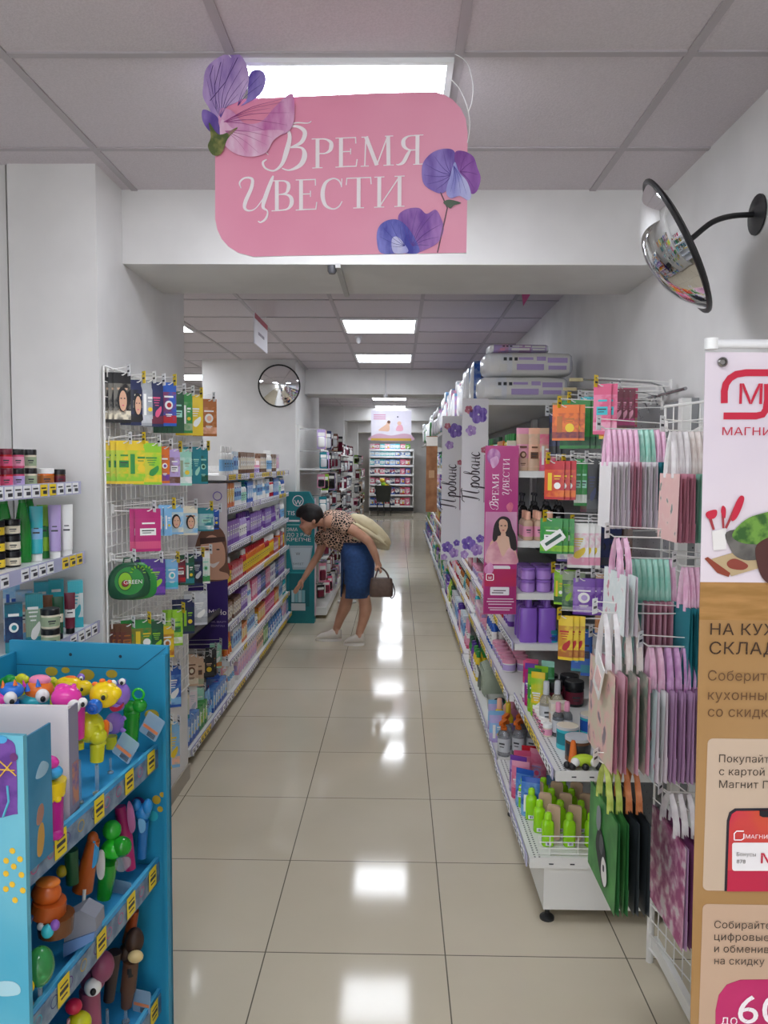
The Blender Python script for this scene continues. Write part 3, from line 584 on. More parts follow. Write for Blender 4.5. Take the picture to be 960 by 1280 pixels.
# basket of small hair goods and the sage woven basket further in
b = MB(); prof = rrect(-.09, -.1, .09, .1, .03)
b.rings([[(x*s, y*s, z) for x, y in prof] for s, z in ((.84, 0), (.9, .004), (1.0, .07), (1.03, .075), (1.0, .078), (.95, .07), (.86, .008))], M('#c9cabf', .5), cap=True)
t = b.build('plastic_basket', None, (.60, 4.26, .2455)); tag(t, 'pale plastic basket of small dark hair goods on the base shelf', 'basket')
for i in range(16):
    a = rf.choice(['black','charcoal','skyblue','green','rose','yellow','navy','white']); rr = rf.uniform(.015, .026)
    m = MB().tube([(rr*math.cos(2*PI*k/12), rr*math.sin(2*PI*k/12), 0) for k in range(12)], .008, c(a, .8), 6, loop=True)
    o = m.build('hair_band', None, (.60+rf.uniform(-.055, .055), 4.26+rf.uniform(-.06, .06), .266+.012*(i % 4))); o.rotation_euler = (rf.uniform(-.5, .5), rf.uniform(-.5, .5), 0)
    later(o, f'{a} hair band', 'in the pale plastic basket', 'hair band', 'hair bands in the basket')
wv = MN('#8f9c85', '#c3cdb8', 70, 'wave', .8, .25, .75, bump=.5)
b = MB(); prof = rrect(-.11, -.14, .11, .14, .05)
b.rings([[(x*s, y*s, z) for x, y in prof] for s, z in ((.9, 0), (1., .02), (1.03, .08), (1., .14), (.97, .155), (.93, .155), (.9, .03))], wv)
t = b.build('woven_basket', None, (.625, 4.66, .2455)); tag(t, 'sage green woven basket with a bow on the base shelf', 'basket')
t2 = MB().rings([[(x*s, y*s, z) for x, y in prof] for s, z in ((.93, .14), (.86, .165), (.6, .185), (.2, .192))], wv).build('soft_top', t)
k = MB()
for s in (-1, 1): k.tube([(-.115, .0, .12), (-.13, s*.03, .16), (-.125, s*.06, .15), (-.12, s*.03, .125), (-.115, 0, .12), (-.12, s*.03, .06), (-.118, s*.04, .02)], .006, M('#6d7168', .6), 6, flat=.4)
k.build('bow', t)
# second near shelf (z .56)
NS2 = 'on the near upper shelf'
def tin(r, h, a, lid, lab):
    return [('tin', MB().lathe([(r, 0), (r, h*.2), (r*1.003, h*.21), (r*1.003, h*.75), (r, h*.76), (r, h*.9)], [c(a,.25), c(a,.25), c(lab,.25), c(a,.25), c(a,.25)], 24)), ('lid', MB().lathe([(r*1.03, h*.88), (r*1.03, h*.985), (r*.98, h), (r*.8, h*.995)], [c('silver',.2), c('silver',.2), c(lid,.3)], 24))]
def stand(kind, label, cat, parts, px, py, Y, z, rz=0., group=None):
    p = at(px, py, Y); return put(kind, parts, (p.x, Y, z), rz, '', '', cat, group, lab=label, tid=('s', label))
S1 = .561
stand('cream_tin', 'turquoise tin with silver lid on the near upper shelf', 'tin', tin(.042, .085, 'turquoise', 'cream', 'teal'), 709, 938, 2.90, S1)
stand('cream_tin', 'second turquoise tin behind the brown one', 'tin', tin(.042, .08, 'turquoise', 'cream', 'blue'), 738, 920, 3.05, S1)
stand('cream_tin', 'brown tin with silver lid in front of turquoise tins', 'tin', tin(.046, .085, 'brown', 'silver', 'charcoal'), 722, 950, 2.78, S1)
stand('cone_brush', 'red cone shaped brush before the brown tin', 'brush', [('cone', MB().lathe([(.020, 0), (.017, .01), (.009, .085), (.006, .092)], c('orange', .6), 16).lathe([(.021, 0), (.021, .01)], c('red'), 16))], 716, 955, 2.715, S1)
t = MB().ball((0, 0, .026), (.045, .024, .022), M('#b7d334', .5)).build('critter_toy', None, (at(722, 966, 2.70).x+.02, 2.70, S1)); tag(t, 'lime bug toy with black ball feet at the shelf edge', 'toy')
for dx, dy, r, m in ((-.06,-.01,.013,c('black')),(-.045,-.025,.014,c('black')),(.0,-.03,.013,c('black')),(.05,-.025,.016,c('black'))): MB().ball((dx, dy, r), r, m).build('foot', t)
for dx in (-.034, .035): MB().ball((dx, -.02, .026), .016, c('white')).build('eye', t)
for i, (px, py, Y) in enumerate(((697,928,3.02),(708,925,3.03))): stand('pink_bottle', f'clear bottle with pink cap, {("left","right")[i]} of the pair behind the turquoise tin', 'bottle', bottle(.022, .135, 'grey', 'pink', 'silver', 'spray', 1., 2., True), px, py, Y, S1)
for i, (px, py, Y) in enumerate(((682,905,3.12),(696,905,3.13))): stand('clear_bottle', f'tall clear bottle with clear cap, {("left","right")[i]} one by the colourful packs', 'bottle', bottle(.026, .19, 'cream', 'silver', 'silver', 'spray', 1., 2., True), px, py, Y, S1)
stand('cream_carton', 'small cream carton between clear and pink capped bottles', 'box', carton(.07, .05, .12, 'cream', 'white', 'beige'), 698, 912, 3.07, S1)
for i, (a, b, px, py, Y) in enumerate((('magenta','rose',652,880,3.45),('magenta','purple',658,884,3.4),('lime','green',667,884,3.32),('red','rose',664,882,3.48),('green','lime',676,880,3.36),('lime','yellow',672,888,3.26),('green','mint',684,878,3.45))):
    p = at(px, py, Y); put('brush_pack', pouch(.06, .19, .03, a, b, 'white'), (max(.60, p.x), Y, S1), -.4, f'{a} and {b} tall pack', NS2, 'pack', 'tall packs')
for i in range(4): put('black_jar', jar(.042, .11, 'black', 'black', 'maroon'), (.70+.095*(i % 2), 3.42+.1*(i//2), S1), 0, 'black jar with maroon label', NS2, 'jar', 'black jars', tid='blackjar')
for i in range(12): put('small_pot', jar(.018, .05, rf.choice(('white','pink','rose','cream')), 'white', 'pink'), (.60, 2.98+.05*i if False else 3.02+.047*i, S1), -1.2, 'tiny pale pot along the edge', NS2, 'pot', 'tiny pots')
# ends of the higher shelves at y 3.6
LPB = bottle(.042, .205, 'purple', 'purple', 'purple', 'disc', .55, 4.); LPB = [('bottle', MB().lathe([(.04, 0), (.042, .006), (.042, .15), (.038, .162), (.014, .168)], M('#8a5cc4', .3), 14, sy=.6, p=4.)), ('cap', MB().lathe([(.016, .166), (.016, .205), (.014, .208)], M('#8a5cc4', .3), 12))]
for i in range(6): put('shampoo_bottle', LPB, (.625+.088*(i % 2), 3.655+.075*(i//2), .791), 0, '', '', 'bottle', 'purple square bottles', tid='psq', lab=f'purple square bottle, {("aisle","wall")[i % 2]} side, {RW[i//2]} row on the shelf under the purple jars')
stand('round_pot', 'turquoise round pot beside the purple square bottles', 'jar', jar(.03, .06, 'turquoise', 'teal', 'blue'), 689, 804, 3.66, .791)
PJ = [('jar', MB().lathe([(.03, 0), (.034, .004), (.034, .035), (.031, .045)], M('#b48ad8', .3), 18)), ('lid', MB().lathe([(.0355, .044), (.0355, .054), (.033, .057)], M('#8f66bd', .3), 18))]
for q in range(3):
    for r in range(3):
        for s in range(2): put('mask_jar', PJ, (.62+.074*q, 3.66+.077*r, 1.031+.0578*s), 0, '', '', 'jar', 'lilac jars', tid='pj', lab=f'lilac jar, {("lower","upper")[s]} of its pile, {CL[q]} from the aisle, {RW[r]} row')
for q in range(3):
    for r in range(3): put('rose_bottle', bottle(.024, .135, 'beige', 'peach', 'pink', 'spray', .8), (.615+.052*q, 3.65+.06*r, 1.2755), 0, '', '', 'bottle', 'beige bottles', tid='rb', lab=f'beige rose bottle, {CL[q]} from the aisle, {RW[r]} row above the purple jars')
for q in range(4):
    for r in range(2): put('black_bottle', bottle(.024, .215, 'black', 'charcoal', 'black', 'pump', .9), (.62+.06*q, 3.84+.07*r, 1.2755+.0), 0, '', '', 'bottle', 'black pump bottles', tid='blb', lab=f'black pump bottle, {CL[q]} from the aisle, {RW[r]} row behind the beige bottles')
for q in range(7):
    a, b, e = (('white','cream','brown'),('lime','yellow','white'),('lilac','purple','white'),('beige','pink','brown'),('beige','peach','brown'),('rose','beige','white'),('rose','beige','brown'))[q]
    put('hair_mask_pack', pouch(.062, .2 if q > 1 else .15, .04, a, b, e), (.585+.052*(q-3) if q > 2 else .585+.035*q, 3.66 if q > 2 else 3.97, 1.601), 0, f'{a} and {b} hair mask pack', 'on the shelf above the black bottles', 'pack', 'hair mask packs')
# ------------------------------------------------------------------ wire grids, hooks and what hangs on them
def grid_panel(name, label, a, b, z0, z1, step, parent=None):
    a, b = Vector((a[0], a[1], 0)), Vector((b[0], b[1], 0)); d = b-a; L = d.length; u = d/L; nx = Vector((u.y, -u.x, 0))
    mb = MB(); k = max(2, round(L/step)); n = round((z1-z0)/step)
    for i in range(k+1):
        p = a+d*(i/k); r = .0022 if 0 < i < k else .004; mb.tube([(p.x, p.y, z0), (p.x, p.y, z1)], r, WIRE, 5)
    for i in range(n+1):
        z = z0+(z1-z0)*i/n; r = .0022 if 0 < i < n else .004; p, q = a+nx*.004, b+nx*.004; mb.tube([(p.x, p.y, z), (q.x, q.y, z)], r, WIRE, 5)
    o = mb.build(name); tag(o, label, 'grid panel'); return o
grid_panel('wire_grid', 'white wire grid panel fixed to the side of the front pillar', (-1.060, 2.80), (-1.060, 3.88), .5, 1.975, .054)
g = grid_panel('wire_grid', 'tall white wire grid holding paper bags beside the banner', (.84, 2.47), (.93, 2.0), .05, 1.815, .05)
fm = MB(); fm.tube([(.842, 2.475, 0), (.842, 2.475, .3)], .012, WHITE, 8); fm.bb((.845, 2.0, .045), (.865, 2.47, .09), WHITE); fm.tube([(.932, 1.995, 0), (.932, 1.995, .3)], .012, WHITE, 8)
fm.build('foot_frame', g)
tray_flap = MB().box((.925, 2.30, 1.74), (.12, .34, .003), M('#dedbd4', .6), ry=-.5); tag(tray_flap.build('folded_sheet'), 'loose white sheet tucked behind the top of the tall wire grid', 'sheet')
def hook(root, L, dirx, place, cat='hook', yel=False, tagz=.03, metal=None, card=True):
    """double wire hook that leaves the panel at root along x"""
    x, y, z = root; mt = metal or WIRE; s = dirx
    mb = MB().tube([(0, 0, 0), (s*L*.5, 0, -.002), (s*(L-.012), 0, 0), (s*L, 0, .008)], .0022, mt, 5)
    mb.box((s*.002, 0, .008), (.004, .022, .034), mt)
    mb.tube([(0, 0, .016), (s*(L+.004), 0, tagz)], .0016, mt, 5)
    o = mb.build('display_hook', None, (x, y, z)); later(o, 'wire hook with price tag' if card else 'bare wire hook', place, cat, 'display hooks '+place)
    if card:
        t = MB().box((s*(L+.008), 0, tagz-.012), (.002, .03, .044), TAGY if yel else TAGW); t.box((s*(L+.008), -.0, tagz-.016), (.0032, .02, .007), INK); t.box((s*(L+.008), 0, tagz), (.0032, .014, .003), INK)
        t.v = [(s*(L+.008)+(p[0]-s*(L+.008))*math.cos(.7)-(-p[1])*math.sin(.7)*-s, p[1]*math.cos(.7), p[2]) for p in t.v]
        t.build('price_tag', o, smooth=False)
    return o
_SA = {}
def hang(px, py, w, h, plane, cols, n, s, place, rz, rootx, kind='sachet', word='sachet', sp=.016, mk=None, tagged=True, yel=False, jit=.025, wm=None):
    """n packs one behind the other on one hook; the first shows at (px, py top) of the picture; plane ('x', X) or ('y', Y)"""
    p = atx(px, py, plane[1]) if plane[0] == 'x' else at(px, py, plane[1])
    if s < 0 and p.y < 2.90: p = at(px, py, 2.83+.0011*(px-150)); n = min(n, 3)
    sc = p.y/970.; W, Hh = w*sc/.93, h*sc
    key = (kind, cols, round(W, 3), round(Hh, 3))
    if key not in _SA: _SA[key] = (mk or (sachet if kind == 'sachet' else blister))(W, Hh, *cols)
    for i in range(n):
        x = p.x+s*sp*i+s*.004
        if (x-rootx)*s > -.012: break
        put({'sachet': 'sachet', 'card': 'blister_card'}.get(kind, kind), _SA[key], (x, p.y, p.z), rz+R.uniform(-jit, jit), f'{cols[0]} and {cols[1]} {word}', place, word.split()[-1], f'{cols[0]} packs {place}', far=p.y > 4.4, key=(p.y, -s*-x if s > 0 else -x), tid=key)
    hook((rootx, p.y, p.z+.004), abs(rootx-p.x)+.012, -s, place, yel=yel, card=tagged)
    return p
ROWN = ['in top row of left grid', 'in second row of left grid', 'in third row of left grid', 'in fourth row of left grid', 'in fifth row of left grid', 'in sixth row of left grid', 'in lowest row of left grid']
LGX = -1.058
def face_print(parts, W, Hh, skin='#d9a98c', hair='black'):
    """printed face on the front of a mask pack"""
    mb = MB(); y = -.0055; mb.prism(circ(0, -Hh*.5, W*.30, 18, Hh*.27), (0, y, 0), (1, 0, 0), (0, 0, 1), .0006, c(hair)); mb.prism(circ(W*.03, -Hh*.53, W*.22, 18, Hh*.22), (0, y-.0008, 0), (1, 0, 0), (0, 0, 1), .0006, M(skin))
    for dx in (-.08, .12): mb.prism(circ(W*dx, -Hh*.48, W*.05, 10, Hh*.014), (0, y-.0016, 0), (1, 0, 0), (0, 0, 1), .0006, c('charcoal'))
    mb.prism(circ(W*.03, -Hh*.63, W*.06, 10, Hh*.014), (0, y-.0016, 0), (1, 0, 0), (0, 0, 1), .0006, c('rose')); return parts+[('printed_face', mb)]
mkface = lambda W, Hh, a, b, e: face_print(sachet(W, Hh, a, b, e), W, Hh)
rows = [
 [(154,470,19,58,('black','cream','beige'),6,mkface),(173,479,15,52,('navy','black','cream'),4,mkface),(186,479,15,53,('grey','silver','white'),3,0),(198,482,13,51,('navy','maroon','rose'),5,0),(212,482,17,50,('blue','red','white'),4,0),(224,493,13,48,('darkgreen','darkgreen','mint'),5,0),(235,495,12,46,('green','sage','white'),3,0),(246,497,16,47,('yellow','yellow','white'),4,0),(262,502,18,43,('amber','peach','white'),3,0)],
 [(156,555,17,50,('yellow','lime','green'),3,0),(173,555,25,50,('yellow','lime','green'),1,0),(192,558,20,48,('lime','yellow','green'),3,0),(207,562,11,42,('orange','purple','white'),3,0),(219,565,13,42,('lilac','brown','white'),4,0),(232,565,16,42,('mint','white','sage'),4,0),(247,562,10,42,('teal','teal','mint'),3,0),(255,563,11,42,('teal','darkgreen','mint'),3,0)],
 [(186,640,29,50,('magenta','rose','white'),2,0),(211,636,9,34,('skyblue','skyblue','white'),2,0),(221,635,17,33,('skyblue','cream','white'),3,mkface),(239,636,17,33,('cream','skyblue','amber'),2,mkface),(259,638,17,26,('teal','white','mint'),3,0),(270,640,9,22,('blue','navy','white'),2,0)],
 [(195,703,23,42,('violet','purple','lime'),4,0),(216,703,14,34,('skyblue','turquoise','white'),4,0),(227,703,11,26,('maroon','red','white'),4,0),(238,698,11,34,('darkgreen','teal','white'),3,0),(248,696,12,36,('navy','black','silver'),4,0),(258,692,10,38,('white','green','mint'),3,0)],
 [(160,784,14,38,('brown','maroon','amber'),3,0),(180,779,26,40,('green','orange','yellow'),3,0),(198,780,14,40,('darkgreen','green','lime'),3,0),(210,787,16,36,('yellow','amber','white'),2,0),(223,766,12,42,('lime','white','green'),3,0),(236,753,15,40,('navy','darkgreen','lime'),3,0),(251,742,17,40,('silver','grey','white'),3,0)],
]
for ri, row in enumerate(rows):
    for k, (px, py, w_, h_, cols, n, mk) in enumerate(row):
        hang(px, py, w_, h_, ('x', -.885), cols, n, -1, ROWN[ri], .42, LGX, mk=mk or None, word='mask pack' if mk else 'sachet', yel=(k % 3 == 1), sp=.02)
rows2 = [[(208,838,12,44,('white','mint','green'),3),(229,828,11,46,('sage','cream','white'),3),(266,812,10,34,('charcoal','black','amber'),2),(218,836,17,50,('blue','skyblue','white'),4),(240,821,16,38,('beige','cream','brown'),4),(250,823,10,36,('beige','sage','brown'),2),(259,821,18,27,('black','charcoal','beige'),3),(272,806,11,30,('mint','orange','white'),2)],
         [(209,905,12,60,('yellow','skyblue','rose'),3),(227,888,12,52,('silver','white','blue'),3),(231,868,12,36,('cream','teal','white'),2),(242,858,10,40,('white','rose','silver'),3),(251,862,9,34,('mint','sage','white'),2),(270,844,10,30,('blue','white','rose'),3),(280,828,9,28,('white','orange','pink'),2),(218,906,14,56,('skyblue','peach','yellow'),3),(236,902,14,46,('white','magenta','rose'),3),(247,892,10,34,('mint','white','teal'),3),(256,884,9,30,('white','mint','grey'),2),(264,876,13,28,('darkgreen','amber','brown'),3),(276,856,8,26,('white','blue','red'),2)]]
for ri, row in enumerate(rows2):
    for k, (px, py, w_, h_, cols, n) in enumerate(row):
        hang(px, py, w_, h_, ('x', -1.13) if px > 221 else ('x', -.98), cols, n, -1, ROWN[5+ri], .4, -1.485 if px > 221 else LGX, yel=k == 1)
# the avocado shaped bag and the one behind it
for i, (px, base, a1, a2) in enumerate(((161, 'round dark green bag printed with a cut avocado', 'darkgreen', 'green'), (171, 'second round green bag hanging behind the avocado one', 'green', 'darkgreen'))):
    p = at(px, 702, 2.83+.03*i); sc = p.y/970; r = 23*sc
    o = MB().rings([[(x*k*1.05, yy, z*k-r*1.05) for x, z in smooth2([(-r,-r*.7),(-r*.55,-r*1.02),(r*.5,-r),(r,-r*.7),(r*1.02,.2*r),(r*.6,r*.8),(.2*r,r),(-.5*r,.9*r),(-r,.3*r)], True, 3)] for k, yy in ((.9,.012),(1,.006),(1,-.006),(.9,-.012))], M(CN[a1], .3)).build('round_bag', None, p, .42); tag(o, base, 'bag')
    k = MB()
    for q, (s_, col) in enumerate(((.9,'green'),(.62,'darkgreen'),(.56,'lime'))): k.prism([(x*s_-r*.22*(q > 0), z*s_) for x, z in circ(0, 0, r*(.62 if q else .86), 20, r*(.86 if q else .86))], (0, -.0125-.001*q, -r*1.05), (1, 0, 0), (0, 0, 1), .0008, c(col))
    k.prism(circ(-r*.22, -r*.12, r*.2, 16), (0, -.0165, -r*1.05), (1, 0, 0), (0, 0, 1), .0008, c('brown')); k.prism(circ(-r*.22, -r*.12, r*.13, 16), (0, -.0175, -r*1.05), (1, 0, 0), (0, 0, 1), .0008, c('red'))
    letter(k, 'GREEN', (-r*.3, -.0185, -r*1.2), (1, 0, 0), (0, 0, 1), r*.22, c('white'), bold=.02)
    for q in range(7): k.tube([(r*.45+r*.28*math.cos(a), -.0135, -r*.62+r*.28*math.sin(a)) for a in (q*.5, )]+[(r*.45+r*.42*math.cos(q*.5), -.0135, -r*.62+r*.42*math.sin(q*.5))], .002, c('lime'), 5)
    k.build('printed_front', o, smooth=False)
    MB().tube([(-r*.3, 0, -r*.1), (-r*.25, 0, .012), (r*.1, 0, .014), (r*.2, 0, -r*.06)], .003, c('darkgreen'), 6).build('handle', o)
    if not i: hook((LGX, p.y, p.z+.008), abs(LGX-p.x)+.012, 1, ROWN[3])
for p_ in (((186, 666), 'easy', 'white', 9),):
    q = atx(p_[0][0]-8, p_[0][1]+3, -.878); mb = MB(); letter(mb, p_[1], (0, 0, 0), (1, 0, 0), (0, 0, 1), .016, c('white'), bold=.02)
# black trays of the hook unit behind
tr = MB().bb((-1.48, 4.05, .66), (-1.13, 4.9, .668), c('charcoal')).bb((-1.14, 4.05, .66), (-1.13, 4.9, .70), c('charcoal')).bb((-1.48, 4.05, .66), (-1.13, 4.06, .70), c('charcoal'))
tag(tr.build('black_tray', smooth=False), 'shallow black tray below the purple poster in the hook unit', 'tray')
fill(-1, 'on base shelf under the hooks', .125, -1.075, 4.0, 4.94, ['carton_white_pink_0','carton_green_lime_0','tube_skyblue','carton_blue_skyblue_0','carton_brown_cream_0'], rf, rows=1, runs=(2, 4))

# ---------------- right hooks
RH = ['in top row of right hooks', 'in second row of right hooks', 'in third row of right hooks', 'in fourth row of right hooks', 'in lowest row of right hooks']
rr_ = [
 [(718,504,34,56,('green','darkgreen','lime'),3,3.12,'y'),(706,510,30,40,('orange','maroon','amber'),2,2.95,'y'),(731,500,12,50,('turquoise','blue','skyblue'),3,3.05,''),(739,503,10,48,('skyblue','navy','turquoise'),2,3.15,''),(752,484,20,58,('rose','pink','turquoise'),2,2.85,'y'),(758,500,17,48,('yellow','orange','maroon'),3,3.0,''),(771,490,13,44,('maroon','magenta','pink'),3,2.95,''),(781,489,14,44,('rose','beige','grey'),2,2.98,''),(690,520,8,50,('navy','black','charcoal'),3,3.3,'')],
 [(692,580,23,44,('red','orange','yellow'),3,2.95,'y'),(704,582,12,43,('orange','red','yellow'),3,3.0,''),(711,582,13,43,('rose','maroon','pink'),2,2.95,'y'),(722,578,9,54,('green','white','mint'),2,2.95,''),(730,582,9,58,('maroon','brown','grey'),3,3.0,''),(740,578,12,62,('black','charcoal','navy'),4,2.95,''),(751,580,11,62,('charcoal','black','grey'),4,3.0,'')],
 [(688,652,26,40,('green','lime','white'),3,2.95,'y'),(704,660,16,42,('violet','white','purple'),3,2.95,''),(722,658,24,52,('white','pink','yellow'),3,2.9,'y'),(744,658,18,52,('navy','charcoal','black'),4,2.95,''),(760,664,14,48,('brown','charcoal','grey'),4,2.95,'')],
 [(698,716,12,40,('lime','darkgreen','yellow'),3,3.05,'y'),(709,718,13,44,('sage','darkgreen','lime'),3,3.0,''),(729,727,25,42,('purple','lilac','white'),3,2.85,''),(748,722,8,70,('beige','amber','cream'),4,2.9,''),(757,722,8,66,('beige','brown','cream'),3,2.95,'')],
 [(706,774,17,52,('yellow','amber','red'),3,2.85,'y'),(720,790,12,50,('teal','blue','skyblue'),4,3.0,''),(732,792,12,54,('blue','teal','navy'),4,2.95,''),(745,796,10,60,('grey','amber','silver'),3,2.9,'')],
]
for ri, row in enumerate(rr_):
    for k, (px, py, w_, h_, cols, n, Y, yl) in enumerate(row):
        hang(px, py, w_, h_, ('y', Y+.08*((k*7) % 5-2)/5), cols, n, 1, RH[ri], -.35+.1*(k % 4-1), .992, word='hanging pack', sp=.022, yel=bool(yl), jit=.03)
# bare steel hooks reaching over the top
for i, (px, py, Y) in enumerate(((722,474,2.9),(742,486,3.0),(735,496,3.1),(712,505,3.2))):
    p = at(px, py, Y); o = MB().tube([(0, 0, 0), (.16, 0, -.006), (.27, 0, -.012), (.315, 0, -.025), (.33, 0, -.06)], .003, STEEL, 6).box((-.005, -.0, -.002), (.05, .012, .012), M('#9a8f6c', .5)).build('bare_hook', None, (min(p.x, .66), Y, p.z)); later(o, 'bare steel hook reaching out', 'above the top hanging packs', 'hook', 'bare steel hooks')
rail_ = MB().tube([(.985, 2.70, 1.895), (.985, 3.56, 1.895)], .006, STEEL, 8).tube([(.985, 2.7, 1.67), (.985, 3.56, 1.67)], .006, STEEL, 8); tag(rail_.build('hook_rail'), 'steel hook rail along the back of the near right unit', 'rail')
wt = at(691, 675, 2.86); o = MB().prism(rrect(-.045, -.02, .045, .02, .003), (0, 0, 0), (1, 0, 0), (0, 0, 1), .002, c('white')).build('white_tag', None, wt, 0); o.rotation_euler = (0, -.62, -.2); tag(o, 'tilted white tag with green lettering before a green pack', 'tag')
k = MB(); k.prism(rrect(-.032, -.006, .036, .006, .002), (0, -.0012, 0), (1, 0, 0), (0, 0, 1), .0006, c('darkgreen')); k.build('green_print', o, smooth=False)

# ---------------- paper bags
def bag(w, h, t, face, side, ribbon, hh, broad=.013):
    mb = MB(); g_ = min(.02, w*.12)
    def ring(z, k=1.): return [(-w/2,-t/2*k,z),(w/2,-t/2*k,z),(w/2-g_,0,z),(w/2,t/2*k,z),(-w/2,t/2*k,z),(-w/2+g_,0,z)]
    a, b = ring(-hh, .5), ring(-hh-h)
    mb.add(a+b, [(0,6,7,1),(1,7,8,2),(2,8,9,3),(3,9,10,4),(4,10,11,5),(5,11,6,0),(6,11,10,9,8,7)], [face, side, side, face, side, side, side])
    mb.box((0, t/2+.0012, -hh-h+h*.14), (w*.96, .0014, h*.28), side, rx=-.02)
    k = MB()
    for y in (-t*.3, t*.3):
        for s in (-1, 1): k.tube([(s*w*.2, y, -hh-.012), (s*w*.2, y, -hh), (s*w*.19, y*.8, -hh*.72), (s*w*.12, y*.5, -hh*.3), (s*.006, 0, .0)], broad*.5, ribbon, 6, flat=.16)
    return [('paper_bag', mb), ('ribbon_handle', k)]
def pm(a, b, c3=None, sc=26, lo=.46, hi=.58): return MN(a, b, sc, 'noise', .5, lo, hi, detail=4, c3=c3)
lil = M('#e9dfe6', .5); pinkw = M('#e3b6c6', .5); tealp = M('#2b808c', .5); greenp = M('#7fb09c', .5); whitep = M('#f0ecec', .5); lilac_ = M('#c9a3c8', .5); rosep = M('#c98a9c', .5)
RB = {'pink': MN('#e2a9c9', '#efc6dc', 30, 'noise', .35), 'mint': MN('#8fd0bd', '#b5e0d0', 30, 'noise', .35), 'white': MN('#e9e2e4', '#f6f2f2', 30, 'noise', .35), 'lilac': MN('#c58cc4', '#dcaedb', 30, 'noise', .35), 'cream': MN('#e6d8d2', '#f3ebe6', 30, 'noise', .35), 'lime': MN('#a9b94a', '#c4cf70', 30, 'noise', .35), 'orange': MN('#c8733f', '#dd9060', 30, 'noise', .35)}
def bags(place, X, Y, z, w, h, hh, seq, sp, drop=0., rz=-PI/2, root=True, tip=None):
    """seq: [(count, words, face, side, ribbon)] hung along one hook from its tip towards the grid"""
    x = X
    for n, words, fm_, sm_, rb in seq:
        key = ('bag', w, h, hh, words); parts = bag(w, h, .012, fm_, sm_, RB[rb], hh)
        for i in range(n):
            put('paper_bag', parts, (x, Y+R.uniform(-.003, .003), z-.001), rz+R.uniform(-.02, .02), words, place, 'bag', 'paper bags '+place, key=(x,), tid=key); x += sp
    gx = .84+.09*(2.47-Y)/.47-.005
    hook((gx, Y, z+.003), gx-X+.02, -1, 'among the paper bags', yel=False)
bags('on the top bag hook', .655, 2.45, 1.742, .14, .205, .10, [(4, 'white gift bag with pink ribbon', whitep, lil, 'pink'), (2, 'pink gift bag with pink ribbon', pinkw, rosep, 'pink'), (3, 'pale gift bag with mint ribbon', whitep, lil, 'mint'), (2, 'teal gift bag with pink ribbon', tealp, tealp, 'pink')], .0168)
bags('beside the perforated board', .755, 2.16, 1.725, .165, .185, .115, [(1, 'pink gift bag printed with a bird', pm('#f0c3be', '#f2cdc6', '#7d8f86', 22, .5, .62), rosep, 'white'), (2, 'maroon edged gift bag', rosep, rosep, 'white'), (4, 'pale green gift bag', greenp, greenp, 'cream')], .0165)
sak = pm('#e6eeec', '#f1f4f2', '#d78a9c', 24, .48, .58)
bags('on the second bag hook', .625, 2.21, 1.425, .235, .165, .095, [(2, 'white gift bag printed with pink blossom', sak, lil, 'pink')], .022)
bal = MN('#e99aa0', '#f3f1ef', 11, 'voronoi', .5, lo=.36, hi=.40, c3='#8fcac0')
bags('on the middle bag hook', .675, 2.24, 1.362, .13, .22, .115, [(2, 'white gift bag with balloon print', bal, lil, 'mint'), (5, 'rose edged gift bag', rosep, pinkw, 'mint'), (1, 'white edged gift bag', whitep, lil, 'pink')], .0165)
bags('right end of the middle bag hook', .785, 2.12, 1.355, .13, .21, .105, [(4, 'teal blue gift bag', tealp, tealp, 'pink'), (3, 'lilac white gift bag', lil, lil, 'pink')], .0155)
flo = pm('#d8c9b2', '#eab9b4', '#8d7f86', 14, .44, .58)
bags('on the third bag hook', .585, 2.17, 1.215, .27, .265, .145, [(1, 'cream gift bag with pale floral print', flo, rosep, 'white'), (1, 'pink gift bag behind the floral one', pinkw, rosep, 'white'), (2, 'grey green gift bag with flowers', pm('#8f9a8c', '#c7b9ae', '#c98a9c', 14), pinkw, 'cream')], .028)
bags('on the low bag hook', .69, 2.09, 1.14, .145, .245, .105, [(1, 'pale blue gift bag with blossom print', pm('#cfdfe2', '#dbe7e8', '#d58aa4', 20, .5, .6), lil, 'pink'), (1, 'white gift bag behind the pale blue one', whitep, lil, 'pink'), (5, 'lilac pink gift bag', lilac_, lilac_, 'lilac')], .0225)
anim = pm('#35783a', '#4e9a4c', '#6fae5e', 9, .4, .62)
bags('on the bottom bag hook', .585, 2.125, .80, .285, .25, .105, [(1, 'green gift bag printed with a black and white animal', anim, M('#3c8148', .5), 'lime'), (1, 'plain green gift bag behind the animal one', anim, M('#3c8148', .5), 'lime'), (2, 'dark gift bag with orange handles', M('#2c3238', .5), M('#454c50', .5), 'orange')], .026)
pk = pm('#b8568c', '#e4a9c8', '#f2dfe6', 26, .40, .55)
bags('under the low bag hook', .755, 2.09, .735, .27, .275, .09, [(1, 'large gift bag covered in pink flowers', pk, lilac_, 'white'), (2, 'plum edged gift bag behind the pink flowers', M('#8b4a7c', .5), M('#8b4a7c', .5), 'white')], .024)
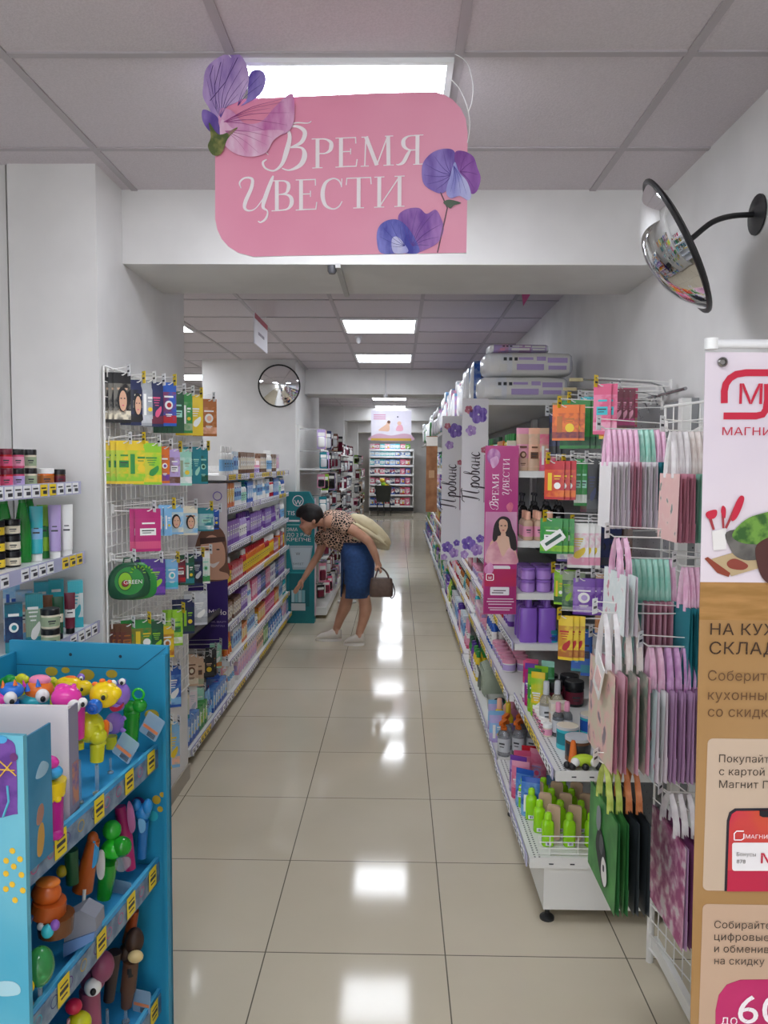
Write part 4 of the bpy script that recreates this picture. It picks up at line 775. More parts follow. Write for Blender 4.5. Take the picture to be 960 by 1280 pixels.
for o in list(bpy.data.objects):
    if o.get('label', '').startswith('green gift bag printed'):
        mb = MB(); y = -.0085
        for pts, col, q in (([(-.03,-.2),(.0,-.19),(.04,-.22),(.06,-.27),(.07,-.31),(.03,-.33),(-.02,-.29),(-.05,-.25)], '#2a2d30', 0), ([(.03,-.25),(.06,-.26),(.07,-.3),(.05,-.325),(.02,-.31),(.015,-.28)], '#e8e6e2', 1), ([(-.04,-.14),(-.01,-.13),(.0,-.17),(-.02,-.2),(-.045,-.19)], '#8a9093', 1), ([(.035,-.27),(.045,-.27),(.045,-.285),(.035,-.285)], '#1b1c1e', 2), ([(.0,-.2),(.03,-.21),(.02,-.25),(-.01,-.24)], '#55595c', 1)):
            mb.prism(smooth2(pts, True, 4), (0, y-.0008*q, 0), (1, 0, 0), (0, 0, 1), .0006, M(col, .6))
        mb.build('printed_animal', o, smooth=False)
    if o.get('label', '').startswith('cream gift bag'):
        k = MB().box((.03, -.02, -.17), (.075, .003, .11), c('white'), ry=.5).box((.03, -.022, -.175), (.05, .002, .05), M('#efc6c2', .5), ry=.5).build('gift_tag', o, smooth=False)
# ------------------------------------------------------------------ hanging sign
SY = 2.05
def sg(cx, cy):                                     # sign outline measured in the sign's own plane
    p = at(240+cx/2.595, 50+cy/2.595, SY); return (p.x, p.z)
EX, EZ = (1, 0, 0), (0, 0, 1)
def flat(mb, pts, lift, mat, sm=True, k=5, th=.0008):
    P = [sg(*p) for p in pts]; P = smooth2(P, True, k) if sm else P
    return mb.prism(P, (0, SY-lift, 0), EX, EZ, th, mat)
signm = MN('#ec8fb0', '#f6aec6', 1.6, 'noise', .5, .3, .7)
edge = [(75,385),(75,580),(82,615),(96,645),(118,670),(150,690),(200,703),(300,700),(600,695),(890,690),(893,500),(894,300),(888,255),(872,222),(845,193),(815,176),(790,168),(600,172),(400,181),(180,190),(75,200)]
sign = MB(); sign.prism([sg(*p) for p in edge], (0, SY, 0), EX, EZ, .005, signm, M('#f3eef0', .6)); sign = sign.build('hanging_sign', smooth=False)
tag(sign, 'pink hanging sign with white lettering and printed purple sweet pea flowers', 'sign')
LW = M('#fdf3f8', .5)
up = Vector((0, 0, 1)); rt_ = Vector((1, 0, .035)).normalized()
mb = MB(); P = lambda x, y: Vector((sg(x, y)[0], SY-.0005, sg(x, y)[1])); u = 2.05/970/2.595
serif_word(mb, 'в', P(228, 424), rt_, up, 112*u, LW, width=150*u)
serif_word(mb, 'РЕМЯ', P(385, 418), rt_, up, 92*u, LW, width=357*u)
serif_word(mb, 'ц', P(146, 556), rt_, up, 98*u, LW, width=128*u)
serif_word(mb, 'ВЕСТИ', P(254, 557), rt_, up, 96*u, LW, width=432*u)
mb.build('lettering', sign, smooth=False)
pet = lambda a, b, s=28: MN(a, b, s, 'noise', .5, .35, .65, detail=6, stretch=(1, 1, .35))
f1 = MB()
flat(f1, [(180,190),(185,120),(205,98),(232,105),(240,135),(220,180),(160,215)], .003, pet('#6a55b0', '#a493d6'))
flat(f1, [(38,150),(48,95),(95,55),(150,48),(178,85),(185,140),(160,195),(110,222),(92,262),(95,310),(70,290),(62,235),(38,190)], .0045, pet('#8465b4', '#cdb0dc', 18))
flat(f1, [(60,235),(36,230),(36,265),(60,300),(92,310),(88,260)], .005, pet('#5b3f97', '#9377c5'))
flat(f1, [(92,230),(130,232),(170,272),(225,268),(275,215),(318,178),(332,195),(326,285),(270,318),(200,330),(100,300)], .006, pet('#c25fa6', '#e8b4d8', 22))
flat(f1, [(100,262),(150,300),(250,296),(300,300),(265,330),(240,370),(185,382),(130,365),(95,320)], .0075, pet('#d985b8', '#f0d2e6', 22))
flat(f1, [(58,272),(92,312),(150,288),(118,325),(98,372),(72,378),(54,350),(64,318)], .009, MN('#4f5f2a', '#8d8a4c', 40))
for q in ([(60,200),(110,140),(150,60)],[(80,230),(75,150),(95,75)],[(70,180),(60,120),(70,85)]): f1.tube([Vector((sg(*p)[0], SY-.0056, sg(*p)[1])) for p in q], .0007, M('#5a3c86', .5), 4)
def veins(mb, base, tips, lift, col, r=.00055):
    for t in tips:
        q = [base, ((base[0]*.55+t[0]*.45)+(t[1]-base[1])*.06, (base[1]*.55+t[1]*.45)-(t[0]-base[0])*.06), t]
        mb.tube([(sg(*p)[0], SY-lift, sg(*p)[1]) for p in smooth2(q, False, 4)], [r*1.6, r*1.5, r*1.3, r*1.2, r, r*.9, r*.8, r*.6, r*.4], M(col, .5), 4)
veins(f1, (95,255), [(50,130),(75,90),(105,65),(140,62),(165,90),(172,130),(150,180)], .0056, '#6a4a9c'); veins(f1, (150,215), [(195,115),(222,118),(228,145)], .0042, '#4d3f94')
veins(f1, (105,270), [(200,240),(255,225),(300,205),(322,190),(318,240),(310,280),(260,305)], .0072, '#a8488e'); veins(f1, (110,300), [(180,370),(220,372),(245,345),(260,320)], .0087, '#bc6a9e')
f1.build('printed_flower', sign)
f2 = MB()
flat(f2, [(745,430),(752,395),(782,365),(822,354),(852,365),(850,420),(842,470),(812,498),(780,490),(752,468)], .003, pet('#6d4fa8', '#9a86d0'))
flat(f2, [(852,368),(880,362),(912,380),(925,415),(936,450),(925,490),(905,500),(880,470),(858,420)], .0035, pet('#7a3f96', '#a56cc0'))
flat(f2, [(852,398),(866,430),(892,462),(905,505),(895,522),(868,508),(838,515),(824,492),(838,440)], .005, pet('#7d79d2', '#c5c6f0', 20))
f2.tube([Vector((sg(*p)[0], SY-.002, sg(*p)[1])) for p in ((806,495),(828,545),(816,600),(796,690))], .0016, M('#6d5560', .6), 5)
flat(f2, [(815,528),(835,520),(872,530),(850,538),(838,548),(826,540)], .005, M('#5c6b5c', .6))
veins(f2, (842,440), [(752,440),(758,405),(785,378),(815,362),(840,368),(760,470),(790,488)], .0042, '#54389a'); veins(f2, (870,430), [(890,370),(912,395),(928,440),(915,485)], .0047, '#642c82'); veins(f2, (848,410), [(850,500),(870,500),(890,505),(838,495)], .0062, '#5a56b4')
f2.build('printed_flower', sign)
f3 = MB()
flat(f3, [(668,580),(690,552),(735,546),(760,565),(790,552),(808,580),(816,615),(800,655),(760,680),(715,690),(690,640)], .003, pet('#7a4aa6', '#b684cc'))
flat(f3, [(600,655),(604,612),(630,588),(668,585),(700,610),(728,655),(735,692),(680,693),(615,693)], .0045, pet('#3f3fa8', '#8d8fe0'))
flat(f3, [(648,650),(665,640),(690,665),(700,690),(655,692)], .006, pet('#a9a8ea', '#d8d8f6'))
veins(f3, (715,670), [(680,575),(700,560),(730,553),(755,575),(785,560),(805,600),(800,640),(770,668)], .0042, '#5e3590'); veins(f3, (690,670), [(610,640),(620,610),(645,595),(675,598),(700,625),(640,670)], .0057, '#2f2f90')
f3.build('printed_flower', sign)
for q in (((848,46),(890,75),(910,140),(908,200),(896,235)), ((840,130),(870,165),(895,230),(900,290),(893,335)), ((182,10),(112,6),(106,30),(128,60))):
    MB().tube(smooth2([(sg(*p)[0], SY-.004, sg(*p)[1]) for p in q], False, 5), .0012, M('#f2f2f2', .4), 5).build('hanging_cord', sign)
# ------------------------------------------------------------------ pink standing board and white boards on the right unit
def board(px0, py0, px1, py1, Y, mat, name, label, slant=0):
    a, b = at(px0, py0, Y), at(px1, py1, Y); w_, h_ = b.x-a.x, a.z-b.z
    o = MB().prism([(0, 0), (w_, 0), (w_, h_), (0, h_)], (0, 0, 0), EX, EZ, .006, mat).build(name, None, (a.x, Y, b.z), smooth=False); tag(o, label, 'board'); return o, w_, h_
bo, bw, bh = board(607, 557, 645, 768, 3.585, MN('#b4327f', '#c9578f', 3, 'noise', .4, .35, .65), 'shelf_board', 'upright pink board with white lettering and a printed woman in pink')
mb = MB(); U = lambda x, y: (bw*x/200, -.0005, bh*(1-y/1130))     # board picture measured on a 200 x 1130 sheet
vr = (0, 0, 1); vu = (-1, 0, 0)
serif_word(mb, 'в', U(80, 425), vr, vu, bh*45/1130, LW, width=bh*58/1130); serif_word(mb, 'РЕМЯ', U(82, 370), vr, vu, bh*42/1130, LW, width=bh*185/1130)
serif_word(mb, 'ц', U(145, 330), vr, vu, bh*42/1130, LW, width=bh*52/1130); serif_word(mb, 'ВЕСТИ', U(145, 282), vr, vu, bh*42/1130, LW, width=bh*200/1130)
mb.build('lettering', bo, smooth=False)
def sheet(mb, pts, q, mat, sm=True): return mb.prism([(bw*x/200, bh*(1-y/1130)) for x, y in (smooth2(pts, True, 4) if sm else pts)], (0, -.0006*q, 0), EX, EZ, .0005, mat)
pw = MB(); hair = M('#241a1e', .5); skin_ = MN('#d9a78c', '#e6bca4', 8)
sheet(pw, [(5,440),(195,440),(195,780),(5,780)], 1, MN('#c77ba6', '#d8a5c2', 4), False)
sheet(pw, [(52,580),(62,520),(90,478),(122,470),(152,490),(170,550),(190,600),(196,680),(170,700),(150,640),(80,600),(58,610)], 2, hair)
sheet(pw, [(40,640),(90,600),(150,610),(185,680),(195,790),(30,790),(30,700)], 3, skin_)
sheet(pw, [(90,500),(112,488),(136,505),(140,545),(126,580),(112,588),(98,575),(88,540)], 4, skin_); sheet(pw, [(104,575),(126,575),(128,615),(100,615)], 3.5, skin_)
for x in (102, 125): sheet(pw, [(x-7,532),(x,528),(x+7,532),(x,536)], 5, hair)
sheet(pw, [(106,562),(114,559),(122,562),(114,567)], 5, M('#b0545c', .5))
sheet(pw, [(55,560),(75,520),(88,520),(84,570),(78,620),(60,640),(50,620)], 5, hair); sheet(pw, [(140,520),(160,540),(190,620),(196,690),(165,690),(150,620)], 5, hair)
sheet(pw, [(20,690),(60,640),(80,650),(112,740),(150,680),(190,720),(196,790),(20,790)], 6, MN('#d68f9f', '#edb9c0', 12))
pw.build('printed_woman', bo, smooth=False)
pf = MB(); sheet(pf, [(10,60),(35,20),(75,30),(90,70),(60,130),(20,110)], 1.5, pet('#a04f9c', '#dfaed2', 30)); sheet(pf, [(30,90),(70,70),(80,110),(50,150),(36,130)], 2.5, pet('#cf8fc0', '#f0d6e8', 30)); sheet(pf, [(130,400),(155,375),(172,395),(160,440),(140,430)], 1.5, pet('#c84a72', '#e88aa0', 30)); sheet(pf, [(5,810),(40,780),(60,820),(40,860),(8,850)], 8, pet('#c24f9a', '#e8a4cc', 30))
pf.build('printed_pattern', bo, smooth=False)
pc = MB(); sheet(pc, [(5,790),(195,790),(195,1125),(5,1125)], 6.6, MN('#a21a6a', '#b5277a', 3), False); sheet(pc, rrect(50, 800, 160, 830, 14), 7, M('#efe6ea', .5), False); sheet(pc, rrect(5, 822, 195, 940, 10), 7.6, MN('#c71f45', '#b01c5e', 5), False)
sheet(pc, rrect(40, 945, 155, 1000, 6), 8, M('#f0eaee', .5), False)
for y, a, b_ in ((965,60,135),(980,50,120)): sheet(pc, [(a,y),(b_,y),(b_,y+7),(a,y+7)], 8.6, M('#6b5560', .5), False)
for y, a, b_ in ((1022,25,180),(1040,20,185),(1058,30,170),(1082,30,175),(1096,40,160)): sheet(pc, [(a,y),(b_,y),(b_,y+6),(a,y+6)], 8, M('#e7cfdc', .5), False)
letter(pc, 'м', (bw*.185, -.0056, bh*(1-890/1130)), EX, EZ, bh*22/1130, LW, 'c', bold=.03)
for r_ in (34, ): pc.add([(bw*(37+x)/200, -.0055, bh*(1-(878+y)/1130)) for x, y in rrect(-24, -24, 24, 24, 10)+rrect(-19, -19, 19, 19, 8)], [(i, (i+1) % 24, 24+(i+1) % 24, 24+i) for i in range(24)], LW)
pc.build('printed_panel', bo, smooth=False)
whb = M('#e9e6ea', .45)
def script_word(mb, strokes, o, ex, ey, s, mat):
    o, ex, ey = Vector(o), Vector(ex), Vector(ey); n = ex.cross(ey).normalized()
    for i, st in enumerate(strokes):
        V, F = rib(st); mb.add([o+ex*(a*s)+ey*(b*s)+n*(.001+.0003*i) for a, b in V], F, mat)
def hand(word_w=.07):
    """handwritten word drawn as thick and thin pen strokes (П р о в а н с)"""
    t, k = .03, .085; S = []
    S += [[(0,.05,t),(.08,.0,t),(.16,.3,k),(.26,.9,k),(.3,1.02,t)], [(-.08,.86,t),(.05,1.0,.05),(.3,1.0,.05),(.6,1.06,.06),(.74,1.02,t)], [(.6,1.04,t),(.52,.6,k),(.46,.2,k),(.5,.02,t),(.6,.08,t)]]
    x = .72
    S += [[(x,.1,t),(x+.1,.5,t),(x+.1,.2,k),(x+.0,-.45,k),(x-.06,-.52,t)], [(x+.1,.3,t),(x+.22,.5,k),(x+.32,.36,k),(x+.26,.08,k),(x+.14,.03,t)]]; x += .42
    S += [[(x+.12,.48,t),(x,.3,k),(x+.06,.05,k),(x+.2,.06,k),(x+.28,.3,k),(x+.2,.47,t),(x+.1,.48,t)]]; x += .36
    S += [[(x,.06,t),(x+.06,.5,k),(x+.12,.92,t),(x+.2,.85,t),(x+.08,.45,t)], [(x+.06,.48,t),(x+.2,.42,k),(x+.18,.08,k),(x+.04,.04,t)]]; x += .34
    S += [[(x+.24,.42,t),(x+.1,.48,t),(x,.24,k),(x+.06,.03,t),(x+.2,.2,t),(x+.26,.48,t)], [(x+.26,.48,t),(x+.24,.1,k),(x+.3,.02,t),(x+.36,.1,t)]]; x += .4
    S += [[(x+.04,.5,t),(x,.02,k)], [(x+.02,.26,t),(x+.22,.28,t)], [(x+.26,.5,t),(x+.22,.08,k),(x+.3,.02,t)]]; x += .36
    S += [[(x+.22,.42,t),(x+.12,.49,t),(x,.26,k),(x+.06,.04,k),(x+.24,.1,t)]]
    return S, x+.26
for i, (x0, x1, y0, y1, Y, lab) in enumerate(((578, 608, 498, 697, 4.28, 'white upright board with handwritten word and purple flowers, next to the pink board'), (553, 577, 520, 700, 5.1, 'second white upright board with handwritten word, farther from the pink board'))):
    b_, w_, h_ = board(x0, y0, x1, y1, Y, whb, 'shelf_board', lab)
    MB().bb((w_-.01, .006, h_*.5), (.556-b_.location.x, .010, h_*.5+.02), WHITE).build('clip', b_, smooth=False)
    mb = MB(); S, tot = hand(); script_word(mb, S, (w_*.70, -.0005, h_*.36), (0, 0, 1), (-1, 0, 0), h_*.31/tot*1.0, M('#3d3038', .5)); mb.box((w_*.88, -.001, h_*.5), (w_*.06, .001, h_*.30), M('#b59aa8', .5)); mb.build('lettering', b_, smooth=False)
    fl = MB()
    for cx, cz, r, k in ((.62,.90,.22,0),(.35,.80,.13,1),(.85,.68,.08,2),(.25,.93,.1,2),(.3,.09,.17,0),(.62,.05,.15,1),(.75,.12,.1,0),(.15,.02,.1,1)):
        for j in range(5):
            a = j*1.256+cx*9; pr_ = [(w_*(cx+r*math.cos(a)*.9+q*r*.75*math.cos(t_1)), h_*cz+w_*(r*math.sin(a)*.9)+w_*r*.75*math.sin(t_1)) for q in (1,) for t_1 in [2*PI*m/10 for m in range(10)]]
            fl.prism(pr_, (0, -.0008-.0006*j, 0), EX, EZ, .0005, pet(*(('#5a3aa0','#9a7cd0'),('#8c62b8','#cdb0e0'),('#a8455e','#d88a9c'))[k], 60))
    fl.build('printed_pattern', b_, smooth=False)
bb, w_, h_ = board(533, 545, 546, 640, 8.7, MN('#8d5a35', '#a8734a', 8), 'shelf_board', 'narrow brown upright board far along the right shelving')
MB().bb((w_-.01, .006, h_*.5), (.572-bb.location.x, .010, h_*.5+.03), WHITE).build('clip', bb, smooth=False)
MB().box((w_/2, -.001, h_*.93), (w_, .002, h_*.12), M('#e9e2d8', .5)).box((w_/2, -.001, h_*.5), (w_*.5, .002, h_*.1), M('#c49a72', .5)).build('printed_panel', bb, smooth=False)
# ------------------------------------------------------------------ kitchen banner on the right
BY = 1.15; bx0, bx1, bz0, bz1 = .4465, .96, .04, 1.797
ban = empty('banner_stand', (.70, BY, 0), 'tall kitchen promotion banner with white top and brown lower part', 'banner')
tl, bl = at(884, 436, BY), at(865, 1280, BY)
lean = (bl.x-tl.x)/(tl.z-bl.z)
mb = MB()
def sx(z): return bx0+(bz1-z)*lean
def bp(px, py): return at(px, py, BY)
def bpoly(mb, pts, q, mat, sm=False, k=4):
    P = [(bp(*p).x-.70, bp(*p).z) for p in pts]; P = smooth2(P, True, k) if sm else P
    return mb.prism(P, (0, -.0006*q, 0), EX, EZ, .0005, mat)
clo = MN('#d9cdd9', '#e4d8e0', 5, 'noise', .55, .3, .7); brown_ = MN('#a37a45', '#b08a5c', 3, 'noise', .5, .3, .7)
zt = bp(900, 775).z
mb.prism([(sx(1.46)-.70, 1.46), (bx1-.70, 1.46), (bx1-.70, bz1), (sx(bz1)-.70, bz1)], (0, 0, 0), EX, EZ, .0015, clo)
mb.build('cloth', ban, smooth=False)
mb = MB().prism([(sx(zt)-.70, zt), (bx1-.70, zt), (bx1-.70, 1.46), (sx(1.46)-.70, 1.46)], (0, 0, 0), EX, EZ, .0015, MN('#9a7035', '#b3844a', 14, 'noise', .5, .35, .65, stretch=(1, 1, 6))); mb.build('printed_table', ban, smooth=False)
mb = MB().prism([(sx(bz0)-.70, bz0), (bx1-.70, bz0), (bx1-.70, zt), (sx(zt)-.70, zt)], (0, 0, 0), EX, EZ, .0015, brown_)
z1, z2 = bp(900, 923).z, bp(900, 1113).z; z3, z4 = bp(900, 1130).z, bp(900, 1400).z
for q, (za, zb, xo) in enumerate(((z2, z1, bp(882, 1000).x), (z4, z3, bp(876, 1200).x))): mb.prism([(x-.70, z) for x, z in rrect(xo, za, bx1-.02, zb, .008)], (0, -.0008, 0), EX, EZ, .0006, M('#c9b29c' if not q else '#c6a78e', .5))
mb.build('printed_panel', ban, smooth=False)
RED = M('#c4173a', .45); lg = MB(); yb = BY
def bl_(mb, s, px, py, cap_px, mat, width=None, bold=0., lift=.0022):
    p = bp(px, py); letter(mb, s, (p.x-.70, -lift, p.z), EX, EZ, cap_px*BY/970, mat, width=width and width*BY/970, bold=bold, lift=.0)
# logo: rounded open square ring with M
def ringpoly(pts, w): V, F = rib(pts, sm=False); return V, F
RP_ = [(905,504),(905,489),(907,480),(912,473),(920,468),(932,466),(990,466)]
V, F = rib([(bp(x, y).x-.70, bp(x, y).z, 8.5*BY/970) for x, y in RP_], sm=False); lg.add([(a, -.0012, b) for a, b in V], F, RED)
V, F = rib([(bp(x, y).x-.70, bp(x, y).z, 8.5*BY/970) for x, y in ((904,520),(945,520),(953,518),(957,512),(959,500),(959,480))], sm=False); lg.add([(a, -.0012, b) for a, b in V], F, RED)
bl_(lg, 'М', 923, 505, 24, RED, width=28, bold=.05); bl_(lg, 'МАГНИТ', 902, 544, 9.5, RED, width=71, bold=.03)
lg.build('logo', ban, smooth=False)
tx = MB(); DK = M('#3a2414', .5); DK2 = M('#6b4a2c', .5); GR = M('#4a4038', .5)
bl_(tx, 'НА КУХ', 887, 793, 14, DK, width=80, bold=.025); bl_(tx, 'СКЛАД', 886, 817, 15, DK, width=84, bold=.025)
for s, y, w_ in (('Соберите', 850, 83), ('кухонный', 874, 84), ('со скидкой', 895, 95)): bl_(tx, s, 884, y, 12.5, DK2, width=w_)
for s, y, w_ in (('Покупайте', 952, 70), ('с картой', 968, 57), ('Магнит П', 984, 63)): bl_(tx, s, 898, y, 9.5, GR, width=w_, bold=.008)
for s, y, w_ in (('Собирайте', 1159, 72), ('цифровые', 1174, 70), ('и обменива', 1189, 77), ('на скидку', 1204, 64)): bl_(tx, s, 892, y, 9.5, GR, width=w_, bold=.008)
tx.build('lettering', ban, smooth=False)
ph = MB(); bpoly(ph, [(905,1113),(908,1025),(911,1015),(918,1010),(1000,1009),(1000,1113)], 3, M('#23202c', .4)); bpoly(ph, [(908,1113),(911,1026),(914,1017),(920,1013),(1000,1012),(1000,1052),(1000,1113)], 4, MN('#d9601f', '#c81f4a', 6, 'noise', .5, .35, .6)); bpoly(ph, [(908,1113),(909,1087),(1000,1087),(1000,1113)], 5, M('#c01c44', .45)); bpoly(ph, rrect(914, 1052, 1000, 1087, 3), 6, M('#f0ecee', .5))
bl_(ph, 'Бонусы', 919, 1068, 5, GR, width=24, lift=.005); bl_(ph, '878', 919, 1077, 5, GR, width=11, lift=.005); bl_(ph, 'М', 949, 1077, 13, RED, width=20, bold=.05, lift=.005); bl_(ph, 'МАГНИТ', 930, 1046, 5, LW, width=33, bold=.02, lift=.005)
for q, m_ in ((1, LW),): 
    V, F = rib([(bp(x, y).x-.70, bp(x, y).z, 1.6*BY/970) for x, y in ((916,1048),(916,1040),(919,1037),(928,1037))], sm=False); ph.add([(a, -.005, b) for a, b in V], F, LW); V, F = rib([(bp(x, y).x-.70, bp(x, y).z, 1.6*BY/970) for x, y in ((916,1048),(925,1048),(928,1046),(928,1040))], sm=False); ph.add([(a, -.005, b) for a, b in V], F, LW)
bpoly(ph, [(948,1012),(1000,1012),(1000,1020),(952,1020),(948,1018)], 7, M('#1b1a22', .4))
ph.build('printed_phone', ban, smooth=False)
pr2 = MB(); bpoly(pr2, [(893,1400),(894,1262),(898,1243),(908,1230),(925,1224),(1010,1223),(1010,1400)], 3, MN('#b5195c', '#c92f6e', 4)); bl_(pr2, '60', 921, 1277, 38, LW, width=58, bold=.05, lift=.003); bl_(pr2, 'до', 900, 1279, 13, LW, width=21, bold=.03, lift=.003); pr2.build('printed_offer', ban, smooth=False)
kp = MB(); wood = M('#8f5f2c', .5)
bpoly(kp, [(884,700),(918,690),(960,695),(955,708),(914,720)], 3, M('#b9a27c', .5)); bpoly(kp, [(880,698),(884,696),(912,716),(910,721),(896,716)], 4, M('#8c3a24', .5)); bpoly(kp, [(908,703),(918,698),(934,706),(928,712),(912,710)], 4, M('#8a3a2c', .5), True)
bpoly(kp, [(889,664),(907,660),(907,686),(891,688)], 4, M('#e6e2e0', .5)); bpoly(kp, [(907,665),(935,660),(975,655),(975,690),(940,700),(920,696),(910,682)], 5, MN('#6e6a66', '#4d4a47', 30), True); bpoly(kp, [(914,668),(930,650),(950,642),(975,640),(975,675),(950,680),(925,678)], 6, MN('#2d5a1e', '#6d9a3c', 60, 'noise', .6, .4, .6), True); bpoly(kp, [(945,680),(975,672),(975,730),(955,726),(945,705)], 7, M('#4d2420', .4), True)
for a, b_, r_ in (((891,662),(886,646),2.5),((903,660),(902,640),2.2),((906,660),(918,634),2.4)):
    V, F = rib([(bp(*a).x-.70, bp(*a).z, r_*1.2*BY/970), (bp(*b_).x-.70, bp(*b_).z, r_*1.6*BY/970)], sm=False); kp.add([(x, -.0035, z) for x, z in V], F, M('#a3303a', .45))
bpoly(kp, [(913,650),(917,632),(924,620),(929,622),(926,634),(919,648)], 6, RED, True); bpoly(kp, [(881,643),(884,639),(894,637),(895,643),(891,648),(884,648)], 6, RED, True); bpoly(kp, [(900,640),(902,632),(906,636),(905,648)], 6, RED, True)
kp.build('printed_kitchenware', ban, smooth=False)
MB().tube([(bx0-.70+.004, .0, bz1+.012), (bx1-.70-.004, .0, bz1+.012)], .0068, M('#e8e8ea', .3), 10).lathe([(.0, -.0095), (.0095, -.008), (.0095, .008), (0, .0095)], M('#f4f4f4', .3), 12, (bx0-.70+.008, 0, bz1+.012)).build('top_rod', ban)
q = bp(902, 453); MB().rings([[(q.x-.70+r_*math.cos(t_1), -y_, q.z+r_*math.sin(t_1)) for t_1 in [2*PI*i/14 for i in range(14)]] for r_, y_ in ((.0072, .002), (.0072, .005), (.005, .007), (.0035, .004))], M('#8f8d8c', .25, .9)).build('eyelet', ban)
MB().tube([(.0, .02, .02), (.0, .02, bz1+.01)], .008, M('#dddde0', .3), 8).tube([(-.18, .02, .012), (.2, .02, .012)], .012, M('#dddde0', .3), 8).tube([(0, -.2, .012), (0, .22, .012)], .012, M('#dddde0', .3), 8).build('pole', ban)
# ------------------------------------------------------------------ mirrors
chrome = M('#f4f5f6', .03, 1.)
def dome(R_, dep, mat, k=10, n=48):
    S = (R_*R_+dep*dep)/(2*dep); mb = MB(); rs = []
    for i in range(k+1):
        r_ = R_*(1-i/k)+.0008; z = math.sqrt(max(0, S*S-r_*r_))-(S-dep); rs.append([(r_*math.cos(2*PI*j/n), r_*math.sin(2*PI*j/n), z) for j in range(n)])
    return mb.rings(rs, mat)
def mirror(name, label, loc, nrm, R_, dep, arm=None):
    q = Vector(nrm).normalized().to_track_quat('Z', 'Y'); o = dome(R_, dep, chrome).build(name, None, loc, ang=60); o.rotation_mode = 'QUATERNION'; o.rotation_quaternion = q; tag(o, label, 'mirror', 'convex shop mirrors')
    MB().tube([((R_+.002)*math.cos(2*PI*i/48), (R_+.002)*math.sin(2*PI*i/48), 0) for i in range(48)], .0075, M('#17171a', .4), 8, loop=True).build('rim', o)
    MB().lathe([(R_*.99, -.002), (R_*.9, -.014), (R_*.3, -.022)], M('#1c1c1f', .5), 40).build('back_shell', o); return o, q
mo, q = mirror('convex_mirror', 'convex mirror on a black arm seen from its side by the right wall', at(846, 309, 2.2), (-.86, .25, -.45), .192, .085)
inv = q.inverted(); ml = Vector(mo.location)
def tomir(p): return inv @ (Vector(p)-ml)
plate = Vector((1.018, 2.275, 2.345)); back = ml+q @ Vector((0, 0, -.02))
MB().tube(smooth2([tuple(tomir(p)) for p in (back, at(866, 297, 2.21), at(890, 278, 2.235), at(915, 270, 2.26), plate)], False, 5), .008, M('#17171a', .4), 10).build('arm', mo)
pm_ = MB(); rs = []
for r_, x in ((.056, 1.0185), (.056, 1.014), (.03, 1.010), (.012, 1.004)): rs.append([tomir((x, plate.y+r_*math.cos(2*PI*i/24), plate.z+r_*math.sin(2*PI*i/24))) for i in range(24)])
pm_.rings(rs, M('#17171a', .4)).build('wall_plate', mo)
mirror('convex_mirror', 'round convex mirror with black rim on the middle pillar', (-1.205, 7.90, 2.405), (.0, -1, -.08), .207, .07)
MB().lathe([(.02, 0), (.02, .05)], M('#17171a', .4), 10).build('bracket', bpy.data.objects['convex_mirror.001'], (0, 0, -.06))
# ------------------------------------------------------------------ small hanging things
o = MB().bb((-.004, -.25, -.20), (.004, .25, 0), M('#e6e4ea', .5)).build('aisle_sign', None, (-.955, 5.43, 2.62), smooth=False); tag(o, 'small white aisle sign with a red top edge hanging from the ceiling', 'sign')
MB().bb((.004, -.25, -.035), (.006, .25, 0), M('#a3203c', .5)).build('red_band', o, smooth=False)
k = MB()
for i, (y0_, y1_) in enumerate(((-.12,-.06),(-.05,.0),(.015,.05),(.06,.11))): k.bb((.0042, y0_, -.125), (.0054, y1_, -.105), M('#8f8490', .5))
k.build('lettering', o, smooth=False)
for y in (-.2, .2): MB().tube([(0, y, 0), (0, y, .056)], .0012, M('#dddddd', .4), 4).build('hanging_cord', o)
o = MB().prism([(-.055, 0), (.055, 0), (-.035, -.15)], (0, 0, 0), EX, EZ, .002, M('#d2639a', .5)).build('pennant', None, (.735, 4.45, 2.67), smooth=False); tag(o, 'pink paper pennant hanging from the ceiling on the right', 'pennant')
o = MB().ball((0, 0, 0), (.02, .02, .03), M('#e9e9ee', .4)).lathe([(.03, .02), (.03, .035)], M('#e9e9ee', .4), 14).build('ceiling_sensor', None, (-.33, 6.45, H-.037)); tag(o, 'small white sensor beside the first light behind the beam', 'sensor')
o = MB().lathe([(.012, 0), (.018, .01), (.018, .03)], M('#55555a', .4), 12).build('ceiling_sensor', None, (-.26, 3.06, 2.364)); tag(o, 'small dark sensor under the front beam', 'sensor')
PY_ = 12.0; a, b_ = at(464, 513, PY_), at(514, 551, PY_); w_, h_ = b_.x-a.x, a.z-b_.z
o = MB().prism([(0, 0), (w_, 0), (w_, h_), (0, h_)], (0, 0, 0), EX, EZ, .006, MN('#d8d4e2', '#e4e0ea', 4)).build('ceiling_poster', None, (a.x, PY_, b_.z), smooth=False); tag(o, 'pale lilac poster of two babies hanging over the far aisle', 'poster')
k = MB(); pp = lambda pts, q, m, sm=True: k.prism([(w_*x/100, h_*(1-y/76)) for x, y in (smooth2(pts, True, 4) if sm else pts)], (0, -.001*q, 0), EX, EZ, .0008, m)
pp([(0,66),(20,58),(50,63),(80,58),(100,62),(100,76),(0,76)], 1, M('#cfa8bc', .5)); pp([(0,70),(100,70),(100,76),(0,76)], 2, M('#c9a43a', .5), False)
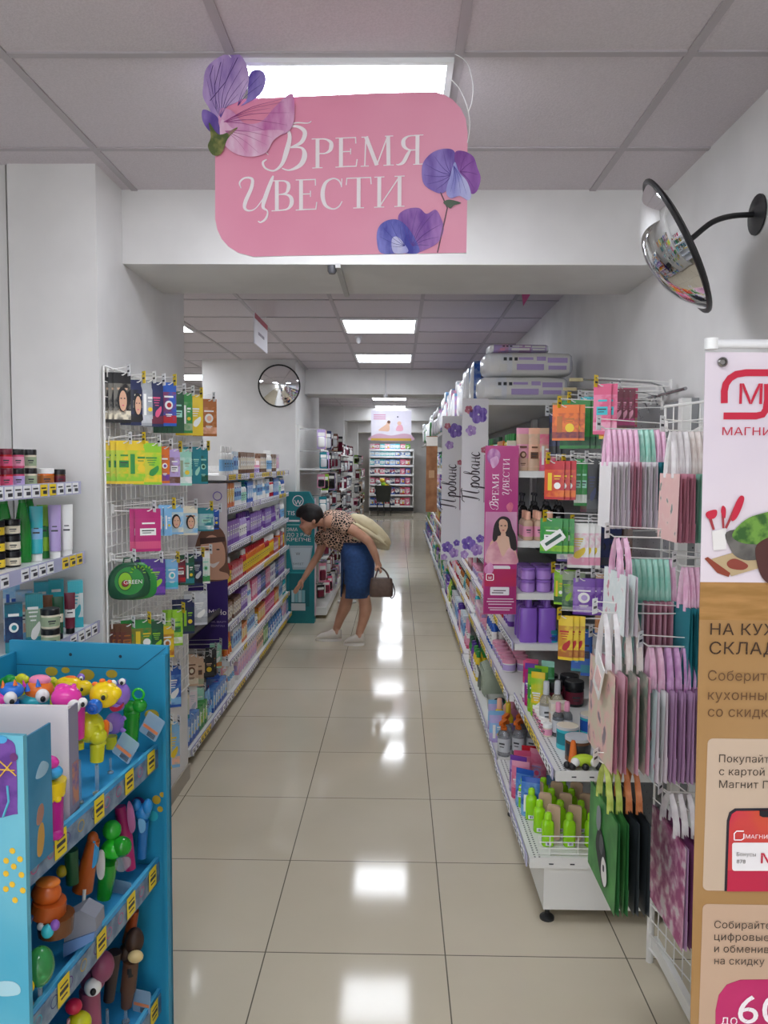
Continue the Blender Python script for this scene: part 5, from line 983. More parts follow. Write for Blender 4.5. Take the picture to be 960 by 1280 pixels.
pp([(18,50),(30,40),(40,34),(46,40),(44,52),(30,52)], 2, M('#e0b8a0', .5)); pp(circ(43,32,5,12), 3, M('#e0b8a0', .5)); pp(circ(44,29,4,10), 4, M('#6b4a38', .5)); pp([(62,50),(66,38),(76,36),(80,48),(74,52)], 2, M('#e3a8b8', .5)); pp(circ(70,32,5,12), 3, M('#e0b8a0', .5)); pp(circ(66,16,2,10), 3, M('#55586a', .5))
for y in (10, 15, 20): pp([(6,y),(36,y),(36,y+2.5),(6,y+2.5)], 2, M('#c98aa6', .5), False)
k.build('printed_babies', o, smooth=False)
for x in (w_*.12, w_*.95): MB().tube([(x, 0, h_), (x, 0, H-b_.z)], .002, M('#cccccc', .4), 4).build('hanging_cord', o)
o = MB().lathe([(.009, 0), (.009, .29)], M('#cfcfd0', .4), 8).lathe([(.02, -.03), (.028, 0), (.02, .02)], M('#cfcfd0', .4), 10).build('ceiling_pipe', None, (-.14, 8.74-.03, 2.386)); tag(o, 'short white pipe hanging before the middle beam', 'pipe')
# ------------------------------------------------------------------ teal standee and purple poster on the left
ST = 7.80; s0, s1 = at(358, 779, ST), at(393, 615, ST); w_, h_ = s1.x-s0.x, s1.z
teal = MN('#0f7d86', '#178b90', 4, 'noise', .45, .35, .65)
o = MB().prism([(0, 0), (w_, 0), (w_, h_-.10), (w_-.06, h_), (0, h_)], (0, 0, 0), EX, EZ, .12, teal).build('cardboard_standee', None, (s0.x, ST, 0), smooth=False); tag(o, 'teal cardboard toothpaste standee behind the bending woman', 'standee')
k = MB(); zz = lambda py: at(370, py, ST).z
cxm = w_*.42
for r1, r2, z_, m_ in ((.056, .048, zz(626), LW), (.036, .03, zz(692), M('#3f4650', .4))): k.add([(cxm+r1*math.cos(2*PI*i/28), -.0012, z_+r1*math.sin(2*PI*i/28)) for i in range(28)]+[(cxm+r2*math.cos(2*PI*i/28), -.0012, z_+r2*math.sin(2*PI*i/28)) for i in range(28)], [(i, (i+1) % 28, 28+(i+1) % 28, 28+i) for i in range(28)], m_)
letter(k, 'W', (cxm, -.001, zz(631)), EX, EZ, .05, LW, 'c', bold=.03); letter(k, 'W', (cxm, -.006, zz(694)), EX, EZ, .03, M('#3f4650', .4), 'c', bold=.03)
for s_, y, cp_ in (('TIS', 644, .04), ('ЭМАЛ', 665, .036), ('ДО 2 РАЗ', 671.5, .036), ('КРЕПЧЕ', 675, .036)): pass
letter(k, 'TIS', (w_*.03, -.001, zz(644)), EX, EZ, .042, LW, bold=.012); letter(k, 'ЭМА', (w_*.02, -.001, zz(664)), EX, EZ, .034, LW, bold=.012); letter(k, 'ДО 2 РАЗ', (w_*.02, -.001, zz(670.5)), EX, EZ, .034, LW, width=w_*.82, bold=.012); letter(k, 'КРЕПЧЕ', (w_*.02, -.001, zz(676.5)), EX, EZ, .034, LW, width=w_*.86, bold=.012)
k.box((w_*.25, -.001, zz(651)), (w_*.45, .001, .018), LW); k.box((w_*.3, -.001, zz(656)), (w_*.55, .001, .012), M('#7cc2c4', .4)); k.box((w_/2, -.001, zz(646)), (w_, .001, .006), M('#0a5f68', .4))
k.build('lettering', o, smooth=False)
k = MB(); P2 = lambda pts: [(at(px, py, ST).x-s0.x, at(px, py, ST).z) for px, py in pts]
k.prism(P2([(361,682),(391,682),(386,712),(366,712)]), (0, -.002, 0), EX, EZ, .004, M('#a9bcc4', .35)); k.prism(P2([(363,685),(389,685),(385,709),(367,709)]), (0, -.004, 0), EX, EZ, .002, M('#c3d2d8', .35)); letter(k, 'SWEET', (P2([(366, 706)])[0][0], -.006, P2([(366, 706)])[0][1]), EX, EZ, .022, M('#5d7880', .4), width=.11, bold=.01)
k.build('printed_tube', o, smooth=False)
k = MB(); k.bb((.03, -.004, zz(758)), (w_-.05, .002, zz(717)), M('#0b6972', .5)); k.bb((.05, -.008, zz(763)), (w_-.09, -.004, zz(754)), M('#dfe6e6', .5)); k.bb((.02, -.006, zz(716.5)), (w_-.03, .0, zz(715)), M('#2aa3a8', .4))
for i in range(4): k.box((.07+.035*i, -.012, zz(745)), (.03, .02, .12), M(('#bfe0e4', '#8fc8d0')[i % 2], .3))
k.build('sample_tray', o, smooth=False)
MB().bb((w_+.002, .01, zz(770)), (w_+.014, .03, h_-.06), M('#e4ccd6', .5)).build('side_flap', o, smooth=False)
q0, q1 = at(229, 604, 4.955), at(285, 812, 4.955); w_, h_ = q1.x-q0.x, q0.z-q1.z
o = MB().prism([(0, 0), (w_, 0), (w_, h_), (0, h_)], (0, 0, 0), EX, EZ, .008, M('#3a2270', .45)).build('side_poster', None, (q0.x, 4.955, q1.z), smooth=False); tag(o, 'purple cosmetics poster with a smiling face at the shelf end', 'poster')
k = MB(); S2 = lambda pts: [((px-229)*w_/56, (812-py)*h_/208) for px, py in pts]
k.prism(S2([(229,604),(285,604),(285,723),(229,723)]), (0, -.0006, 0), EX, EZ, .0006, MN('#b7aeb2', '#cfc6c8', 3)); k.prism(smooth2(S2([(240,723),(242,690),(252,662),(268,655),(282,668),(285,700),(285,723)]), True, 4), (0, -.0014, 0), EX, EZ, .0006, M('#7a5240', .5)); k.prism(smooth2(S2([(250,700),(252,678),(266,668),(280,680),(282,702),(274,712),(285,716),(285,723),(258,723),(262,712)]), True, 4), (0, -.0022, 0), EX, EZ, .0006, M('#dca88c', .5)); k.prism(smooth2(S2([(258,701),(266,704),(275,701),(267,709)]), True, 4), (0, -.003, 0), EX, EZ, .0006, M('#f0e4e0', .4))
for x in (259, 273): k.prism(S2(circ(x, 686, 2.4, 8, 1)), (0, -.003, 0), EX, EZ, .0006, hair)
k.prism(S2([(250,680),(282,676),(282,670),(250,672)]), (0, -.003, 0), EX, EZ, .0006, M('#4a3028', .5))
k.add([(w_*.78+.03*math.cos(2*PI*i/20), -.0016, h_*.925+.03*math.sin(2*PI*i/20)) for i in range(20)]+[(w_*.78+.024*math.cos(2*PI*i/20), -.0016, h_*.925+.024*math.sin(2*PI*i/20)) for i in range(20)], [(i, (i+1) % 20, 20+(i+1) % 20, 20+i) for i in range(20)], M('#6a5aa8', .5))
k.build('printed_face', o, smooth=False)
k = MB(); letter(k, 'MiHo', (w_*.97, -.001, S2([(0, 768)])[0][1]), EX, EZ, .036, LW, 'r', bold=.02); letter(k, 'NATURAL BEAUTY', (w_*.97, -.001, S2([(0, 778)])[0][1]), EX, EZ, .012, M('#b9a8d8', .5), 'r'); letter(k, 'ESSENTIALS', (w_*.93, -.001, S2([(0, 783)])[0][1]), EX, EZ, .012, M('#b9a8d8', .5), 'r'); k.build('lettering', o, smooth=False)
# ------------------------------------------------------------------ blue cardboard toy display
DT = empty('cardboard_display', (-.69, 1.4, 0), 'blue cardboard display stand filled with plastic toys', 'display stand', None, -.108)
BL = MN('#1c86ad', '#2595bd', 2.5, 'noise', .5, .3, .7); BL2 = MN('#4aa9c6', '#7cc3d3', 2.2, 'noise', .5, .35, .65); BL3 = M('#3ba3dd', .4); SIDE = M('#d8dfe2', .6)
def shape(mb, pts, q, mat, plane='y', k=4, sm=True):
    """print on the near side panel: local x / z"""
    return mb.prism(smooth2(pts, True, k) if sm else pts, (0, -.0065-.0006*q, 0), EX, EZ, .0005, mat)
MB().bb((-.40, -.006, 0), (.002, .006, 1.125), BL2).build('side_panel', DT, smooth=False)
pn = MB()
shape(pn, [(-.10,.97),(-.02,.975),(-.012,.99),(-.012,1.085),(-.02,1.115),(-.06,1.12),(-.10,1.1)], 1, MN('#5b2f86', '#73449c', 40))
shape(pn, [(-.06,1.112),(-.035,1.11),(-.03,1.122),(-.06,1.124)], 2, M('#4aa3d6', .5)); shape(pn, circ(-.016, 1.085, .008, 12), 3, M('#6a2c6e', .5), sm=False)
for a, b_ in (((-.05,1.04),(-.02,1.075)), ((-.055,1.085),(-.012,1.05)), ((-.07,1.06),(-.015,1.06))): pn.tube([(a[0], -.0085, a[1]), (b_[0], -.0085, b_[1])], .0013, M('#e3b53c', .5), 5)
pn.tube([(-.03, -.008, 1.03), (-.028, -.008, 1.0), (-.04, -.008, .97)], .0022, M('#59b5cf', .5), 6)
for x, z in ((-.024,.905),(-.022,.875),(-.026,.84),(-.009,.89),(-.007,.86),(-.038,.86),(-.037,.885),(-.039,.83),(-.021,.81),(-.005,.83)): shape(pn, circ(x, z, .0058, 12), 1, M('#e8b92a', .5), sm=False)
shape(pn, [(-.06,.62),(-.02,.625),(-.015,.64),(-.03,.65),(-.06,.645)], 1, M('#a9d3e0', .6))
pn.build('printed_pattern', DT, smooth=False)
fl = MB().bb((-.001, .006, .86), (.003, .085, 1.12), MN('#2f7fa5', '#4a90b4', 6)); fl.build('front_flap', DT, smooth=False)
k = MB()
for z, h_, m_ in ((.905,.05,'#c79a4a'),(.955,.03,'#a87a6a')): k.prism(smooth2([(.03,z-h_*.5),(.045,z-h_*.6),(.055,z),(.05,z+h_*.6),(.035,z+h_*.4)], True, 4), (.0036, 0, 0), (0, 1, 0), (0, 0, 1), .0006, M(m_, .5))
k.prism(smooth2([(.03,1.03),(.06,1.025),(.075,1.04),(.05,1.055)], True, 4), (.0036, 0, 0), (0, 1, 0), (0, 0, 1), .0006, M('#9fc3d6', .5)); k.build('printed_animals', DT, smooth=False)
MB().bb((-.42, .605, 0), (.026, .617, 1.15), BL).bb((.018, .585, 0), (.026, .617, 1.13), BL).build('side_panel', DT, smooth=False)
k = MB(); k.bb((-.42, .6035, 1.085), (-.055, .6048, 1.087), M('#125a78', .6)); k.tube([(-.055, .604, 1.086), (.02, .604, 1.146)], .0012, M('#125a78', .6), 4)
for x in (-.245, -.105): k.add([(x+.0045*math.cos(2*PI*i/12), .6040, 1.118+.0045*math.sin(2*PI*i/12)) for i in range(12)], [tuple(range(11, -1, -1))], M('#0b2f40', .6))
for x, z, r in ((-.30,1.07,.018),(-.26,1.075,.012),(-.20,1.065,.022),(-.13,1.07,.016),(-.02,.965,.02)): k.prism(circ(x, z, r, 12, r*.7), (0, .6040, 0), EX, EZ, .0006, M('#b79f2c', .6))
for x, z, r, m_ in ((-.06,.72,.02,'#7b4f9a'),(-.01,.735,.012,'#c8a62c'),(.0,.71,.008,'#c8a62c'),(-.02,.69,.014,'#2fb6c8'),(.006,.75,.007,'#c8a62c')): k.prism(circ(x, z, r, 12), (0, .6040, 0), EX, EZ, .0006, M(m_, .6))
k.build('printed_pattern', DT, smooth=False)
MB().bb((-.41, .0, 0), (-.40, .61, 1.12), BL).build('back_panel', DT, smooth=False)
for ti, (zl, zb) in enumerate(((.885, .825), (.578, .515), (.212, .148))):
    zf = zl-.022
    t = MB().bb((-.40, .006, zf-.008), (-.012, .604, zf), BL3).build('tray', DT, smooth=False)
    lip = MB().bb((-.014, .006, zb+.012), (-.006, .604, zl), BL3).bb((-.0061, .006, zb), (-.0035, .604, zl-.012), MN('#566f8c', '#7f95ab', 30, 'noise', .3))
    lip.bb((-.0145, .006, zl-.0006), (-.0055, .604, zl+.0006), M('#58c1ee', .4)); lip.build('lip', t, smooth=False)
    rr2 = random.Random(ti); pt = MB()
    for i in range(10):
        y = .03+.058*i; m_ = M(rr2.choice(('#5b2f86', '#2fb6c8', '#c8a62c', '#c25a8c', '#3a4a86')), .5)
        pt.add([(-.0030, y+.014*math.cos(q*.63), zb+.03+.013*math.sin(q*.63)) for q in range(10)]+[(-.0030, y+.0115*math.cos(q*.63), zb+.03+.0105*math.sin(q*.63)) for q in range(10)], [(q, (q+1) % 10, 10+(q+1) % 10, 10+q) for q in range(10)], m_)
    pt.build('printed_pattern', t, smooth=False)
    for y in (.12, .28, .43, .555):
        if ti == 2 and y < .2: pass
        l = MB().box((-.001, y, zb+.033), (.0012, .043, .052), M('#efd51d', .4)); 
        for dz, dy in ((.012, .028), (.0, .032), (-.013, .024)): l.box((-.0002, y, zb+.033+dz), (.0006, dy, .0035 if dz else .008), INK)
        l.build('price_label', t, smooth=False)
MB().bb((-.40, .006, .02), (-.01, .604, .03), BL3).build('tray', DT, smooth=False)
TZ = [.865, .558, .192]
def toy(name, label, cat, px, Y, tray, parts, stick=None, group='plastic toys on the blue display'):
    """parts: (part name, [(shape, ...)]) drawn at the toy's depth; px is the column of its foot"""
    b = at(px, 1000, Y); z0 = TZ[tray]; t = empty(name, (b.x, Y, z0), label, cat, group); u = Y/970
    for pname, sh in parts:
        mb = MB()
        for s in sh:
            k_ = s[0]
            if k_ == 'b':                                   # ball at px,py radius rx,ry, depth offset dy, material
                _, x, y, rx, ry, dy, m_ = s; p = at(x, y, Y); mb.ball((p.x-b.x, dy, p.z-z0), (rx*u, (rx+ry)/2*u*.9, ry*u), m_, 18, 12)
            elif k_ == 'r':                                 # round bar between two picture points
                _, x, y, x2, y2, r1, r2, dy, m_ = s; p, q = at(x, y, Y), at(x2, y2, Y); mb.tube([(p.x-b.x, dy, p.z-z0), ((p.x+q.x)/2-b.x, dy, (p.z+q.z)/2-z0), (q.x-b.x, dy, q.z-z0)], [r1*u, (r1+r2)/2*u, r2*u], m_, 14)
            elif k_ == 't':                                 # bent bar
                _, pts, r, dy, m_ = s; mb.tube([(at(x, y, Y).x-b.x, dy, at(x, y, Y).z-z0) for x, y in smooth2(pts, False, 4)], r*u, m_, 8)
            elif k_ == 'o':                                 # ring
                _, x, y, r, th, dy, m_ = s; p = at(x, y, Y); mb.tube([(p.x-b.x+r*u*math.cos(2*PI*i/20), dy, p.z-z0+r*u*math.sin(2*PI*i/20)) for i in range(20)], th*u, m_, 8, loop=True)
            elif k_ == 'q':
                _, pts, dy, th, m_ = s; mb.prism([(at(x, y, Y).x-b.x, at(x, y, Y).z-z0) for x, y in pts], (0, dy, 0), EX, EZ, th, m_)
            elif k_ == 'p':                                 # flat shape with thickness
                _, pts, dy, th, m_ = s; mb.prism(smooth2([(at(x, y, Y).x-b.x, at(x, y, Y).z-z0) for x, y in pts], True, 3), (0, dy, 0), EX, EZ, th, m_)
        mb.build(pname, t)
    if stick:                                               # clear handle down to the tray
        x, y, r, m_ = stick; p = at(x, y, Y); mb = MB().tube([(p.x-b.x, 0, .004), (p.x-b.x, 0, p.z-z0)], r*u, m_, 12).lathe([(r*2.4*u, 0), (r*2.4*u, .004), (r*u, .006)], m_, 12, (p.x-b.x, 0, 0)); mb.build('stick', t)
    return t
Yw, Pk, Pu, Gr, Bk, Wh, Or, Tq = M('#f2cf12', .25), M('#ee3fae', .25), M('#8f6cc8', .25), M('#2fc22f', .2), M('#141416', .3), M('#f5f5f3', .25), M('#f07a2c', .25), M('#3cbccb', .25)
ClG = M('#35c83c', .12, trans=.55); Clr = M('#e8eef2', .08, trans=.8); Bl = M('#2f78d8', .25); YG = M('#cfd021', .25)
def eye(x, y, r, dy=-.02): return [('b', x, y, r, r*1.05, dy, Wh)]
toy('bubble_wand', 'yellow dinosaur head bubble wand with blue speaker button', 'toy', 121, 1.74, 0, [
    ('head', [('b',131,868,19,17,0,Yw),('b',144,866,9,9,-.004,Yw),('b',119,855,4,3,0,Or),('b',128,851,4,3,0,Or),('b',137,852,3,2.5,0,Or)]),
    ('button', [('b',126,877,9.5,9.5,-.036,Bl),('o',126,877,6,1.2,-.052,M('#1d56ae', .3)),('b',126,877,3,3,-.052,M('#1d56ae', .3))]),
    ('eye', [('b',137,865,4.5,5,-.034,M('#d9c31c', .3)),('b',137.5,865.5,2.6,3.4,-.041,Bk)]),
    ('body', [('b',112,909,19,20,0,YG),('b',124,918,12,11,-.01,YG),('r',122,928,123,932,10,10.5,0,YG),('t',[(118,905),(128,902),(131,908)],2.6,-.02,YG),('p',[(128,902),(134,906),(133,920),(129,926),(126,914)],.004,.01,Or)]),
    ('mouth', [('p',[(95,897),(104,902),(112,898),(106,893)],-.036,.01,Or),('b',106,893,4,4,-.02,Tq)]),
    ('handle', [('r',122,931,121,951,9,8.5,0,YG)])], (121, 956, 2.4, Clr))
toy('bubble_wand', 'purple frog bubble wand with eyes on stalks and yellow collar', 'toy', 140, 1.86, 0, [
    ('head', [('b',152,868,11,15,0,Pu),('r',143,866,142,856,4,5,0,Pu),('r',153,860,152,850,4,5.5,0,Pu),('b',148,882,9,6,-.006,Pu)]),
    ('mouth', [('p',[(141,880),(150,881),(158,876),(154,884),(145,886)],-.022,.008,M('#c02a4a', .3))]),
    ('eye', eye(143,853,4.2,-.008)+[('b',144,853.5,2,2.6,-.017,Bk)]), ('eye', eye(154,851,4.2,-.008)+[('b',155,851.5,2,2.6,-.017,Bk)]),
    ('body', [('b',143,904,12,14,0,Pu),('b',141,905,5,7,-.016,M('#cdbcd8', .3)),('r',152,900,157,896,3,3,-.006,Pu),('r',152,910,157,914,3,3,-.006,Pu)]),
    ('collar', [('r',139,920,139,935,7.5,6.5,0,YG)])], (138, 948, 1.6, Clr))
toy('toy_bottle', 'translucent green toy bottle with a ring on top', 'toy', 165, 1.93, 0, [
    ('ring', [('o',173,868,7,1.6,0,Gr)]), ('head', [('b',174,882,10,9,0,ClG),('b',163,884,10,9,0,ClG)]), ('bottle', [('r',165,890,163,934,10.5,9,0,ClG),('b',165,890,11,6,0,ClG)])])
toy('monster_toy', 'pink monster toy with large white eyes above the white carton', 'toy', 88, 1.69, 0, [
    ('head', [('b',83,872,19,16,0,Pk),('b',78,862,10,8,0,Pk),('r',90,868,93,855,8,2,0,Pk)]), ('eye', eye(98,879,8.5,-.024)+[('b',101,882,3.4,4.2,-.036,Bk)]), ('eye', eye(106,876,6,-.012)+[('b',108.5,877,2.4,3.2,-.022,Bk)]), ('body', [('r',90,885,94,925,14,9,.01,Pk)]), ('handle', [('r',99,928,99,936,6,6,0,YG)])], (99, 950, 2, Clr))
toy('monster_toy', 'orange and teal monster toy with blue spikes behind the white carton', 'toy', 48, 1.76, 0, [
    ('head', [('b',49,862,18,14,0,Or),('b',44,874,20,9,-.006,Tq),('b',50,850,14,7,0,M('#f08ab0', .3))]), ('spike', [('r',41,860,40,851,3.5,.6,-.024,Bl)]), ('spike', [('r',53,855,52,846,3.5,.6,-.02,Bl)]), ('spike', [('r',35,856,33,848,2.5,.6,-.016,Pk)]), ('eye', eye(59,866,8.5,-.024)+[('b',62.5,868,3.2,4,-.036,Bk)]), ('body', [('r',45,880,45,940,14,10,.0,Tq)])])
toy('monster_toy', 'blue and pink monster toy with orange spike at the left edge', 'toy', 14, 1.72, 0, [
    ('head', [('b',15,863,15,11,0,Bl),('b',5,873,14,10,-.004,Pk)]), ('spike', [('r',7,858,6,849,3,.6,-.01,Or)]), ('spike', [('r',22,855,21,848,3,.6,-.01,Or)]), ('eye', eye(19,869,8,-.022)+[('b',24,872,3,3.6,-.033,Bk)]), ('body', [('r',12,876,12,936,12,9,0,Bl)])])
toy('bubble_wand', 'second yellow dinosaur wand just behind the first', 'toy', 84, 1.92, 0, [('head', [('b',86,855,17,10,0,Yw),('b',105,860,11,10,0,Yw),('b',88,847,8,2.5,0,Or)]), ('eye', [('b',106,859,2,2.4,-.02,Bk)]), ('body', [('r',88,862,88,935,11,8,0,YG)])])
toy('bubble_wand', 'small purple wand tip behind the yellow dinosaurs', 'toy', 101, 1.97, 0, [('head', [('b',101,847,5,5.5,0,Pu)]), ('eye', eye(103,847,2.6,-.008)+[('b',104,847.5,1.2,1.5,-.014,Bk)]), ('body', [('r',101,852,101,935,5,4,0,Pu)])])
for i, (px, py, r, m_, lb) in enumerate(((12,850,10,M('#1f9a3c', .3),'dark green'),(27,848,9,YG,'yellow green'),(55,849,8,Yw,'yellow'),(66,850,6,YG,'lime yellow'))): toy('bubble_wand', f'{lb} bumpy wand in the back row of the top tray', 'toy', px, 1.955-.0*i, 0, [('head', [('b',px,py,r*.8,r*.7,0,m_),('b',px-r*.6,py+2,r*.6,r*.6,0,m_),('b',px+r*.6,py+1,r*.6,r*.6,-.004,m_)]), ('body', [('r',px,py,px,936,r*.6,r*.5,0,m_)])])
# white carton and the toy bucket before it
wc = MB(); p0 = at(88, 881, 1.60); wc.bb((-1.03, 1.588, .8655), (p0.x, 1.60, p0.z+.0), M('#e6dfe2', .6)).bb((p0.x-.003, 1.588, .8655), (p0.x+.001, 1.635, p0.z-.006), M('#8d8a9e', .6)).bb((-1.03, 1.625, .8655), (p0.x, 1.635, p0.z-.03), M('#e6dfe2', .6)); o = wc.build('open_carton', smooth=False); tag(o, 'open white carton standing in the top tray of the blue display', 'carton')
MB().bb((p0.x+.0011, 1.60, .90), (p0.x+.0018, 1.63, .99), MN('#7a6a9c', '#c88a6a', 40)).build('printed_side', o, smooth=False)
Mg = M('#b8128a', .25)
toy('toy_bucket', 'magenta toy bucket with yellow scalloped collar and blue top', 'toy', 62, 1.52, 0, [
    ('bucket', [('r',62,992,62,1046,17,17,0,Mg)]), ('collar', [('r',64,975,64,994,19,17,0,Yw)]+[('b',48+7*i,995,4.5,4.5,-.022+.004*abs(i-2),Yw) for i in range(5)]), ('dome', [('b',62,965,17,10,0,M('#35a4e0', .3)),('b',60,954,14,10,0,Pk)]), ('tap', [('r',63,1025,60,1040,2.2,2.2,-.034,M('#f0a21c', .3)),('r',63,1026,69,1028,2,2,-.034,M('#f0a21c', .3))]), ('foot', [('b',66,1040,16,8,-.012,Mg)])])
def pcard(label, px, py, Y, ry, w_=.052, h_=.062):
    p = at(px, py, Y); o = MB().prism(rrect(-w_/2, -h_/2, w_/2, h_/2, .005), (0, 0, 0), EX, EZ, .0012, M('#a8c4da', .15, alpha=.6)).build('price_card', None, p); o.rotation_euler = (0, ry, -.25); tag(o, label, 'price card', 'clear price cards on the toys')
    MB().box((0, -.0008, -h_*.14), (w_*.86, .0008, h_*.13), M('#e58a5a', .4)).build('orange_bar', o, smooth=False); q = MB()
    for i in range(9): q.box((-.002+.0026*i, -.0008, -h_*.35), (.0012, .0008, h_*.2), INK)
    q.build('barcode', o, smooth=False); return o
pcard('clear price card hung on the green toy bottle', 190, 908, 1.90, .5); pcard('clear price card below the purple frog wand', 157, 935, 1.80, .55)
pcard('clear price card before the green fan toy', 152, 1116, 1.86, .05); pcard('clear price card beside the brown bear toy', 177, 1252, 1.93, .03)
# middle tray
toy('fan_toy', 'green hand fan toy with clear blades', 'toy', 131, 1.80, 1, [('head', [('b',141,1061,15,13,0,Gr),('b',152,1058,13,13,0,ClG)]), ('clip', [('p',[(128,1058),(135,1060),(135,1088),(129,1091),(126,1078)],-.028,.006,Wh)]), ('blade', [('p',[(152,1066),(166,1064),(168,1074),(158,1082),(150,1078)],-.03,.003,Clr)]), ('blade', [('b',138,1040,12,13,.01,M('#2fae33', .2))]), ('handle', [('r',136,1078,130,1122,12,9,0,ClG)])])
toy('bubble_wand', 'orange and brown wand with a skyblue trim in the middle tray', 'toy', 106, 1.72, 1, [('handle', [('r',117,1050,103,1112,8,13,0,M('#b0551c', .35)),('b',116,1048,7,9,0,M('#b0551c', .35))]), ('trim', [('p',[(119,1048),(124,1062),(122,1078),(117,1080)],-.012,.012,M('#4aa6e0', .3))]), ('stick', [('r',110,1106,108,1134,2.2,2.2,-.02,Wh)])])
toy('bubble_wand', 'magenta long wand in the middle tray before the blue fan', 'toy', 163, 1.90, 1, [('handle', [('r',150,1008,157,1048,7,9,0,M('#b0246c', .3)),('r',157,1048,163,1086,9,7,0,M('#b0246c', .3))]), ('fin', [('p',[(162,1000),(168,1012),(170,1034),(165,1038),(161,1020)],-.012,.008,M('#c878a8', .3))])])
toy('fan_toy', 'blue hand fan toy at the far end of the middle tray', 'toy', 178, 1.955, 1, [('head', [('b',178,1015,11,11,0,Tq if 0 else M('#2a8ad0', .3)),('b',186,1006,6,10,-.01,M('#2a8ad0', .3)),('b',172,1004,6,8,-.01,M('#2a8ad0', .3))]), ('blade', [('p',[(176,1020),(184,1022),(184,1034),(178,1036)],-.02,.003,M('#7fc0ea', .3))]), ('handle', [('r',179,1026,177,1072,7,6,0,M('#2273b8', .3))])])
toy('toy_pot', 'orange round toy pot at the near end of the middle tray', 'toy', 60, 1.52, 1, [('pot', [('b',58,1116,19,16,0,M('#cc6120', .3)),('r',62,1125,60,1142,21,22,0,M('#b8561c', .35))]), ('lid', [('b',60,1103,16,7,-.0,M('#e07a2c', .3))])])
toy('boxed_toy', 'clear boxed brown toy beside the orange pot', 'toy', 62, 1.50, 1, [('tray_box', [('r',64,1150,64,1172,24,22,.02,M('#7c4a26', .2, trans=.3))]), ('figure', [('b',64,1158,8,9,-.016,Tq),('b',55,1153,5,5,-.014,M('#c8ccd0', .2)),('b',72,1152,6,7,-.012,M('#8c5ab8', .3))])])
toy('backing_card', 'grey cardboard box lying at the middle tray lip', 'box', 98, 1.60, 1, [('box', [('q',[(80,1150),(100,1138),(119,1148),(120,1164),(92,1178),(80,1178)],.0,.05,M('#8d8f9a', .5))]), ('printed_band', [('q',[(80,1178),(119,1164),(118,1174),(80,1196)],-.004,.045,M('#6c8fc4', .5))])])
toy('toy_wand', 'dark green wand body behind the grey price label', 'toy', 86, 1.66, 1, [('handle', [('r',84,1068,86,1110,9,8,.02,M('#1d5a34', .4))]), ('cap', [('b',75,1092,7,8,.01,M('#c8b428', .3))])])
# lowest visible tray
toy('round_toy', 'clear green round toy with yellow ring in the near lower tray', 'toy', 50, 1.46, 2, [('shell', [('b',50,1208,18,26,0,M('#4db866', .12, trans=.5))]), ('ring', [('o',41,1220,8.5,3.2,-.03,Yw)])], (50, 1232, 3, Clr))
toy('toy_wand', 'dark blue curved wand leaning at the near end', 'toy', 36, 1.44, 2, [('handle', [('t',[(48,1134),(43,1150),(38,1170),(35,1200)],3.5,-.03,M('#16224a', .3))])])
toy('round_toy', 'clear white round toy below the green one', 'toy', 36, 1.45, 2, [('shell', [('b',38,1252,11,14,-.02,M('#c9d3d0', .12, trans=.5))])])
Br = M('#3b2417', .5); Cm = M('#d8bf86', .45)
toy('bear_toy', 'dark brown bear toy with cream ears on a stick', 'toy', 158, 1.90, 2, [('head', [('b',168,1176,12,17,0,Br),('b',158,1190,10,12,0,Br)]), ('ear', [('b',174,1187,10,7.5,-.028,Cm)]), ('ear', [('b',147,1194,8,6.5,-.026,Cm)]), ('body', [('r',164,1200,160,1238,10,10,0,M('#5a3b2a', .5)),('r',160,1236,158,1258,9,7,0,M('#5a3b2a', .5))]), ('collar', [('r',164,1205,164,1216,6,6,-.008,Bk)])], (157, 1262, 2.2, Clr))
Mv = M('#8d4562', .4)
toy('monster_toy', 'mauve monster toy with one big eye in the lower tray', 'toy', 112, 1.76, 2, [('head', [('b',128,1208,15,20,0,Mv),('b',116,1226,16,14,0,Mv)]), ('eye', eye(121,1225,11,-.024)+[('b',125,1225,3.8,4.6,-.042,Bk)]), ('body', [('r',112,1236,113,1282,13,14,0,M('#a3506e', .4))])])
toy('ball_toy', 'red ball topped yellow green toy at the lower tray front', 'toy', 96, 1.66, 2, [('ball', [('b',92,1258,11,10,0,M('#d6234e', .3))]), ('body', [('b',99,1278,16,14,0,YG)]), ('straw', [('r',93,1262,90,1280,2,2,-.03,M('#f0b0b8', .3))])])
toy('toy_wand', 'orange wand behind the brown bear toy', 'toy', 163, 1.975, 2, [('handle', [('r',168,1138,160,1178,6,8,0,M('#c2551c', .4)),('r',160,1178,160,1230,7,6,0,M('#c2551c', .4))])])
toy('toy_wand', 'second brown stick toy half hidden behind the mauve monster', 'toy', 139, 1.85, 2, [('handle', [('r',143,1190,136,1250,9,7,0,M('#3a2a26', .5))])], (134, 1262, 2, Clr))
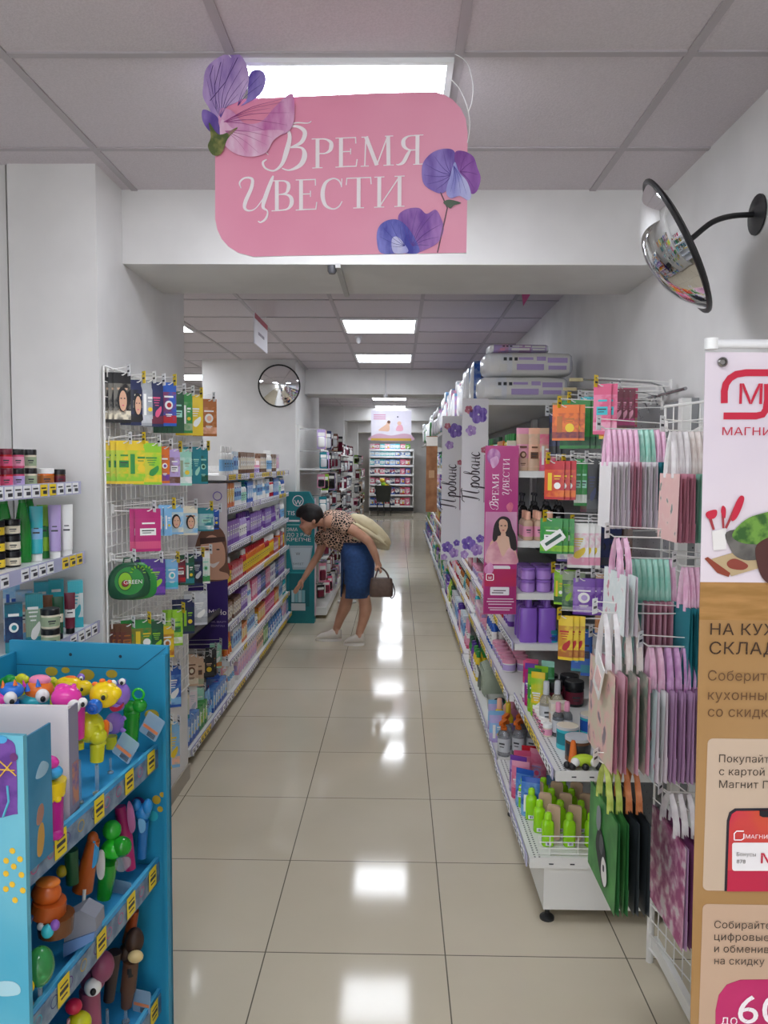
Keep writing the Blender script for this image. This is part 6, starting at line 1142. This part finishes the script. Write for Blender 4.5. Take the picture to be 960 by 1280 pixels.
# ------------------------------------------------------------------ shelf of creams along the left wall
LT = empty('cream_shelving', (-1.61, 2.25, 0), 'white wall shelving with creams between the left wall and the front pillar', 'shelving unit')
LZ = [(1.545, -1.135), (1.295, -1.125), (1.045, -1.075), (.78, -1.07), (.45, -1.07)]
MB().bb((-.005, -.17, .05), (.0, .51, 1.95), WHITE).build('back_panel', LT, smooth=False)
for i, (z, xf) in enumerate(LZ):
    sh = MB().bb((0, -.17, z-.02), (xf+1.61, .5, z), M('#e6e7ea', .3)).build('shelf', LT, smooth=False)
    st = strip(.66, .045, seed=60+i, yellow=.25, rail=M('#b8b8d6', .25)); o = link('price_strip', st.mesh('price_strip', False), sh, (xf+1.61+.004, .17, z-.006), PI/2)
CP = ['on the top cream shelf', 'on the middle cream shelf', 'on the low cream shelf']
def cream(i, kind, label, cat, parts, px, Y, z=None, rz=.6, dx=0):
    z = z or LZ[i][0]+.0008; p = at(px, 640, Y); return put(kind, parts, (p.x+dx, Y, z), rz, '', '', cat, 'products '+CP[i], lab=label, tid=('cr', label))
jr = lambda a, l, e, h=.062, r=.0205: jar(r, h, a, l, e)
for L_, zz_ in ((0, 1.5458), (1, 1.6085)):
    nm = ('lower', 'upper')[L_]
    for px, Y, a, l, e, words in ((8,2.46,'red','maroon','rose','red'),(23,2.53,'rose','black','lilac' if not L_ else 'pink','pink'),(38.5,2.60,'cream','black','sage','avocado green'),(-8,2.40,'red','maroon','rose','dark red')): cream(0, 'cream_jar', f'{words} cream jar with dark lid, {nm} of the pile on the top cream shelf', 'jar', [(a_, b_) for a_, b_ in jar(.0215, .0622, a, l, e)], px, Y, zz_)
cream(0, 'cream_jar', 'orange cream jar with white lid on the top cream shelf', 'jar', jar(.027, .062, 'orange', 'white', 'amber'), 58, 2.66); cream(0, 'cream_jar', 'dark brown cream jar last on the top cream shelf', 'jar', jar(.0205, .058, 'brown', 'black', 'maroon'), 75, 2.70)
gB = [('bottle', MB().lathe([(.024, 0), (.026, .01), (.027, .08), (.024, .13), (.015, .18), (.011, .2)], M('#2aa33c', .1, trans=.35), 16, sy=.8)), ('cap', MB().lathe([(.012, .198), (.012, .216), (.008, .22)], M('#1c7a2a', .3), 12))]
for px, Y, w_ in ((5,2.50,'first'),(28,2.55,'second'),(37,2.66,'third')): cream(1, 'gel_bottle', f'{w_} green gel bottle from camera on the middle cream shelf', 'bottle', gB, px, Y)
for j in range(3):
    cream(1, 'cream_jar', f'black cream jar with floral band, {("bottom","middle","top")[j]} of its pile on the middle cream shelf', 'jar', jar(.025, .05, 'black', 'black', 'cream'), 14, 2.44, 1.2958+.0505*j)
    cream(1, 'cream_jar', f'black cream jar half cut by the picture edge, {("bottom","middle","top")[j]} one', 'jar', jar(.025, .05, 'black', 'black', 'yellow'), -6, 2.38, 1.2958+.0505*j)
for px, Y, a, cp_, e, w_ in ((45,2.58,'turquoise','white','skyblue','turquoise'),(54,2.66,'lime','green','green','lime green'),(68,2.66,'lilac','white','lilac','mauve'),(83,2.70,'white','white','white','white')): cream(1, 'cosmetic_tube', f'{w_} tube with its seam up on the middle cream shelf', 'tube', tube_(.043, .185, a, cp_, e), px, Y, rz=.35)
for px, Y, a, b_, e, w_, h_ in ((40,2.40,'teal','sage','white','blue green carton standing in front',.17),(14,2.34,'teal','navy','white','dark teal carton nearest the camera',.15),(28,2.46,'skyblue','peach','white','skyblue and peach carton',.17),(12,2.5,'skyblue','white','blue','skyblue carton in the back row',.19),(92,2.71,'turquoise','white','turquoise','turquoise carton at the pillar end',.165),(68,2.70,'turquoise','turquoise','white','turquoise carton behind the tubes',.17),(50,2.68,'turquoise','skyblue','white','second turquoise carton behind the tubes',.165)): cream(2, 'carton', f'{w_} on the low cream shelf', 'box', carton(.05, .038, h_, a, b_, e), px, Y, rz=.45)
for px, Y, a, cp_, e, w_ in ((70,2.52,'darkgreen','black','cream','dark green'),(85,2.60,'maroon','black','white','maroon'),(57,2.55,'brown','black','cream','brown')): cream(2, 'cosmetic_tube', f'{w_} tube with white label on the low cream shelf', 'tube', tube_(.036, .14, a, cp_, e), px, Y, rz=.4)
for j in range(2): cream(2, 'cream_jar', f'cream coloured jar with black lid, {("lower","upper")[j]} of two on the low cream shelf', 'jar', jar(.028, .062, 'cream', 'black', 'sage'), 60, 2.40, 1.0458+.0628*j)
# ------------------------------------------------------------------ the woman bending towards the left shelf
WY = 6.96
def W_(x, y, dy=0.): p = at(340+x/5.647, 600+y/5.647, WY); return Vector((p.x, WY+dy, p.z))
def remeshed(name, mb, mat, voxel, smooth_it=4, parent=None):
    me = mb.mesh('raw_form', True); o = bpy.data.objects.new('raw_form', me); COL.objects.link(o)
    r = o.modifiers.new('r', 'REMESH'); r.mode = 'VOXEL'; r.voxel_size = voxel; r.use_smooth_shade = True
    if smooth_it: s = o.modifiers.new('s', 'SMOOTH'); s.iterations = smooth_it; s.factor = .5
    bpy.context.view_layer.update(); me2 = bpy.data.meshes.new_from_object(o.evaluated_get(bpy.context.evaluated_depsgraph_get()))
    bpy.data.objects.remove(o); bpy.data.meshes.remove(me); me2.materials.clear(); me2.materials.append(mat)
    me2.polygons.foreach_set('use_smooth', [True]*len(me2.polygons)); me2.polygons.foreach_set('material_index', [0]*len(me2.polygons)); return link(name, me2, parent)
SK = MN('#c08d72', '#cc9c80', 14, 'noise', .5, .3, .7)
def limb(mb, pts, rs, m=SK, n=12, flat=1.): mb.tube([p for p in pts], rs, m, n, flat=flat); mb.ball(pts[0], rs[0], m, 10, 6); mb.ball(pts[-1], rs[-1], m, 10, 6)
def catm(P, k=4): return [Vector(q) for q in smooth2([tuple(p) for p in P], False, k)]
def interp(rs, k=4):
    out = []
    for a, b in zip(rs, rs[1:]): out += [a+(b-a)*i/k for i in range(k)]
    return out+[rs[-1]]
b = MB()
head = W_(262, 283, -.01)
# skull, face, jaw (head turned down and to the left)
b.ball(head+Vector((.012, 0, .018)), (.092, .073, .086), SK, 18, 12)
b.tube([head+Vector((.02, 0, -.02)), W_(236, 335, -.01), W_(262, 372, -.01)], [.07, .062, .034], SK, 14)
b.tube([W_(224, 318, -.01), W_(212, 334, -.01), W_(226, 344, -.01)], [.012, .014, .012], SK, 8)          # nose
b.ball(W_(228, 352, -.01), .015, SK, 8, 6); b.ball(W_(240, 362, -.01), .016, SK, 8, 6); b.ball(W_(262, 372, -.01), .024, SK, 10, 6)   # lips, chin
for s in (-1, 1): b.ball(W_(303, 290, -.01+s*.072), (.016, .010, .026), SK, 10, 6)                      # ears
limb(b, catm([W_(300, 285), W_(345, 290), W_(400, 285)]), interp([.052, .05, .06]))                      # neck
# trunk
b.tube(catm([W_(395, 290), W_(455, 320), W_(520, 370), W_(565, 425), W_(588, 490), W_(592, 545)]), interp([.085, .125, .125, .112, .118, .115]), SK, 16, flat=1.15)
limb(b, [W_(420, 285, -.15), W_(420, 300, .15)], [.06, .06])
# near (left) arm holding the bag
limb(b, catm([W_(500, 300, -.175), W_(590, 345, -.20), W_(690, 420, -.20)]), interp([.054, .047, .039]))
limb(b, catm([W_(690, 420, -.20), W_(722, 485, -.19), W_(752, 572, -.17)]), interp([.040, .036, .024]))
palm = W_(757, 592, -.165); b.ball(palm, (.03, .02, .042), SK, 12, 8)
for i in range(4): y = -.195+.019*i; limb(b, [W_(757, 600, y), W_(768, 616, y), W_(775, 628, y-.004), W_(764, 636, y-.002)], [.010, .0095, .009, .008])
limb(b, [W_(745, 590, -.18), W_(733, 608, -.185), W_(738, 624, -.18)], [.011, .010, .008])
# far (right) arm reaching to the shelf
limb(b, catm([W_(378, 350, .17), W_(352, 440, .17), W_(318, 540, .14)]), interp([.052, .045, .038]))
limb(b, catm([W_(318, 540, .14), W_(268, 620, .10), W_(220, 700, .06)]), interp([.038, .033, .023]))
b.tube([W_(222, 698, .06), W_(200, 730, .055), W_(188, 748, .05)], [.022, .03, .026], SK, 10, flat=.6)
for i, (dx, L_) in enumerate(((-12, 52), (-4, 60), (6, 58), (15, 46))): y = .035+.012*i; limb(b, [W_(188+dx*.6, 748, y), W_(172+dx, 748+L_*.45, y), W_(162+dx, 748+L_*.8, y), W_(162+dx, 748+L_, y)], [.0095, .009, .0085, .0075])
limb(b, [W_(212, 722, .03), W_(214, 752, .02), W_(203, 775, .018)], [.011, .010, .008])
# legs
hipL, hipR = W_(612, 545, -.07), W_(575, 545, .07)
limb(b, catm([hipR, W_(558, 680, .075), W_(535, 815, .075)]), interp([.085, .072, .056]))
limb(b, catm([W_(532, 815, .08), W_(512, 900, .08), W_(480, 980, .08), W_(450, 1060, .08)]), interp([.058, .058, .044, .034]))
limb(b, catm([hipL, W_(632, 690, -.075), W_(652, 820, -.08)]), interp([.085, .070, .055]))
limb(b, catm([W_(652, 820, -.08), W_(662, 900, -.08), W_(645, 985, -.08), W_(620, 1060, -.08)]), interp([.056, .058, .044, .034]))
for (a_, h_, t_1, y) in (((450, 1060), (476, 1105), (345, 1118), .08), ((620, 1060), (640, 1105), (555, 1120), -.08)): b.tube([W_(*a_, y), W_((a_[0]+h_[0])/2-6, 1092, y), W_((h_[0]+t_1[0])/2, 1106, y), W_(t_1[0], t_1[1], y)], [.034, .042, .034, .024], SK, 10)
body = remeshed('person', b, SK, .0075, 3); tag(body, 'dark haired woman in leopard print top and blue skirt bending to the left shelf', 'person')
# hair: close cap drawn back to a low knot
hm = MN('#0e0b0a', '#1d1613', 60, 'noise', .6, .3, .7, stretch=(1, 1, .3)); hb = MB()
hb.ball(head+Vector((.022, 0, .034)), (.100, .083, .086), hm, 18, 12); hb.tube(catm([W_(215, 248, -.01), W_(260, 215, -.01), W_(312, 232, -.01), W_(345, 268, -.01)]), interp([.05, .07, .068, .035]), hm, 14)
hb.tube(catm([W_(188, 262, -.01), W_(198, 232, -.01), W_(235, 205, -.01)]), interp([.022, .04, .05]), hm, 12); hb.ball(W_(362, 262, -.01), (.035, .035, .03), hm, 12, 8)
remeshed('hair', hb, hm, .008, 2, body)
for s in (-1, 1):
    MB().ball(W_(224, 312, -.01+s*.034), (.008, .010, .007), M('#f1ece6', .3), 10, 6).ball(W_(222, 313, -.01+s*.034), (.007, .005, .005), M('#2a1a14', .3), 8, 6).build('eye', body)
    MB().tube([W_(217, 299, -.01+s*.022), W_(218, 296, -.01+s*.036), W_(226, 297, -.01+s*.052)], .0035, hm, 6).build('eyebrow', body)
MB().tube([W_(231, 357, -.033), W_(227, 356, -.01), W_(231, 357, .013)], .0065, M('#a84f4c', .4), 8).build('lips', body)
# leopard print top with short sleeves
leo = MN('#1d1512', '#b98a72', 30, 'edge', .7, .05, .09); leo = MN('#17100e', '#c79c82', 42, 'voronoi', .7, lo=.30, hi=.36, stretch=(1, 1, 1.3), c3='#2a1c16'); leo = MN('#dcb8a0', '#1a1210', 40, 'edge', .7, lo=.07, hi=.13)
tb_ = MB(); tb_.tube(catm([W_(372, 292), W_(400, 292), W_(455, 320), W_(515, 370), W_(560, 425), W_(585, 475)]), interp([.066, .105, .139, .139, .130, .138]), leo, 18, flat=1.16)
tb_.tube(catm([W_(455, 288, -.12), W_(500, 300, -.175), W_(556, 330, -.19)]), interp([.08, .078, .066]), leo, 14); tb_.tube(catm([W_(400, 310, .12), W_(376, 355, .17), W_(352, 445, .17)]), interp([.08, .074, .064]), leo, 14)
tb_.tube([W_(400, 350, -.03), W_(430, 400, -.02), W_(500, 430, -.01)], [.09, .11, .10], leo, 14)
tb_.ball(W_(330, 420, .1), (.05, .05, .07), leo, 12, 8)
remeshed('blouse', tb_, leo, .010, 2, body)
# blue skirt with a slit
sk = MN('#1f4070', '#294e84', 40, 'noise', .75, .3, .7, bump=.1); sm_ = MB(); cc = [(440, 592, 100, .16), (520, 602, 113, .185), (620, 606, 116, .19), (720, 600, 110, .185), (815, 593, 106, .178)]
n = 40; rs = []
for y, xc, hw, dp in cc:
    ring = []
    for j in range(n):
        a = 2*PI*j/n+PI; p = W_(xc+hw*math.copysign(abs(math.cos(a))**.9, math.cos(a)), y); slope = (-14*math.cos(a) if y == 445 else 0); ring.append(Vector((p.x, WY+dp*math.sin(a), p.z-slope/5.647*WY/970)))
    rs.append(ring)
V = [p for r_ in rs for p in r_]; F = []
for i in range(len(rs)-1):
    for j in range(n):
        if i >= 2 and j in ((3, 4, 5) if i == 3 else (4,)): continue
        F.append((i*n+j, i*n+(j+1) % n, (i+1)*n+(j+1) % n, (i+1)*n+j))
sm_.add(V, F, sk); so = sm_.build('skirt', body); so.modifiers.new('thick', 'SOLIDIFY').thickness = .006
MB().tube([(rs[0][j].x, rs[0][j].y, rs[0][j].z) for j in range(n)], .012, M('#1a3560', .7), 8, loop=True).build('waistband', so)
# shoes
shm = M('#d9d2c6', .6)
for nm, hx, tx_, y in (('far', 490, 303, .08), ('near', 655, 513, -.08)):
    s_ = MB(); L_ = (hx-tx_)/5.647*WY/970; x0 = W_(tx_, 1150).x; rs = []
    for t, wd, h0 in ((0,.016,.022),(.06,.034,.044),(.2,.046,.066),(.45,.044,.084),(.62,.040,.104),(.8,.039,.112),(.95,.036,.112),(1,.026,.095)):
        rs.append([(x0+L_*t, WY+y+wd*math.copysign(abs(math.cos(q))**.7, math.cos(q)), .02+(h0-.02)*(.5+.5*math.sin(q)) if math.sin(q) > -.99 else .02) for q in [2*PI*(j+.5)/16 for j in range(16)]])
    s_.rings(rs, shm); so_ = s_.build('shoe', body)
    MB().rings([[(x0+L_*(.5+.515*cx), WY+y+w2, z) for cx, w2 in [(math.cos(q)*1.0, .045*math.sin(q)) for q in [2*PI*j/24 for j in range(24)]]] for z in (.0005, .024)], M('#ebe7df', .5)).build('sole', so_)
    k = MB()
    for t in (.42, .5, .58): k.tube([(x0+L_*t, WY+y-.02, .062+.09*(t-.4)), (x0+L_*t-.004, WY+y, .074+.09*(t-.4)), (x0+L_*t, WY+y+.02, .062+.09*(t-.4))], .0035, M('#efebe4', .6), 5)
    k.build('laces', so_)
# cream jacket laid over her back
jk = MN('#d6c8a2', '#e2d6b4', 9, 'noise', .8, .3, .7, bump=.25); j_ = MB()
j_.tube(catm([W_(548, 262, .02), W_(600, 300, .02), W_(660, 345, .02), W_(730, 395, .02), W_(790, 440, .02), W_(826, 470, .02)]), interp([.03, .066, .076, .068, .05, .022]), jk, 14, flat=1.9)
j_.tube(catm([W_(560, 380, -.06), W_(620, 400, -.08), W_(690, 400, -.06)]), interp([.05, .06, .04]), jk, 12); j_.tube(catm([W_(735, 455, .03), W_(790, 470, .02), W_(830, 482, .02)]), interp([.035, .035, .022]), jk, 10)
for f0, f1_ in (((570, 290), (790, 430)), ((560, 340), (760, 440)), ((600, 300), (820, 465)), ((555, 400), (690, 425))): j_.tube(catm([W_(*f0, -.11), W_((f0[0]+f1_[0])/2, (f0[1]+f1_[1])/2-8, -.145), W_(*f1_, -.06)]), interp([.008, .02, .008]), jk, 8)
remeshed('jacket', j_, jk, .009, 1, body)
# handbag
hbm = MN('#5d4a40', '#69554a', 30, 'noise', .45, .3, .7); q = W_(775, 735, -.17); L_, hh_, dp = .205, .165, .085
def rr3(z, s): return [(x*s, y*s, z) for x, y in rrect(-L_/2, -dp/2, L_/2, dp/2, .03)]
o = MB().rings([rr3(0, .9), rr3(.01, 1.), rr3(hh_*.6, 1.), rr3(hh_*.93, .93), rr3(hh_, .86)], hbm).build('handbag', None, (q.x, q.y, W_(775, 800).z)); tag(o, 'taupe handbag with short handles held by the bending woman', 'handbag')
tp_ = W_(772, 606, -.17)-Vector(o.location)
for s in (-1, 1): MB().tube(catm([(-.052, s*.03, hh_*.9), (-.05, s*.028, hh_*1.12), (tp_.x-.012, s*.012, tp_.z+.006), (tp_.x+.035, s*.014, tp_.z-.02), (.06, s*.03, hh_*1.1), (.06, s*.03, hh_*.9)], 5), .0065, hbm, 8).build('handle', o)
MB().tube(catm([(.10, -.02, hh_*.75), (.118, -.02, hh_*.35), (.112, -.02, .01), (.09, -.022, -.012), (.082, -.024, .02), (.095, -.024, hh_*.3)], 5), .005, M('#3d302a', .5), 8).build('strap', o); MB().bb((-L_*.4, -.004, hh_-.002), (L_*.4, .004, hh_+.004), M('#3d302a', .4)).build('zip', o)
q = W_(700, 640, -.05); o = MB().ball((0, 0, 0), (.03, .03, .045), M('#1c2340', .6), 12, 8).tube([(0, 0, .03), (.06, -.08, .06)], .008, M('#1c2340', .6), 6).build('dark_pouch', None, q)
o.parent = None; bpy.data.objects.remove(o)
# ------------------------------------------------------------------ far racks on the left, the end shelf and its neighbours
grey_ = M('#c9c7c3', .5)
def rack(y0, y1, x, z1, label, rows, seed, nper, place, step):
    rr = random.Random(seed); t = empty('hair_goods_rack', (x-.28, (y0+y1)/2, 0), label, 'rack'); L = y1-y0
    MB().bb((-.01, -L/2, .04), (.01, L/2, z1), perf).build('back_panel', t, smooth=False); MB().bb((.0, -L/2, .04), (.30, L/2, .12), WHITE).build('plinth', t, smooth=False)
    MB().bb((-.02, -L/2-.01, 0), (.02, -L/2+.02, z1), WHITE).bb((-.02, L/2-.02, 0), (.02, L/2+.01, z1), WHITE).build('upright', t, smooth=False)
    for r in range(rows):
        z = .32+(z1-.30)*r/(rows-.6)
        if r % 2 == 0 and r: MB().bb((.0, -L/2+.01, z-.16), (.30, L/2-.01, z-.145), WHITE).build('shelf', t, smooth=False)
        MB().tube([(.25, -L/2+.03, z+.036), (.25, L/2-.03, z+.036)], .005, STEEL, 6).box((.125, -L/2+.1, z+.036), (.25, .008, .008), STEEL).box((.125, L/2-.1, z+.036), (.25, .008, .008), STEEL).build('hang_bar', t)
        y = y0+.06
        while y < y1-.06:
            a = rr.choice(('maroon','charcoal','black','grey','silver','beige','rose','navy','lilac','brown','white','pink','teal','lime') if seed != 3 else ('charcoal','black','grey','navy','maroon','silver')); b_ = rr.choice(('silver','black','white','grey','maroon')); h_ = rr.choice((.13, .16, .19)); key = ('card', a, b_, h_)
            if key not in _SA: _SA[key] = blister(.09, h_, a, b_, 'white')
            xx = x-.03+rr.uniform(-.03, .03)
            put('hair_accessory_card', _SA[key], (xx, y, z+.0175), rr.uniform(.25, .9), f'{a} and {b_} hair accessory card', place, 'card', 'hair accessory cards '+place, far=True, tid=key)
            if nper: hook((x-.268, y, z+.034), xx-x+.268, 1, place, card=False)
            y += step+rr.uniform(0, .05)
rack(8.03, 10.25, -.755, 2.02, 'rack of hair accessories along the side of the middle pillar', 8, 1, False, 'on the middle pillar rack', .13)
rack(10.4, 14.25, -.84, 1.98, 'second rack of hair accessories beyond the middle pillar', 7, 3, False, 'on the second far rack', .25)
rack(15.5, 18.5, -.80, 1.85, 'third rack of hair accessories beyond the rear pillar', 6, 5, False, 'on the third far rack', .30)
o = MB().tube(catm([(-.02, 0, -.05), (0, 0, .1), (.04, 0, .26), (.02, 0, .34)]), interp([.10, .135, .12, .05]), MN('#cfe0d6', '#c8556a', 14, 'noise', .6, .45, .6)).build('wrapped_bundle', None, (-.58, 9.0, .715)); tag(o, 'pale bundle with red blotches standing on a stool before the pillar rack', 'bundle')
o = MB().lathe([(.12, .60), (.12, .66)], grey_, 20).lathe([(.03, .02), (.03, .60)], grey_, 10).lathe([(.11, 0), (.11, .02)], grey_, 20).build('display_stool', None, (-.58, 9.0, 0)); tag(o, 'grey display stool under the pale bundle', 'stool')
# end shelf across the far wall
FY = 25.2; fx0, fx1 = -.92, .52
t = empty('shelving_unit', ((fx0+fx1)/2, FY, 0), 'end shelving unit facing the camera at the far end of the aisle', 'shelving unit'); cx = t.location.x; hw = (fx1-fx0)/2
MB().bb((-hw, .30, .1), (hw, .32, 2.0), WHITE).build('back_panel', t, smooth=False); MB().bb((-hw, -.08, .08), (hw, .3, .2), M('#1c1d20', .5)).build('plinth', t, smooth=False)
for x in (-hw, hw-.03): MB().bb((x, -.05, 0), (x+.03, .32, 2.05), WHITE).build('upright', t, smooth=False)
FZ = [.26, .62, .96, 1.28, 1.57, 1.86, 2.08]; rr = random.Random(4)
for i, z in enumerate(FZ):
    sh = MB().bb((-hw, -.05, z-.05), (hw, .3, z), WHITE).build('shelf', t, smooth=False); MB().bb((-hw, -.062, z-.055), (hw, -.05, z+.005), M('#f2f2f2', .3)).build('price_strip', sh, smooth=False)
    x = fx0+.09
    while x < fx1-.08:
        if i in (5, 4): a, b_ = rr.choice((('skyblue','white'),('blue','white'),('turquoise','white'),('white','blue')))
        elif i == 6: a, b_ = rr.choice((('skyblue','white'),('pink','white'),('rose','white'),('turquoise','white'),('green','lime')))
        else: a, b_ = rr.choice((('white','red'),('blue','white'),('navy','white'),('rose','white'),('maroon','rose'),('blue','red')))
        if x > .1 and i < 5: a, b_ = rr.choice((('rose','pink'),('red','white'),('blue','rose')))
        key = f'end_{a}_{b_}'
        if key not in CAT: stock(key, 'detergent_pack', f'{a} and {b_} pack', 'pack', carton(.15, .12, .155, a, b_, 'white'), .16)
        q_ = put('detergent_pack', CAT[key][3], (x, FY+.03, z+.001), rr.uniform(-.06, .06), CAT[key][1], f'on {("lowest","second","third","fourth","fifth","sixth","top")[i]} far end shelf', 'pack', 'packs on the far end shelf', far=True, key=(x,), tid=key); q_.scale.z = (1.6, 1.5, 1.3, 1.2, 1.15, .95, 1.1)[i]
        x += .165
o = MB().rings([[(x*s, y*s, z) for x, y in rrect(-.26, -.2, .26, .2, .06)] for s, z in ((.8, 0), (1, .5), (1.02, .52), (.96, .52), (.8, .1))], M('#2c302c', .5)).build('wire_bin', None, (-.44, 24.2, .0), smooth=True); o.location.z = .42; tag(o, 'dark bin of yellow and white packs before the far end shelf', 'bin')
k = MB()
for s in (-.2, 0, .2): k.tube([(s, -.12, 0), (s+.04, -.12, -.42)], .014, M('#1c1d20', .5), 6); k.tube([(s, .12, 0), (s+.04, .12, -.42)], .014, M('#1c1d20', .5), 6)
k.build('leg', o)
for i, (dx, dz, a) in enumerate(((-.16,.5,'white'),(.0,.56,'lime'),(.12,.52,'yellow'),(-.05,.68,'yellow'),(.18,.62,'white'),(-.2,.62,'silver'))):
    k = MB().ball((0, 0, .09), (.085, .08, .07), M(CN[a], .5), 12, 8).build('soft_pack', None, (-.44+dx*.8, 24.2, .42+dz-.10)); later(k, f'{a} soft pack', 'heaped in the dark far bin', 'pack', 'soft packs in the bin', (dx,))
settle()
